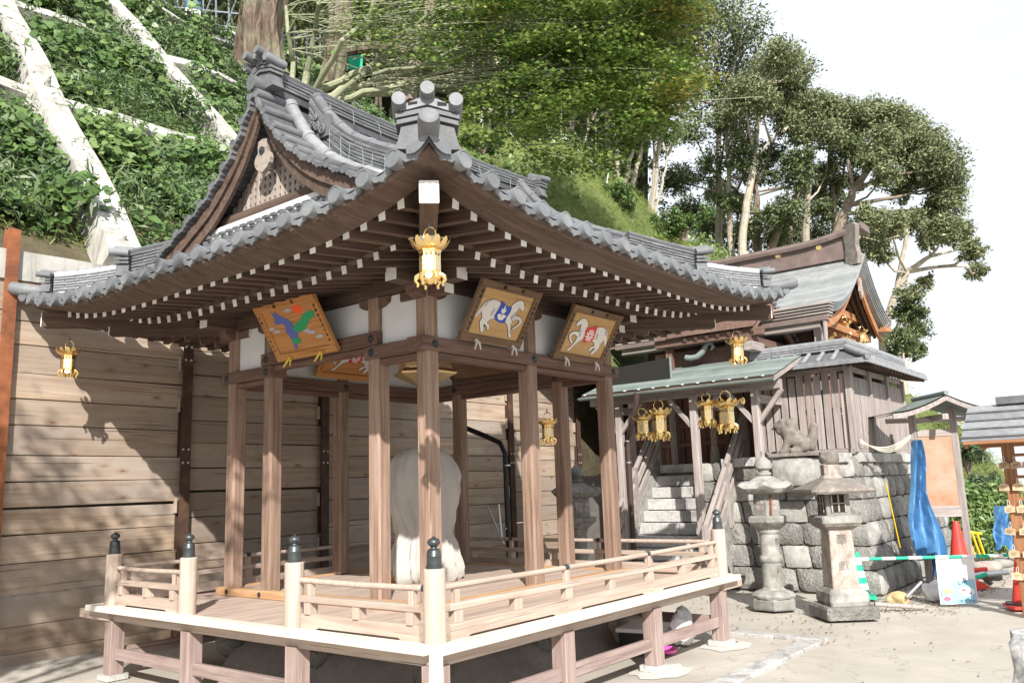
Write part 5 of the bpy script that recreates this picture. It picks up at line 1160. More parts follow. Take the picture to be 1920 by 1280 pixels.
m = MB(); m.prism([(0,.10),(.06,.05),(.05,-.06),(.10,-.16),(0,-.30),(-.10,-.16),(-.05,-.06),(-.06,.05)], -.02, .02, Matrix.Translation((11.95, .42, 5.15))); m.build('gable_pendant', W_LATT, ms)
# porch roof with tiled verge between pavilion and shrine
po = thing('side_porch', 'small tiled porch roof of dark timber behind the right roof corner of the pavilion', 'porch', (9.6, 1.8, 3.4))
pa, pb = Vector((9.55, 1.25, 4.62)), Vector((10.55, 1.25, 4.02))
for i in range(9):
    c = pa.lerp(pb, i/8); m = MB(); m.tube([c + Vector((0,-.06,.0)), c + Vector((0, .6, .0))], .045, 10); m.build('verge_tile', TILE, po, 'a')
bar('bargeboard', pa + Vector((0,.02,-.12)), pb + Vector((0,.02,-.12)), .05, .14, W_BRN, po); 
MB().add([pa + Vector((0,0,-.03)), pb + Vector((0,0,-.03)), pb + Vector((0,1.8,-.03)), pa + Vector((0,1.8,-.03))], [(0,1,2,3)]).build('roof_bed', TILE, po)
pc = Vector((8.75, 1.25, 4.05)); MB().add([pa + Vector((0,0,-.03)), pc, pc + Vector((0,1.8,0)), pa + Vector((0,1.8,-.03))], [(0,1,2,3)]).build('roof_bed', W_BEAM, po)
bar('beam', (8.7, 1.4, 3.86), (10.6, 1.4, 3.86), .12, .13, W_BEAM, po); bar('beam', (8.9, 1.15, 3.98), (8.9, 3.1, 3.98), .12, .13, W_BEAM, po, endmat=None)
bar('beam', (8.6, 1.3, 3.72), (9.1, 1.3, 3.72), .14, .14, W_GREY, po); bar('beam', (10.2, 1.2, 3.86), (10.7, 1.2, 3.86), .13, .08, W_GREY, po)
for y in (1.5, 2.9): bar('post', (9.0, y, 3.5), (9.0, y, 3.98), .11, .11, W_BEAM, po); bar('post', (10.4, y, 1.9), (10.4, y, 3.9), .11, .11, W_BEAM, po)
MB().box((9.2, 1.55, 3.45), (10.4, 3.3, 3.86)).build('panel', W_BEAM, po)
for i in range(7): bar('rafter', (8.8, 1.3 + i*.2, 3.98), (9.55, 1.3 + i*.2, 4.50), .05, .06, W_BEAM, po)
# ---- lanterns of the shrine
for (px_, py_, d, s, lb) in ((1236, 792, 11.6, 1.45, 'gilt lantern hanging left of the canopy post, in front of the brown doors'), (1205, 798, 11.9, 1.15, 'dull gilt lantern half hidden behind the canopy drainpipe'),
        (1325, 772, 11.2, 1.2, 'gilt lantern left of the pair under the copper gutter'), (1362, 776, 11.1, 1.45, 'large square-topped gilt lantern right of the pair under the copper gutter'), (1027, 806, 9.0, .9, 'small dark gilt lantern seen between the right pavilion columns'),
        (1557, 638, 15.4, .85, 'gilt lantern under the shrine eave, left of the gutter pipe'), (1585, 615, 15.6, 1.0, 'gilt lantern highest under the shrine gable'), (1617, 630, 15.5, .85, 'gilt lantern rightmost under the shrine gable')):
    p = at(px_, py_, d); lantern((p[0], p[1], p[2] + .05*s), lb, s, random.uniform(0, 1))
p = at(1362, 776, 11.1); t = thing('lantern_crown', 'flat scrolled gilt canopy above the large lantern under the copper gutter', 'lantern canopy', p + np.array([0, 0, .12]))
m = MB(); rows = []
for u in np.linspace(-1, 1, 13): rows.append([(p[0] - .1, p[1] + u*.24, p[2] + .17 - .06*u*u + .10*max(0, abs(u)-.75)*4*.25), (p[0] + .1, p[1] + u*.24, p[2] + .17 - .06*u*u)])
m.sweep(rows); m.build('canopy', GOLD, t)
m = MB(); m.tube([(p[0], p[1] - .24 - .03*math.sin(a)*.6, p[2] + .11 + .04 - .04*math.cos(a)) for a in np.linspace(0, 5.5, 12)], .012, 6); m.build('scroll', GOLD, t, 'a')
# ---- lion-dog on a rough pedestal
def skin_figure(name, J, E_, R_, mat_, sub=2, root=0):
    me = bpy.data.meshes.new(name); me.from_pydata(J, E_, []); o = bpy.data.objects.new(name, me); COL.objects.link(o)
    sk = o.modifiers.new('s', 'SKIN'); sk.use_smooth_shade = True
    for i, v in enumerate(me.skin_vertices[0].data): r_ = R_[i]; v.radius = r_ if isinstance(r_, tuple) else (r_, r_); v.use_root = i == root
    ss = o.modifiers.new('u', 'SUBSURF'); ss.levels = sub; dg = bpy.context.evaluated_depsgraph_get(); dg.update()
    m2 = bpy.data.meshes.new_from_object(o.evaluated_get(dg)); bpy.data.objects.remove(o); m2.materials.clear(); m2.materials.append(mat_); return m2
kp = thing('pedestal', 'rough hewn block pedestal carrying the stone lion-dog on the terrace edge', 'pedestal', (8.45, .62, 1.5))
stone_block('block', [(8.22, .95, 1.50), (8.22, .30, 1.50), (8.26, .30, 1.93), (8.26, .95, 1.93)], (-1, 0, 0), .55, STONEL, kp, 77, .06)
MB().box((8.22, .28, 1.935), (8.80, .97, 1.985)).build('plinth', STONEM, kp)
mbd = bpy.data.metaballs.new('mb'); mbd.resolution = .022; mbd.render_resolution = .022; mbd.threshold = .3
for (x, y, z, r) in [(-.03,.08,.13,.14),(-.03,-.08,.13,.14),(.04,0,.19,.17),(.13,0,.27,.18),(.17,0,.37,.17),(.21,0,.46,.15),(.30,0,.455,.10),(.355,0,.45,.075),(.32,0,.375,.07),(.27,.05,.525,.06),(.27,-.05,.525,.06),(.17,.11,.50,.06),(.17,-.11,.50,.06),(.10,.08,.42,.08),(.10,-.08,.42,.08),(.09,0,.50,.09),(.12,.1,.34,.07),(.12,-.1,.34,.07)] + \
    [(.19+.02*i, s_*.085, .24-.045*i, .075-.004*i) for i in range(5) for s_ in (-1, 1)] + [(.30, s_*.085, .03, .065) for s_ in (-1, 1)] + [(.06+.04*i, s_*.13, .04, .07) for i in range(3) for s_ in (-1, 1)] + [(-.15-.012*i, 0, .10+.055*i, .085+.012*math.sin(i*.7)) for i in range(7)] + [(-.20, .03*s_, .30+.05*i, .06) for i in range(2) for s_ in (-1, 1)]:
    el = mbd.elements.new(); el.co = (x, y, z); el.radius = r*1.22
ob_ = bpy.data.objects.new('mb', mbd); COL.objects.link(ob_); dg = bpy.context.evaluated_depsgraph_get(); dg.update(); me_ = bpy.data.meshes.new_from_object(ob_.evaluated_get(dg)); bpy.data.objects.remove(ob_)
me_.materials.clear(); me_.materials.append(STONEM); me_.polygons.foreach_set('use_smooth', [True]*len(me_.polygons)); me_.name = 'stone_lion_dog'
kom = link('stone_lion_dog', me_, None, Matrix.Translation((8.5, .56, 1.975)) @ Matrix.Rotation(rad(112), 4, 'Z') @ Matrix.Scale(.92, 4))
tag(kom, 'seated stone lion-dog facing left, with open mouth and raised tail', 'statue')
m = MB(); m.prism([(.33,.425),(.44,.405),(.44,.425),(.34,.440)], -.065, .065); o = m.build('open_mouth', DARKM, None, M=Matrix.Identity(4)); o.parent = kom
# ---- two stone lanterns
def square(r, z): return [(r, r, z), (-r, r, z), (-r, -r, z), (r, -r, z)]
def ngon(n_, r, z, a0=0): return [(r*math.cos(2*math.pi*i/n_ + a0), r*math.sin(2*math.pi*i/n_ + a0), z) for i in range(n_)]
def stone_lantern_round(x, y, rz_, label, mat_, s=1.0):
    t = thing('stone_lantern', label, 'stone lantern', (x, y, 0), 'stone lanterns'); T = Matrix.Translation((x, y, 0)) @ Matrix.Rotation(rz_, 4, 'Z') @ Matrix.Scale(s, 4)
    def part(nm, rows, closed=True, sm=False, mt=mat_): return MB().sweep(rows, closed, True).build(nm, mt, t, sm, M=T)
    part('base', [ngon(6, .30, 0), ngon(6, .31, .02), ngon(6, .31, .12), ngon(6, .29, .15)], True)
    m = MB(); rows = []
    for z, r in ((.15,.27),(.18,.28),(.22,.24),(.25,.16)): rows.append([(r*(1+.05*abs(math.sin(6*a)))*math.cos(a), r*(1+.05*abs(math.sin(6*a)))*math.sin(a), z) for a in np.linspace(0, 2*math.pi, 48, endpoint=False)])
    m.sweep(rows, True, True); m.build('lotus_base', mat_, t, True, M=T)
    m = MB(); m.lathe([(.16,.25),(.135,.28),(.132,.60),(.15,.62),(.158,.65),(.15,.68),(.132,.70),(.128,.98),(.145,1.0),(.155,1.02),(.155,1.04)], 24); m.build('shaft', mat_, t, 'a', M=T)
    part('bowl', [ngon(12, .15, 1.04), ngon(12, .22, 1.10), ngon(6, .26, 1.14, 0)[0:0] or ngon(12, .25, 1.13)], True)
    part('platform', [ngon(6, .27, 1.13), ngon(6, .285, 1.15), ngon(6, .285, 1.21), ngon(6, .25, 1.23)])
    part('fire_box', [ngon(6, .19, 1.23), ngon(6, .19, 1.52)])
    for i in range(6):
        a = 2*math.pi*(i+.5)/6; M2 = T @ Matrix.Rotation(a, 4, 'Z') @ Matrix.Translation((.19*math.cos(math.pi/6) + .002, 0, 1.38)) @ Matrix.Rotation(rad(90), 4, 'Z')
        for u in (-.03, .03):
            for v in (-.04, .04): MB().box((u-.024, -.004, v-.033), (u+.024, .003, v+.033)).build('window_opening', INK if False else W_GREY, t, M=M2)
    rows = []
    for k_, (r, z) in enumerate(((.20,1.52),(.34,1.545),(.385,1.60),(.34,1.645),(.24,1.69),(.13,1.75),(.08,1.77))):
        rows.append([((r*(1 + (.07 if k_ in (1,2) else .02)*math.cos(6*a)))*math.cos(a), (r*(1 + (.07 if k_ in (1,2) else .02)*math.cos(6*a)))*math.sin(a), z + (.05 if k_ in (1,2,3) else 0)*max(0, math.cos(6*a))**2) for a in np.linspace(0, 2*math.pi, 48, endpoint=False)])
    part('roof', rows, True, True)
    m = MB(); m.lathe([(.07,1.76),(.10,1.78),(.10,1.81),(.07,1.82),(.075,1.84),(.115,1.87),(.125,1.92),(.10,1.97),(.05,2.01),(.025,2.04),(.02,2.10),(.0,2.11)], 18, cap=False); m.build('jewel', mat_, t, 'a', M=T)
    return t, T
t, T = stone_lantern_round(6.62, .41, .35, 'pale round-shafted stone lantern with hexagonal cap, left of the square one', STONEL, .94)
for i, z in enumerate((.88, .52)): lettering('奉献'[i], .11, T @ Matrix.Rotation(rad(-38), 4, 'Z') @ Matrix.Translation((0, -.137, z - .0)) @ Matrix.Rotation(rad(90), 4, 'X'), STONEM, t)
bar('bamboo_stick', T @ Vector((-.20, -.06, 1.22)), T @ Vector((-.18, -.07, 1.52)), .02, .02, RUSTO, t)
stone_lantern_round(6.52, 3.30, .2, 'shaded stone lantern behind the right pavilion columns', STONE, .94)
t = thing('stone_lantern', 'square-shafted stone lantern with pinkish column and broad mossy brown cap', 'stone lantern', (6.36, -.53, 0), 'stone lanterns'); T = Matrix.Translation((6.36, -.53, 0)) @ Matrix.Rotation(rad(40), 4, 'Z') @ Matrix.Scale(.95, 4)
def part(nm, rows, mt, sm=False): return MB().sweep(rows, True, True).build(nm, mt, t, sm, M=T)
rsm = lambda r, z, b=.92: [(r, r*b, z), (r*b, r, z), (-r*b, r, z), (-r, r*b, z), (-r, -r*b, z), (-r*b, -r, z), (r*b, -r, z), (r, -r*b, z)]
part('base', [rsm(.32, 0), rsm(.325, .12), rsm(.31, .15)], STONE); part('base_block', [rsm(.23, .15), rsm(.245, .20), rsm(.24, .30), rsm(.20, .35)], STONEL)
part('shaft', [rsm(.165, .35), rsm(.145, 1.05)], STONEP)
for i, z in enumerate((.93, .60)): lettering('奉獻'[i], .15, T @ Matrix.Rotation(rad(-90), 4, 'Z') @ Matrix.Translation((0, -.158, z)) @ Matrix.Rotation(rad(90), 4, 'X') , STONEM, t)
part('bowl', [rsm(.15, 1.05), rsm(.22, 1.10), rsm(.245, 1.14)], STONEM, False); part('platform', [rsm(.25, 1.14), rsm(.255, 1.21), rsm(.22, 1.23)], STONEL)
part('fire_box', [rsm(.155, 1.23), rsm(.15, 1.52)], STONEL)
for a in (0, 90, 180, 270):
    M2 = T @ Matrix.Rotation(rad(a), 4, 'Z')
    MB().box((-.10, -.162, 1.27), (.10, -.156, 1.48)).build('window_opening', DARKM, t, M=M2)
    for u in (-.085, 0, .085): MB().box((u-.010, -.170, 1.27), (u+.010, -.160, 1.48)).build('window_bar', W_LATT, t, M=M2)
    MB().box((-.10, -.168, 1.37), (.10, -.161, 1.385)).build('window_bar', W_LATT, t, M=M2)
part('roof', [rsm(.20, 1.53), rsm(.38, 1.50), rsm(.40, 1.53), rsm(.39, 1.56), rsm(.28, 1.61), rsm(.19, 1.66), rsm(.13, 1.69)], STONEM)
part('neck', [rsm(.13, 1.69, .6), rsm(.10, 1.73, .6), rsm(.10, 1.86, .6)], STONEP)
m = MB(); m.lathe([(.10,1.87),(.12,1.90),(.125,1.97),(.11,2.02),(.0,2.03)], 16, cap=False); m.build('jewel', STONEM, t, 'a', M=T)
# ---- notice board with a copper roof, and tarpaulin
O = Vector((9.75, -.72, 0)); ud = Vector((.61, -.79, 0)).normalized(); fd = Vector((-.79, -.61, 0)); up = Vector((0, 0, 1))
nb = thing('notice_board', 'weathered roofed notice board with peeling orange panel beside the stone terrace', 'notice board', O)
for q in (0, .62): bar('post', O + ud*q, O + ud*q + up*2.62, .10, .09, W_GREY, nb, .008)
for z in (1.02, 2.22): bar('crossrail', O + ud*.05 + up*z, O + ud*.57 + up*z, .05, .10, W_GREY, nb)
PEEL = mottled('peeling_varnish_panel', (.30,.155,.085), (.38,.28,.22), 2.6, .7, .2, (.25,.105,.05)); 
M = Matrix((ud, -fd, up)).transposed().to_4x4(); M.translation = O; MB().box((.05, -.012, 1.07), (.57, .012, 2.17)).build('panel', PEEL, nb, M=M)
MB().box((.05, -.022, 1.07), (.57, -.012, 1.13)).build('ledge', W_GREY, nb, M=M)
rc = O + ud*.31 + up*2.52
for sg in (-1, 1):
    rows = []
    for s_ in np.linspace(0, 1, 7):
        off = .80*s_ * sg; z = .24*(1-s_)**1.25 - .03*math.sin(s_*math.pi); rows.append([rc + ud*off + up*(z + (0 if True else 0)) + fd*.50, rc + ud*off + up*z - fd*.55])
    b = MB(); b.sweep(rows); b.sweep([[p - up*.03 for p in r][::-1] for r in rows]); b.build('roof_sheet', COPPER, nb, True)
    b = MB(); b.sweep([[r[0] - up*.022, r[0] - up*.09, r[0] - up*.09 - fd*.03, r[0] - up*.022 - fd*.03] for r in rows], True, True); b.build('bargeboard', W_GREY, nb)
m = MB(); m.tube([rc + fd*.53 + up*.26, rc - fd*.57 + up*.26], .035, 10); m.build('ridge_roll', COPPER, nb, 'a')
bar('roof_beam', rc + fd*.42 - up*.08, rc - fd*.45 - up*.08, .09, .08, W_GREY, nb); bar('roof_beam', rc - ud*.7 - up*.10, rc + ud*.7 - up*.10, .07, .07, W_GREY, nb)
def drape(name, top, bot, wt, wb, mat_, label, folds=5, seed=0, depth_=.05, side=None):
    rows = []; top, bot = Vector(top), Vector(bot); d = Vector(side or ud)
    for i in range(26):
        s_ = i/25; c = top.lerp(bot, s_); w_ = (wt + (wb-wt)*s_)*(1 + .16*math.sin(s_*9 + seed)); row = []
        for j in range(22):
            u = j/21 - .5; row.append(c + d*(u*w_ + .03*math.sin(s_*7+seed)) + fd*(depth_*math.sin(u*folds*6.28 + s_*3.5 + seed) + .02*math.sin(u*31 + s_*11)) + up*(.05*math.sin(u*9 + seed)*s_))
        rows.append(row)
    m = MB(); m.sweep(rows); m.sweep([[p - fd*.006 for p in r][::-1] for r in rows]); return tag(m.build(name, mat_, None, 'a'), label, 'tarpaulin')
drape('blue_tarpaulin', O - ud*.02 + fd*.10 + up*2.12, O - ud*.12 + fd*.26 + up*.42, .10, .50, BLUE, 'bright blue tarpaulin tied to the notice board post and hanging in folds', 3, 1, .07)
drape('blue_tarpaulin', O + ud*.05 - fd*.1 + up*1.0, O + ud*.22 - fd*.1 + up*.08, .06, .36, BLUE, 'lower blue tarpaulin bunched on the ground behind the notice board post', 3, 4, .08)
t = thing('rope_bundle', 'pale ropes strung from the enclosure corner to the notice board post', 'rope', O + up*2.2)
for k_ in range(4):
    a = Vector((8.95, -.16, 2.10 + k_*.02)); b = O + up*(2.24 - .012*k_); m = MB(); m.tube([a.lerp(b, s_) - up*(.14 + .03*k_)*math.sin(s_*math.pi) for s_ in np.linspace(0, 1, 14)], .008, 5); m.build('cord', mottled('pale_cord', (.6,.57,.48), (.45,.42,.35), 20, .9, .1) if k_ == 0 else bpy.data.materials['pale_cord'], t)
m = MB(); m.tube([O + fd*.08 + up*.55 - ud*.42, O + fd*.3 + up*1.5 - ud*.62], .01, 5); m.build('cord', YEL, t)
# ---- barrier: cones, striped bar, hanging sheet
def cone(x, y, h, r, mat_, label, bands=False, base=True):
    t = thing('traffic_cone', label, 'traffic cone', (x, y, 0), 'traffic cones')
    if not bands: m = MB(); m.lathe([(r, .03), (r*.24, h*.96), (r*.18, h), (0, h)], 24, Matrix.Translation((x, y, 0)), cap=False); m.build('body', mat_, t, 'a')
    else:
        for i in range(7):
            a, b = i/7, (i+1)/7; m = MB(); m.lathe([(r*(1-.78*a), .03 + h*.95*a), (r*(1-.78*b), .03 + h*.95*b)], 24, Matrix.Translation((x, y, 0))); m.build('band', GREENP if i % 2 == 0 else WHITEP, t, 'a')
    if base: M = Matrix.Translation((x, y, 0)) @ Matrix.Rotation(.4, 4, 'Z'); MB().box((-r*1.45, -r*1.45, 0), (r*1.45, r*1.45, .035)).build('foot', mat_ if not bands else GREENP, t, M=M)
    return t
g = hit(1614, 1120, 2, 0); cone(g[0], g[1], .60, .13, GREENP, 'green and white banded cone behind the square stone lantern', True)
g2 = hit(1806, 1098, 2, 0); cone(g2[0], g2[1], .92, .19, REDP, 'red cone standing behind the hanging safety sheet')
g3 = hit(1900, 1140, 2, 0); t = cone(g3[0]+.12, g3[1]-.1, .66, .13, REDP, 'red cone with black weight ring at the foot of the plaque rack'); m = MB(); m.lathe([(.14,.036),(.20,.036),(.20,.06),(.13,.065)], 20, Matrix.Translation((g3[0]+.12, g3[1]-.1, 0)), cap=False); m.build('weight_ring', BLACKP, t, 'a')
t = thing('barrier_bar', 'green and white striped bar stretched between the cones', 'barrier bar', at(1750, 1045, 10.8))
A = Vector(at(1604, 1048, 10.7)); B = Vector(at(1905, 1040, 10.5)); nseg = 12
for i in range(nseg):
    m = MB(); m.tube([A.lerp(B, i/nseg + .0), A.lerp(B, (i+1)/nseg)], .021, 12); m.build('stripe', WHITEP if i % 2 == 0 else GREENP, t, 'a')
t = thing('safety_sheet', 'white plastic safety sheet with blue printed lower half hung on the striped bar', 'safety sheet', at(1788, 1085, 10.55))
a = Vector(at(1753, 1049, 10.62)); b = Vector(at(1823, 1047, 10.58)); xd = (b-a); wd = xd.length; xd.normalize(); zd = Vector((0,0,1)); yd = zd.cross(xd); M = Matrix((xd, yd, zd)).transposed().to_4x4(); M.translation = a
SHEET = mat('white_sheet', (.80,.80,.82), .35); SKYB = mat('printed_pale_blue', (.30,.55,.72), .5); PINKP = mat('printed_pink_red', (.75,.15,.22), .5); ORP = mat('orange_slot', (.8,.2,.05), .5)
rows = [[(u*wd, -.022 + .008*math.sin(u*7 + v*3), .02 - v*.56) for u in np.linspace(0, 1, 12)] for v in np.linspace(0, 1, 8)]; MB().sweep(rows).build('sheet', SHEET, t, True, M=M)
MB().prism([(.02, -.53), (wd-.02, -.53), (wd-.02, -.24), (wd*.55, -.26), (.02, -.34)], -.036, -.034).build('printed_field', SKYB, t, M=M)
for u in (.2, .5, .8): MB().prism([(wd*u-.045, -.055), (wd*u+.03, -.03), (wd*u+.045, -.025), (wd*u-.03, -.05)], -.036, -.034).build('slot', ORP, t, M=M)
PTX = lambda s, sz, u, v, mm: lettering(s, sz, M @ Matrix.Translation((u*wd, -.038, v)) @ Matrix.Rotation(rad(90), 4, 'X'), mm, t)
PTX('い!!', .075, .62, -.285, INK); PTX('いた〜', .05, .30, -.29, PINKP); PTX('ご協力ください', .034, .70, -.505, INK)
for (u, v, r, mm) in ((.22,-.38,.05,mat('printed_yellow', (.75,.72,.25), .5)), (.72,-.39,.075,SHEET), (.18,-.47,.035,PINKP), (.64,-.37,.02,PINKP), (.80,-.41,.02,PGREY)):
    MB().prism([(u*wd + r*1.25*math.cos(q), v + r*.75*math.sin(q)) for q in np.linspace(0, 6.0, 14)], -.040, -.038).build('printed_shape', mm, t, M=M)
# yellow barrier frame, debris, rocks
t = thing('yellow_barrier', 'yellow steel tube barrier frame leaning at the foot of the hedge', 'barrier', at(1827, 1020, 13.2))
Y = lambda px_, py_: Vector(at(px_, py_, 13.0))
for a, b, r in (((1806, 996), (1840, 1000), .022), ((1812, 998), (1828, 1042), .018), ((1822, 998), (1838, 1042), .018), ((1832, 1000), (1846, 1040), .018), ((1806, 996), (1820, 1044), .022)): m = MB(); m.tube([Y(*a), Y(*b)], r, 8); m.build('tube', YEL, t, 'a')
def debris(px_, py_, d, sz, mat_, nm, label, cat, seed):
    p = at(px_, py_, d); tag(link(nm, rockmesh(nm, sz, mat_, seed, 2), None, Matrix.Translation(p) @ Matrix.Rotation(seed, 4, 'Z')), label, cat)
OCH = mottled('ochre_rock', (.60,.46,.25), (.45,.33,.17), 6, .9, .4)
g = hit(1683, 1122, 2, .05); tag(link('rock', rockmesh('rock', (.20,.14,.09), OCH, 3, 3), None, Matrix.Translation(g)), 'ochre yellow rock on the ground between square lantern and safety sheet', 'rock')
g = hit(1742, 1112, 2, .10); tag(link('plastic_sack', rockmesh('plastic_sack', (.16,.12,.13), BAG, 6, 3, .3, .4), None, Matrix.Translation(g + np.array([.25,0,0]))), 'crumpled white sack behind the hanging safety sheet', 'sack')
for k_, (a, b, d, r, mm, lb) in enumerate((((1640,1132),(1732,1138),10.3,.028,W_GREY,'grey timber pole lying on the ground before the ochre rock'), ((1700,1118),(1728,1090),10.6,.02,STEEL,'short bright pipe propped beside the ochre rock'), ((1808,1080),(1890,1072),11.6,.035,STEEL,'grey pipe in the debris pile right of the safety sheet'), ((1815,1050),(1858,1092),12.2,.05,STONEL,'broken pale concrete pipe in the debris pile'), ((1806,1090),(1850,1076),11.5,.03,GREENP,'green pipe in the debris pile'), ((1806,1070),(1850,1066),11.9,.03,REDP,'red pipe lying in the debris pile'))):
    m = MB(); m.tube([at(*a, d), at(*b, d)], r, 10); tag(m.build('pole' if mm is W_GREY else 'pipe', mm, None, 'a'), lb, 'pole' if mm is W_GREY else 'pipe')
for k_, (x, y, d, sz, mm, lb) in enumerate(((1850,1062,12.4,(.22,.2,.10),STONEP,'broken pinkish slab on top of the debris pile'), (1880,1056,12.8,(.20,.12,.08),STONEL,'pale broken slab right of the debris pile'), (1826,1096,11.4,(.12,.1,.09),REDP,'crushed red plastic lump under the debris pipes'), (1862,1080,12.0,(.14,.1,.07),STONE,'grey rubble piece low in the debris pile'))):
    debris(x, y, d, sz, mm, 'rubble', lb, 'rubble', k_+11)
# ---- plaque rack hut at the right edge
W_HUT = wood('hut_brown_wood', (.36,.17,.085), (.24,.105,.05), (.44,.24,.13), var=.08)
hut = thing('plaque_rack', 'brown roofed rack hung with small wooden plaques at the right edge', 'plaque rack', (7.35, -2.35, 0))
hx_, hy_ = 7.30, -2.30
bar('post', (hx_, hy_, 0), (hx_, hy_, 2.2), .12, .12, W_HUT, hut, .008); bar('post', (hx_, hy_ - 2.2, 0), (hx_, hy_ - 2.2, 2.2), .12, .12, W_HUT, hut, .008)
bar('beam', (hx_ - .0, hy_ + .28, 1.98), (hx_, hy_ - 2.7, 1.98), .10, .16, W_HUT, hut); 
def hz(s_): return 2.40 - .40*abs(s_)/.62
for sg in (-1, 1):
    rows = [[(hx_ + sg*.62*q, hy_ + .36, hz(.62*q)), (hx_ + sg*.62*q, hy_ - 2.9, hz(.62*q))] for q in (0, .25, .5, .75, 1)]
    for i in range(4): 
        b = MB(); r0, r1 = rows[i], rows[i+1]; b.sweep([r0, r1, [(p[0], p[1], p[2]-.035) for p in r1], [(p[0], p[1], p[2]-.035) for p in r0]], False); b.build('roof_sheet', TILE2, hut)
        if sg < 0: bar('roof_seam', (r1[0][0], r1[0][1], r1[0][2]+.012), (r1[1][0], r1[1][1], r1[1][2]+.012), .03, .02, TILE, hut)
    bar('bargeboard', (hx_, hy_ + .33, hz(0) - .09), (hx_ + sg*.58, hy_ + .33, hz(.58) - .09), .04, .12, W_HUT, hut)
    bar('fascia', (hx_ + sg*.60, hy_ + .35, hz(.60) - .055), (hx_ + sg*.60, hy_ - 2.9, hz(.6) - .055), .035, .06, W_HUT, hut)
    for i in range(9): bar('rafter', (hx_, hy_ + .28 - i*.4, hz(0) - .07), (hx_ + sg*.56, hy_ + .28 - i*.4, hz(.56) - .07), .04, .05, W_HUT, hut)
bar('ridge_cap', (hx_, hy_ + .05, 2.44), (hx_, hy_ - 2.9, 2.44), .14, .09, TILE, hut)
for z in (.55, .80, 1.05, 1.30, 1.55, 1.80): bar('rack_rail', (hx_ - .03, hy_, z), (hx_ - .03, hy_ - 2.2, z), .03, .035, W_HUT, hut)
EMA = wood('small_plaque_wood', (.62,.46,.30), (.5,.34,.2), (.70,.57,.42), var=.2)
pq = MB().prism([(-.055,-.035),(.055,-.035),(.055,.03),(0,.055),(-.055,.03)], -.005, .005).mesh(EMA, False, 'plaque'); cord = MB().tube([(-.012,0,.045),(-.008,-.008,.10),(0,-.01,.115),(.008,-.008,.10),(.012,0,.045)], .0025, 4).mesh(WHITEP, False, 'cord')
cols_ = ['second', 'third', 'fourth', 'fifth', 'sixth', 'seventh']; rowsn = ['top', 'second', 'third', 'fourth', 'fifth', 'lowest']
for i, z in enumerate((1.80, 1.55, 1.30, 1.05, .80, .55)):
    for j in range(3):
        y = hy_ + .06 - j*.125 + random.uniform(-.02, .02)
        t = thing('wooden_plaque', 'small wooden prayer plaque, %s rail of the rack, %s from its left post' % (rowsn[i], ['first', 'second', 'third'][j]), 'plaque', (hx_ - .085 - .008*j, y, z - .13), 'small plaques hanging on the rack')
        Mq = Matrix.Translation((hx_ - .085 - .008*j, y, z - .12)) @ Matrix.Rotation(rad(-90 + random.uniform(-14, 14)), 4, 'Z') @ Matrix.Rotation(random.uniform(-.12, .12), 4, 'Y')
        link('board', pq, t, Mq); link('cord', cord, t, Mq)
        for k_ in range(3): MB().box((-.035, -.0062, .012 - k_*.014), (.03 - .01*k_, -.0056, .016 - k_*.014)).build('ink_line', INK, t, M=Mq)
# ---- rough granite block at the bottom right corner
tag(link('granite_block', rockmesh('granite_block', (.35,.25,.34), mottled('speckled_granite', (.52,.51,.49), (.16,.16,.16), 26, .95, .6, (.70,.69,.67)), 9, 4, .8, .12), None, Matrix.Translation((1.38, -3.27, .47))), 'rough speckled granite block at the bottom right corner of the yard', 'granite block')
# ================================================================== HILLSIDE, TREES, WOOD
CR = [(815,215,23),(870,240,24),(960,262,24),(1060,268,24.5),(1130,318,25),(1200,378,26),(1270,437,27),(1345,478,28),(1430,540,29),(1520,610,30),(1640,690,30),(1750,762,28),(1800,800,26),(1860,862,24),(1930,940,22)]
crest = []
for (a, b), (c, d) in zip([(q[0], q[1:]) for q in CR][:-1], [(q[0], q[1:]) for q in CR][1:]):
    for t_ in np.linspace(0, 1, 5)[:-1]: crest.append((a + (c-a)*t_, b[0] + (d[0]-b[0])*t_, b[1] + (d[1]-b[1])*t_))
crest.append((CR[-1][0], CR[-1][1], CR[-1][2]))
def hill_pt(i_, s_):                                         # s_: -1 foot ... 0 crest ... 1 far back
    i0 = int(min(max(i_, 0), len(crest)-1)); i1 = min(i0+1, len(crest)-1); f_ = i_ - i0
    q = [crest[i0][k]*(1-f_) + crest[i1][k]*f_ for k in range(3)]
    p = at(*q); h = C3 - p; h[2] = 0; h /= np.linalg.norm(h); e_ = i_/(len(crest)-1)
    if s_ <= 0: p = p + h*(-s_)*8.0 + np.array([0,0,-7.2*((-s_)**1.15)])
    else: p = p - h*s_*22 + np.array([0,0, (3.5*(1-e_*2.5) if e_ < .4 else 0)*s_ - 1.2*s_])
    p[2] += .18*vnoise(p[0]*.9, p[1]*.9) + .08*vnoise(p[0]*2.7, p[1]*2.7); return p
m = MB(); m.sweep([[tuple(hill_pt(i, s_)) for i in np.linspace(0, len(crest)-1, 90)] for s_ in list(np.linspace(-1, 0, 20)) + [.1, .25, .45, .7, 1]]); tag(m.build('grass_bank', LAWN, None, 'a'), kind='structure')
def hill_scatter(n, i0, i1, s0, s1, r=rng): return np.array([hill_pt(a, b) for a, b in zip(r.uniform(i0, i1, n), s0 + (s1-s0)*r.random(n))])
nC = len(crest) - 1
P_ = hill_scatter(26000, 0, nC*.62, -.62, .06); P_[:,2] += rng.uniform(0, .25, len(P_))
leaf_mesh('bank_grass', P_, .26, L_GRASS, None, (-.6, -.5, .1), .6, .07, None, .45 + .3*vnoise(P_[:,0]*.7, P_[:,1]*.7), 'stuff')
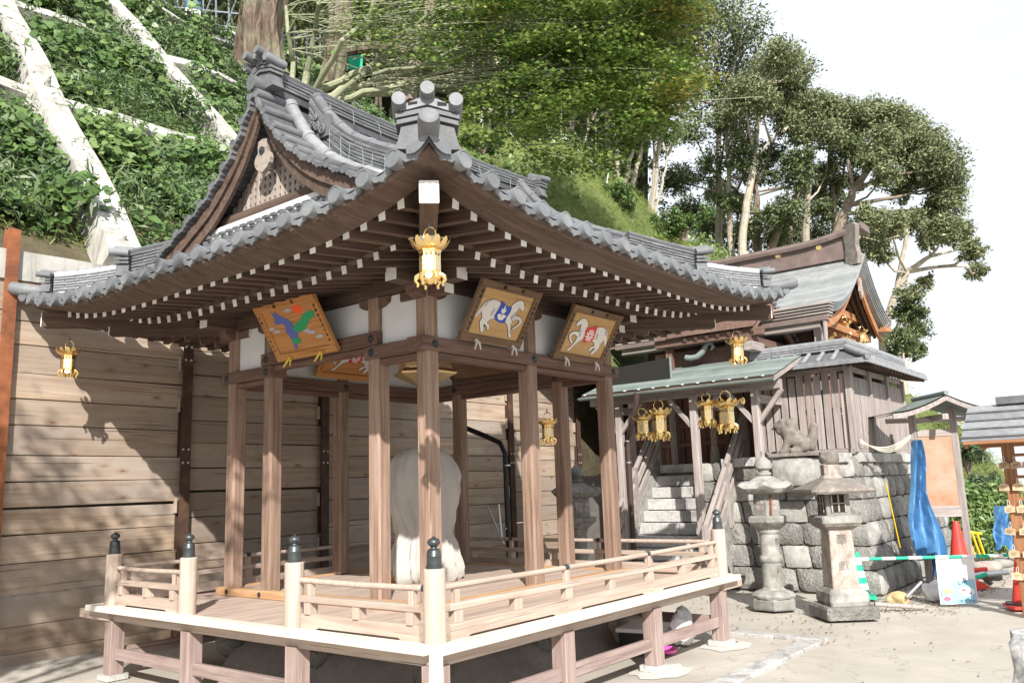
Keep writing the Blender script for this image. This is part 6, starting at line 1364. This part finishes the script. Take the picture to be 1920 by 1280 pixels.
P_ = hill_scatter(9000, 0, nC*.62, -.7, .02); k = vnoise(P_[:,0]*.8+3, P_[:,1]*.9) > .05; P_ = P_[k]; P_[:,2] += rng.uniform(0, .5, len(P_))
leaf_mesh('bank_herbs', P_, .15, L_VINE, None, (-.5, -.5, .6), .8, .8, None, .7, 'stuff')
P_ = hill_scatter(9000, nC*.62, nC, -.9, .05); P_[:,2] += rng.uniform(0, .3, len(P_))
leaf_mesh('dry_bank_grass', P_, .24, L_GRASS, None, (-.6, -.5, .2), .7, .1, None, .8, 'stuff')
leaf_count = [0]
def blob_leaves(blobs, n, size, r_=rng, flat=.95, clump=22, depth_sc=1.0):
    """blobs: list of (centre, radius); leaves gather in small clumps on the shells of the blobs"""
    area = np.array([b[1]**2 for b in blobs]); area = area/area.sum(); out = []
    for (c, R_), a in zip(blobs, area):
        nc = max(2, int(n*a/clump)); d = r_.normal(size=(nc, 3)); d /= np.linalg.norm(d, axis=1, keepdims=True); d[:,2] = np.where(r_.random(nc) < .62, np.abs(d[:,2]), -np.abs(d[:,2])*.8)
        rr = R_*(.25 + .85*r_.random(nc)**.7); cc = np.array(c) + d*rr[:,None]*np.array([1, 1, flat])
        q = np.repeat(cc, clump, 0) + r_.normal(size=(nc*clump, 3))*R_*.17*np.array([1.15, 1.15, .85]); out.append(q)
    return np.concatenate(out)
def tree(name, label, trunk, d, blobs, lmat, n, size, bark, group=None, branches=True, cat='tree', rb=1.0, dspread=1.6):
    """trunk: list of strokes [(px, py, radius m) ...]; blobs: (px, py, r px)"""
    pts0 = [np.array(at(x, y, d)) for x, y, r in trunk[0]]; root = pts0[0].copy()
    t = thing(name, label, cat, root, group); rs = random.Random(int(abs(root[0]*100)))
    for si, s_ in enumerate(trunk):
        dd = d + (0 if si == 0 else rs.uniform(-.6, .6)); P_ = [np.array(at(x, y, d if q == 0 else dd)) for q, (x, y, r) in enumerate(s_)]; Q = []; R_ = []
        for a, b, ra, rb_ in zip(P_, P_[1:], [q[2] for q in s_], [q[2] for q in s_][1:]):
            for f_ in np.linspace(0, 1, 6)[:-1]: Q.append(a + (b-a)*f_ + np.array([vnoise(a[2]+f_*3, si), vnoise(si, a[2]+f_*2), 0])*.05*(0 if f_ == 0 else 1)); R_.append(ra + (rb_-ra)*f_)
        Q.append(P_[-1]); R_.append(s_[-1][2]); m = MB()
        if si == 0: Q.insert(0, Q[0] - np.array([0, 0, .8])); R_.insert(0, R_[0]*1.35)
        m.tube(Q, R_, 9); m.build('trunk' if si == 0 else 'limb', bark, t, 'a')
    B = []
    top = pts0[-1]
    allp = [np.array(at(x, y, d)) for s_ in trunk for x, y, r in s_]
    bm_ = MB()
    for (x, y, r) in blobs:
        c = np.array(at(x, y, d + rs.uniform(-dspread, dspread))); Rm = r/CF*d; B.append((c, Rm))
        if branches:
            src = min(allp, key=lambda q: np.linalg.norm(q - c) + (2.5 if q[2] > c[2] else 0)); mid = (src + c)/2 + np.array([0, 0, -.12*np.linalg.norm(c-src)])
            bm_.tube([src, src*.6+mid*.4, mid, mid*.4+c*.6, c], [.055*rb, .045*rb, .035*rb, .025*rb, .012], 5)
            for q in range(5):
                e_ = c + np.array([rs.gauss(0, 1), rs.gauss(0, 1), abs(rs.gauss(0, .7))])*Rm*.55; bm_.tube([mid*.3 + c*.7, (c+e_)/2 + np.array([0,0,-.05]), e_], [.018, .011, .005], 4)
    if bm_.v: bm_.build('branches', bark, t, 'a')
    P_ = blob_leaves(B, n, size); leaf_mesh('crown', P_, size, lmat, t, (-.3, -.3, .7), .9, .62, None, .45 + .5*np.clip((P_[:,2]-np.mean(P_[:,2]))/4, -.5, .6) if False else None)
    return t
# --- tall evergreens on the hill to the right
T_ = tree
T_('evergreen_tree', 'tall dark evergreen with high rounded crown, left of the pale-stemmed trees', [[(1349,470,.14),(1347,330,.11),(1349,200,.08),(1345,90,.04)]], 30, [(1330,30,62),(1392,62,48),(1296,95,55),(1378,125,52),(1330,180,48),(1290,30,50),(1262,150,45),(1345,300,30),(1300,250,36),(1360,240,30),(1312,330,30)], L_DARK, 20000, .14, BARKP)
T_('evergreen_tree', 'slim pale-stemmed evergreen standing just right of the tall dark one', [[(1372,470,.10),(1366,360,.085),(1362,240,.05)],[(1366,330,.06),(1385,250,.04),(1400,200,.02)]], 28.5, [(1385,215,36),(1352,225,28),(1392,265,26),(1385,390,30),(1400,330,22)], L_OLIVE, 6000, .13, BARKP)
T_('evergreen_tree', 'evergreen with smooth cream trunk leaning right up into a domed crown', [[(1392,470,.135),(1400,380,.12),(1413,290,.10),(1424,210,.07),(1432,150,.04)],[(1413,300,.05),(1445,265,.035),(1470,245,.015)]], 27.5, [(1462,108,36),(1488,140,40),(1436,150,40),(1460,195,44),(1425,190,34),(1500,190,30),(1395,180,38),(1478,235,30)], L_OLIVE, 20000, .13, BARKP)
T_('evergreen_tree', 'grey forked evergreen with thin low crown beside the cream trunk', [[(1421,470,.15),(1418,390,.12),(1414,340,.09),(1400,300,.05)],[(1418,400,.08),(1380,360,.06),(1350,330,.02)],[(1416,350,.05),(1440,300,.04),(1446,260,.02)]], 29, [(1445,290,28),(1430,330,26),(1398,300,28),(1440,415,26),(1360,380,24),(1405,435,24)], L_DARK, 6500, .14, BARK)
T_('evergreen_tree', 'evergreen leaning strongly right behind the shrine ridge', [[(1440,490,.16),(1462,420,.13),(1495,362,.10),(1520,320,.06)]], 28.5, [(1490,330,34),(1525,360,30),(1475,400,32),(1540,400,28),(1500,300,26),(1455,450,24)], L_DARK, 8000, .14, BARK)
T_('evergreen_tree', 'straight dark-stemmed evergreen in the middle of the right group', [[(1513,480,.14),(1512,380,.12),(1515,280,.09),(1524,220,.05)]], 28, [(1540,205,34),(1520,240,34),(1580,215,34),(1600,245,32),(1560,255,30),(1500,260,22),(1552,320,24)], L_OLIVE, 15000, .13, BARKP)
T_('evergreen_tree', 'slender twin-stemmed evergreen right of the straight dark stem', [[(1566,470,.11),(1563,390,.09),(1553,320,.07),(1556,270,.03)],[(1563,380,.05),(1580,330,.04),(1592,280,.02)]], 29.5, [(1585,285,32),(1560,340,26),(1610,300,26),(1600,345,24),(1580,430,26)], L_DARK, 6500, .14, BARK)
T_('evergreen_tree', 'broad spreading evergreen whose domed crown reaches farthest right', [[(1560,480,.19),(1580,410,.16),(1598,358,.12),(1640,300,.08),(1690,262,.05)],[(1598,358,.09),(1660,330,.06),(1740,320,.03)],[(1600,350,.08),(1590,300,.05),(1600,250,.02)],[(1590,385,.08),(1680,370,.05),(1760,350,.02)],[(1585,400,.07),(1690,395,.04),(1745,390,.015)]], 27.5, [(1632,225,38),(1672,228,38),(1706,248,38),(1738,275,38),(1765,305,38),(1778,345,36),(1775,385,34),(1745,400,26),(1690,285,34),(1720,330,36),(1655,270,32),(1660,330,28),(1690,360,26),(1640,300,24)], L_OLIVE, 34000, .13, BARK, dspread=1.8)
T_('evergreen_tree', 'grey-limbed evergreen curving right behind the shrine gable with small crown tufts', [[(1655,640,.13),(1672,570,.11),(1700,510,.10),(1745,480,.06),(1790,470,.03)],[(1680,550,.08),(1700,440,.06),(1690,400,.03)],[(1700,510,.07),(1760,500,.05),(1815,500,.02)]], 26, [(1795,440,28),(1822,470,22),(1828,510,20),(1770,430,30),(1740,450,22),(1705,420,30),(1668,425,28),(1630,410,26),(1600,440,24),(1705,555,22),(1735,530,16),(1650,480,22)], L_OLIVE, 18000, .13, BARKP)
T_('evergreen_tree', 'short leafy evergreen low behind the right foot of the shrine gable', [[(1690,690,.10),(1688,650,.08),(1700,600,.04)]], 25, [(1700,590,26),(1722,620,24),(1690,640,24),(1715,660,20),(1672,670,18),(1728,585,14)], L_DARK, 6000, .13, BARKP)
T_('evergreen_tree', 'dark dense evergreen filling the gap behind the straight stems', [[(1478,480,.12),(1480,420,.1),(1476,350,.05)]], 33, [(1330,430,38),(1300,400,34),(1385,450,30),(1478,440,36),(1530,450,32),(1600,460,30),(1650,440,30),(1560,380,26),(1350,360,28),(1270,340,34)], L_DARK, 18000, .16, BARK)
# --- thin pale trees along the top of the grass bank
for k_, (pts, lb) in enumerate((([(1143,345,.05),(1141,270,.045),(1140,205,.03)], 'thin pale stem farthest left on top of the grass bank'), ([(1157,348,.09),(1153,270,.08),(1148,215,.05)], 'stout pinkish stem second on top of the grass bank'), ([(1170,350,.07),(1180,300,.06),(1192,265,.04)], 'curved pale stem third on top of the grass bank'), ([(1182,352,.08),(1194,310,.07),(1206,268,.05)], 'pale stem leaning right, fourth on top of the grass bank'),
        ([(1216,405,.05),(1224,330,.04),(1226,255,.03)], 'very thin straight stem lower down the grass bank'), ([(1222,395,.09),(1230,300,.08),(1246,205,.06)], 'tall thick pale stem right of the bank trees'), ([(1228,400,.05),(1243,330,.04),(1252,290,.02)], 'slim stem crossing right of the thick pale one'), ([(1086,300,.05),(1098,260,.04),(1110,225,.03)], 'brown slanting stem above the rope fence'))):
    x, y = pts[-1][:2]; T_('slender_tree', lb, [pts], 25.5 + k_*.15, [(x, y-22, 24),(x+16, y-44, 22),(x-14, y-46, 20)], L_DARK if k_ % 2 else L_VINE, 1500, .11, BARKP, 'thin trees on the grass bank')
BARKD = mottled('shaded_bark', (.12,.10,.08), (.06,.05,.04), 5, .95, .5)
# --- bamboo stems in the shade
for k_, (x, y0, y1, r) in enumerate(((962,235,120,.022),(975,240,110,.03),(990,238,128,.02),(1012,252,112,.03),(1030,250,140,.022),(1052,262,150,.03),(1068,250,150,.02),(905,215,120,.02),(890,205,110,.025),(948,262,100,.03),(1118,300,180,.02),(1100,262,160,.02))):
    t = thing('bamboo', 'slim bamboo stem standing in the shade behind the maple sprays', 'bamboo', at(x, y0+20, 27), 'bamboo stems behind the maple'); m = MB(); a, b = at(x, y0+25, 27), at(x + random.uniform(-6, 6), y1, 27.4)
    for j in range(7): m.tube([a + (b-a)*j/7, a + (b-a)*(j+.94)/7, a + (b-a)*(j+.97)/7], [r, r*.97, r*1.15], 6)
    m.build('culm', BARKG, t, 'a')
# --- giant trees at the top left
def bigtrunk(label, pts, d, bark, extra=()):
    t = thing('old_tree', label, 'tree', at(pts[0][0], pts[0][1], d)); Q = [np.array(at(x, y, d)) for x, y, r in pts]; rows = []; 
    for i in range(len(Q)-1):
        for f_ in np.linspace(0, 1, 7)[:-1]:
            c = Q[i] + (Q[i+1]-Q[i])*f_; r = pts[i][2] + (pts[i+1][2]-pts[i][2])*f_
            rows.append([(c[0] + r*(1+.16*math.sin(5*a + c[2]*.7) + .07*math.sin(13*a + c[2]*2))*math.cos(a), c[1] + r*(1+.16*math.sin(5*a+c[2]*.7) + .07*math.sin(13*a+c[2]*2))*math.sin(a), c[2]) for a in np.linspace(0, 2*math.pi, 36, endpoint=False)])
    MB().sweep(rows, True, True).build('trunk', bark, t, 'a')
    for e_ in extra: m = MB(); m.tube([at(x, y, dd) for x, y, dd, r in e_], [q[3] for q in e_], 9); m.build('limb', bark, t, 'a')
    return t
bt = bigtrunk('huge old tree with furrowed red brown trunk at the top of the slope', [(490,150,.72),(488,120,.58),(486,60,.50),(495,0,.52),(505,-70,.5)], 21.5, BARKR)
P_ = blob_leaves([(np.array(at(x, y, 21+q)), r/CF*21) for x, y, r, q in ((470,-40,60,.5),(540,-20,50,1),(420,-60,50,0),(600,-30,60,2),(360,-50,50,1))], 6000, .12); leaf_mesh('crown', P_, .13, L_DARK, bt, None, .9, .6)
bigtrunk('leaning old tree with peeling orange bark right of the huge trunk', [(618,165,.28),(630,110,.24),(640,50,.26),(645,-20,.3),(640,-80,.3)], 19.5, BARKR, [[(650,95,19.5,.13),(700,88,19.3,.13),(760,92,19.2,.12),(810,95,19,.10),(850,98,19,.08)], [(690,88,19.3,.09),(692,50,19.4,.08),(700,10,19.6,.07),(705,-30,19.8,.06)]])
bigtrunk('pale grey tree with a slanting trunk above the near ridge ornament', [(770,190,.14),(768,150,.13),(790,80,.12),(805,30,.11),(815,-40,.1)], 20, BARK)
bigtrunk('pale tree trunk lit between the bamboo stems', [(925,215,.12),(927,180,.12),(932,130,.10),(938,60,.09)], 24, BARKP)
# --- the maple: fanning branches and layered sprays
mp_ = thing('maple_tree', 'wide maple with long fanning branches and green sprays over the pavilion roof', 'maple', at(590, 210, 16))
bm_ = MB(); rs = random.Random(5); MBR = []
for s_ in ([(570,200,.10),(600,170,.08),(680,130,.06),(780,75,.045),(900,30,.03),(1020,0,.015)], [(575,205,.09),(640,170,.07),(740,140,.05),(860,110,.035),(980,95,.02),(1100,90,.01)], [(600,200,.07),(680,175,.06),(780,150,.045),(860,130,.03),(960,140,.02),(1060,150,.01)], [(560,200,.08),(575,140,.07),(590,60,.05),(600,-10,.04)], [(585,180,.06),(640,80,.05),(700,20,.03),(740,-20,.02)],
           [(620,190,.05),(700,120,.04),(760,60,.03),(830,10,.02)], [(640,185,.06),(760,170,.05),(840,160,.04),(880,190,.03),(950,240,.025),(1010,300,.012)], [(545,180,.06),(550,120,.05),(540,60,.04),(535,0,.03)], [(860,160,.035),(960,170,.03),(1080,190,.02),(1180,220,.01)], [(700,140,.04),(800,120,.03),(900,60,.02),(1000,40,.015),(1150,60,.008)]):
    P_ = [at(x, y, 16 + rs.uniform(-.5, .8)) for x, y, r in s_]; Q = []; R_ = []
    for i in range(len(P_)-1):
        for f_ in np.linspace(0, 1, 5)[:-1]: Q.append(P_[i] + (P_[i+1]-P_[i])*f_ + np.array([0, 0, .03*math.sin(i*2+f_*6)])); R_.append(s_[i][2] + (s_[i+1][2]-s_[i][2])*f_)
    m = MB(); m.tube(Q, R_, 8); m.build('limb', BARKG, mp_, 'a'); MBR += Q[6:]
for i in range(420):
    a = MBR[rs.randrange(len(MBR))]; x_ = rs.uniform(60, 260); y_ = rs.uniform(-55, 45); r_ = R3 @ np.array([x_/CF*16, -y_/CF*16, rs.uniform(-1, 1)]); bm_.tube([a, a + r_*.5 + np.array([0,0,.06]), a + r_], [.014, .009, .004], 4)
bm_.build('twigs', BARKG, mp_, 'a')
SP = []
def inside(x, y):
    if y < 0: return x > 700
    edge = 700 + max(0, y-40)*.9; right = 1290 - max(0, y-200)*1.0
    return x > edge - 90*math.sin(y*.03) and x < right + 25*math.sin(y*.09) and y < 330 - abs(x-1150)*.30 + 30*math.sin(x*.05)
while len(SP) < 470:
    x, y = rs.uniform(680, 1300), rs.uniform(-70, 335)
    if inside(x, y) and (vnoise(x*.021, y*.045) > -.12 or rs.random() < .14) and rs.random() < (.30 if x < 860 else .62 if x < 960 else 1) * (1 if y < 200 else .6): SP.append((x, y))
A_, B_ = [], []
for (x, y) in SP:
    d = rs.uniform(14.6, 17.4); c = np.array(at(x, y, d)); n_ = rs.randint(85, 140); q = np.random.default_rng(int(x*7+y)).normal(size=(n_, 3))*np.array([.26, .26, .05]); q[:,2] -= .10*(q[:,0]**2+q[:,1]**2)**.5
    (B_ if (x > 1200 and rs.random() < .22) or rs.random() < .008 else A_).append(c + q)
MAPLE = np.array([(0,-.35,0),(.16,-.12,.02),(.5,-.18,-.03),(.22,.06,.02),(.34,.40,-.03),(.10,.24,.02),(0,.62,-.04),(-.10,.24,.02),(-.34,.40,-.03),(-.22,.06,.02),(-.5,-.18,-.03),(-.16,-.12,.02)])
leaf_mesh('green_sprays', np.concatenate(A_), .10, L_MAPLE, mp_, (-.2, -.3, 1.0), .42, 1, MAPLE)
leaf_mesh('turning_sprays', np.concatenate(B_), .11, L_MAPLEO, mp_, (-.2, -.3, 1.0), .42, 1, MAPLE)
# --- the shaded wood behind everything on the left and middle
blobs = []
for i in range(150):
    x = rs.uniform(330, 1290); y = rs.uniform(-120, 260 if x > 850 else 130); 
    if x > 1200 and y > 210: continue
    dd = rs.uniform(30, 36); blobs.append((np.array(at(x, y, dd)), rs.uniform(45, 80)/CF*dd))
for x, y in ((1200,230),(1215,280),(1190,330),(1170,280),(1225,330),(1205,370),(1230,400),(1150,300),(1240,250)): blobs.append((np.array(at(x, y, 33)), 30/CF*33))
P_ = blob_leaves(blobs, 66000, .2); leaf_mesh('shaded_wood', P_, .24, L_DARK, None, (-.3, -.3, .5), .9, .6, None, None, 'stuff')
rowsb = []
UND = mottled('wood_shade_dark', (.035,.035,.02), (.015,.016,.01), 3, .95, .5, rnd=False)  # near-black colour stands in for the shade deep in the wood
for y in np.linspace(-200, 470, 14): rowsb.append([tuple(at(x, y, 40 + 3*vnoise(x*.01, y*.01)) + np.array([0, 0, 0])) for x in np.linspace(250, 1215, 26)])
m = MB(); m.sweep(rowsb); tag(m.build('wood_shade_backdrop', UND, None, 'a'), kind='structure')  # dark sheet added behind the crowns as backing
for k_ in range(16):
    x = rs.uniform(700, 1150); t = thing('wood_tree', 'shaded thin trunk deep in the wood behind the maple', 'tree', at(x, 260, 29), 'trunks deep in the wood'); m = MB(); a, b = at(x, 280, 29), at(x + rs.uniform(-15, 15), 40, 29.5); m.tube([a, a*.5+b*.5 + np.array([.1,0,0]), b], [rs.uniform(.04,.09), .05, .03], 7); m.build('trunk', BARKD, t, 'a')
# undergrowth along the slope top, left
P_ = np.array([at(rs.uniform(250, 780), rs.uniform(60, 190), rs.uniform(19, 24)) for _ in range(9000)]); z_ = np.array([TZ(p[0], p[1]) for p in P_]); k = np.abs(P_[:,2]-z_) < 1.2; P_ = P_[k]; P_[:,2] = np.minimum(P_[:,2], z_[k] + .5)
leaf_mesh('slope_top_undergrowth', P_, .17, L_BAMB, None, (0, -.5, .6), .9, .35, None, None, 'stuff')
# bushes: bank, right edge, hedge
def bush(name, label, px_, py_, d, rpx, n, lm, size=.10, cat='bush', asp=.6, flat=.8):
    c = np.array(at(px_, py_, d)); t = thing(name, label, cat, c - np.array([0,0,rpx[1]/CF*d])); rb_ = [(c + np.array([rs.gauss(0,.45)*rpx[0]/CF*d, rs.gauss(0,.45)*rpx[0]/CF*d, rs.uniform(-.4,.4)*rpx[1]/CF*d]), .55*rpx[1]/CF*d) for _ in range(9)]
    leaf_mesh('foliage', blob_leaves(rb_, n, size, flat=flat), size, lm, t, (-.3,-.3,.6), .9, asp); m = MB()
    for q in rb_: m.tube([c - np.array([0,0,rpx[1]/CF*d]), (c + q[0])/2, q[0]], [.03,.02,.01], 5)
    m.build('stems', BARK, t, 'a')
bush('bush', 'bright green bush low on the grass bank above the pavilion eave', 1150, 375, 23.5, (45, 32), 3000, L_VINE); bush('bush', 'dark leafy bush at the right foot of the grass bank', 1280, 420, 25, (50, 34), 4000, L_VINE)
bush('bush', 'broad-leaved bush touching the eave below the rope fence', 1090, 360, 22.5, (40, 26), 2200, L_VINE, .16); bush('bush', 'green bush beside the near ridge ornament', 905, 265, 20, (38, 26), 2600, L_VINE)
bush('bush', 'grey green weeping bush behind the plaque rack roof', 1812, 850, 19, (36, 40), 4200, L_BAMB, .14, 'bush', .25); bush('bush', 'feathery bush on the dry bank right of the notice board', 1850, 905, 18, (34, 24), 2600, L_BAMB, .13, 'bush', .25)
hd = thing('hedge', 'clipped bright green hedge behind the yellow barrier', 'hedge', at(1850, 1040, 15.5)); rb_ = []
for x in np.linspace(1800, 1900, 9):
    for y in np.linspace(938, 1020, 6): rb_.append((np.array(at(x, y, 15.5 + (1020-y)*.008)), .34))
leaf_mesh('foliage', blob_leaves(rb_, 9000, .1), .11, L_VINE, hd, (-.5,-.4,.4), .7, .6, None, .7)
drape('blue_tarpaulin', at(1880, 948, 14.4), at(1882, 1026, 14.3), .24, .42, BLUE, 'sunlit blue tarpaulin hanging over the hedge at the right edge', 3, 2, .06)
# --- unseen tree added beyond the frame, left of the yard, to shade the lower board wall
ot = thing('shade_tree', 'unseen leafy tree added left of the deck to shade the board wall', 'tree', (-5.9, .3, 0)); m = MB(); m.tube([(-5.9,.3,-.1),(-5.85,.35,1.8),(-5.7,.4,3.6),(-5.5,.5,5.6)], [.16,.13,.10,.05], 9); m.build('trunk', BARK, ot, 'a')
ob = [(np.array((-5.5 + a, .45 + b, 6.1 + c)), r) for a, b, c, r in ((0,0,0,1.1),(-.9,.8,-.3,.9),(.9,-.8,.1,.9),(-1.2,1.4,.3,.9),(.3,.5,-1.0,.8),(-.6,-.2,.9,.8),(-1.9,2.0,-.2,.8),(-.2,1.0,-1.1,.7),(1.3,-1.4,-.2,.6),(-1.0,.6,-1.3,.7))]
leaf_mesh('crown', blob_leaves(ob, 9000, .12), .13, L_OLIVE, ot, None, .9, .6); m = MB()
for c_, r in ob: m.tube([(-5.7,.4,3.6), (np.array((-5.6,.45,4.5)) + c_)/2, c_], [.06,.04,.015], 5)
m.build('branches', BARK, ot, 'a')
# --- scaffolding with a printed banner at the top left
sc_ = thing('scaffolding', 'steel tube scaffolding in the shade at the top left', 'scaffolding', at(350, 110, 25)); SCM = mat('dull_scaffold_tube', (.30,.33,.38), .45, .6)
for x in range(262, 470, 24):
    for dq in (25, 26.2): m = MB(); m.tube([at(x, 112, dq), at(x-2, -80, dq)], .028, 6); m.build('upright', SCM, sc_)
for y in (-55, -20, 12, 38, 66, 92):
    for dq in (25, 26.2): m = MB(); m.tube([at(250, y-6, dq), at(462, y+16, dq)], .028, 6); m.build('ledger', SCM, sc_)
for x in range(262, 440, 48): m = MB(); m.tube([at(x, 100, 25), at(x+44, -20, 25)], .024, 6); m.build('brace', SCM, sc_)
for x in (530, 552, 575, 600, 618): m = MB(); m.tube([at(x, 105, 23), at(x, 52, 23)], .025, 6); m.build('upright', SCM, sc_)
m = MB(); m.tube([at(520, 58, 23), at(622, 78, 23)], .025, 6); m.build('ledger', SCM, sc_)
t = thing('hanging_banner', 'white banner with a blue picture hung on the scaffolding', 'banner', at(361, 30, 24.8))
c = [Vector(at(*q, 24.8)) for q in ((346,-6),(376,0),(376,34),(346,32))]; n_ = Vector((-.4,-.4,0)).normalized()*.006
MB().add(c + [p - n_*3 for p in c], [(0,1,2,3),(7,6,5,4),(0,3,7,4),(1,5,6,2)]).build('sheet', SHEET, t)
k = [c[0].lerp(c[3], .0), c[1].lerp(c[2], .0), c[1].lerp(c[2], .55), c[0].lerp(c[3], .5)]; MB().add([p + n_*2 for p in k], [(0,1,2,3)]).build('printed_sky', mat('printed_blue', (.07,.16,.30), .7), t)
k = [c[0].lerp(c[1], .25).lerp(c[3].lerp(c[2], .25), .15), c[0].lerp(c[1], .75).lerp(c[3].lerp(c[2], .75), .12), c[0].lerp(c[1], .85).lerp(c[3].lerp(c[2], .85), .48), c[0].lerp(c[1], .2).lerp(c[3].lerp(c[2], .2), .48)]; MB().add([p + n_*3 for p in k], [(0,1,2,3)]).build('printed_shape', mat('printed_green', (.25,.35,.15), .7), t)
t = thing('green_sign', 'small green sign behind the maple branches', 'sign', at(665, 115, 20.5)); c = [Vector(at(*q, 20.5)) for q in ((653,104),(680,103),(680,130),(653,130))]
MB().add(c + [p + Vector((.02,.02,0)) for p in c], [(0,1,2,3),(7,6,5,4),(0,3,7,4),(1,5,6,2),(0,4,5,1),(3,2,6,7)]).build('panel', GREENP, t)
t = thing('rope_fence', 'white post and rope fence along the top of the grass bank', 'rope fence', at(1062, 285, 23.6))
for a in ((1062, 255), (1140, 330), (905, 200), (985, 280)): m = MB(); m.tube([at(a[0], a[1]-8, 23.6), at(a[0]-3, a[1]+30, 23.6)], .02, 6); m.build('post', WHITEP, t)
for a, b, sg_ in (((1062,257),(985,275),6),((1062,257),(1140,318),10),((905,200),(985,272),4),((905,195),(860,150),2)):
    m = MB(); m.tube([at(a[0]+(b[0]-a[0])*f_, a[1]+(b[1]-a[1])*f_ + sg_*math.sin(f_*math.pi), 23.6) for f_ in np.linspace(0, 1, 10)], .010, 5); m.build('rope', WHITEP, t)
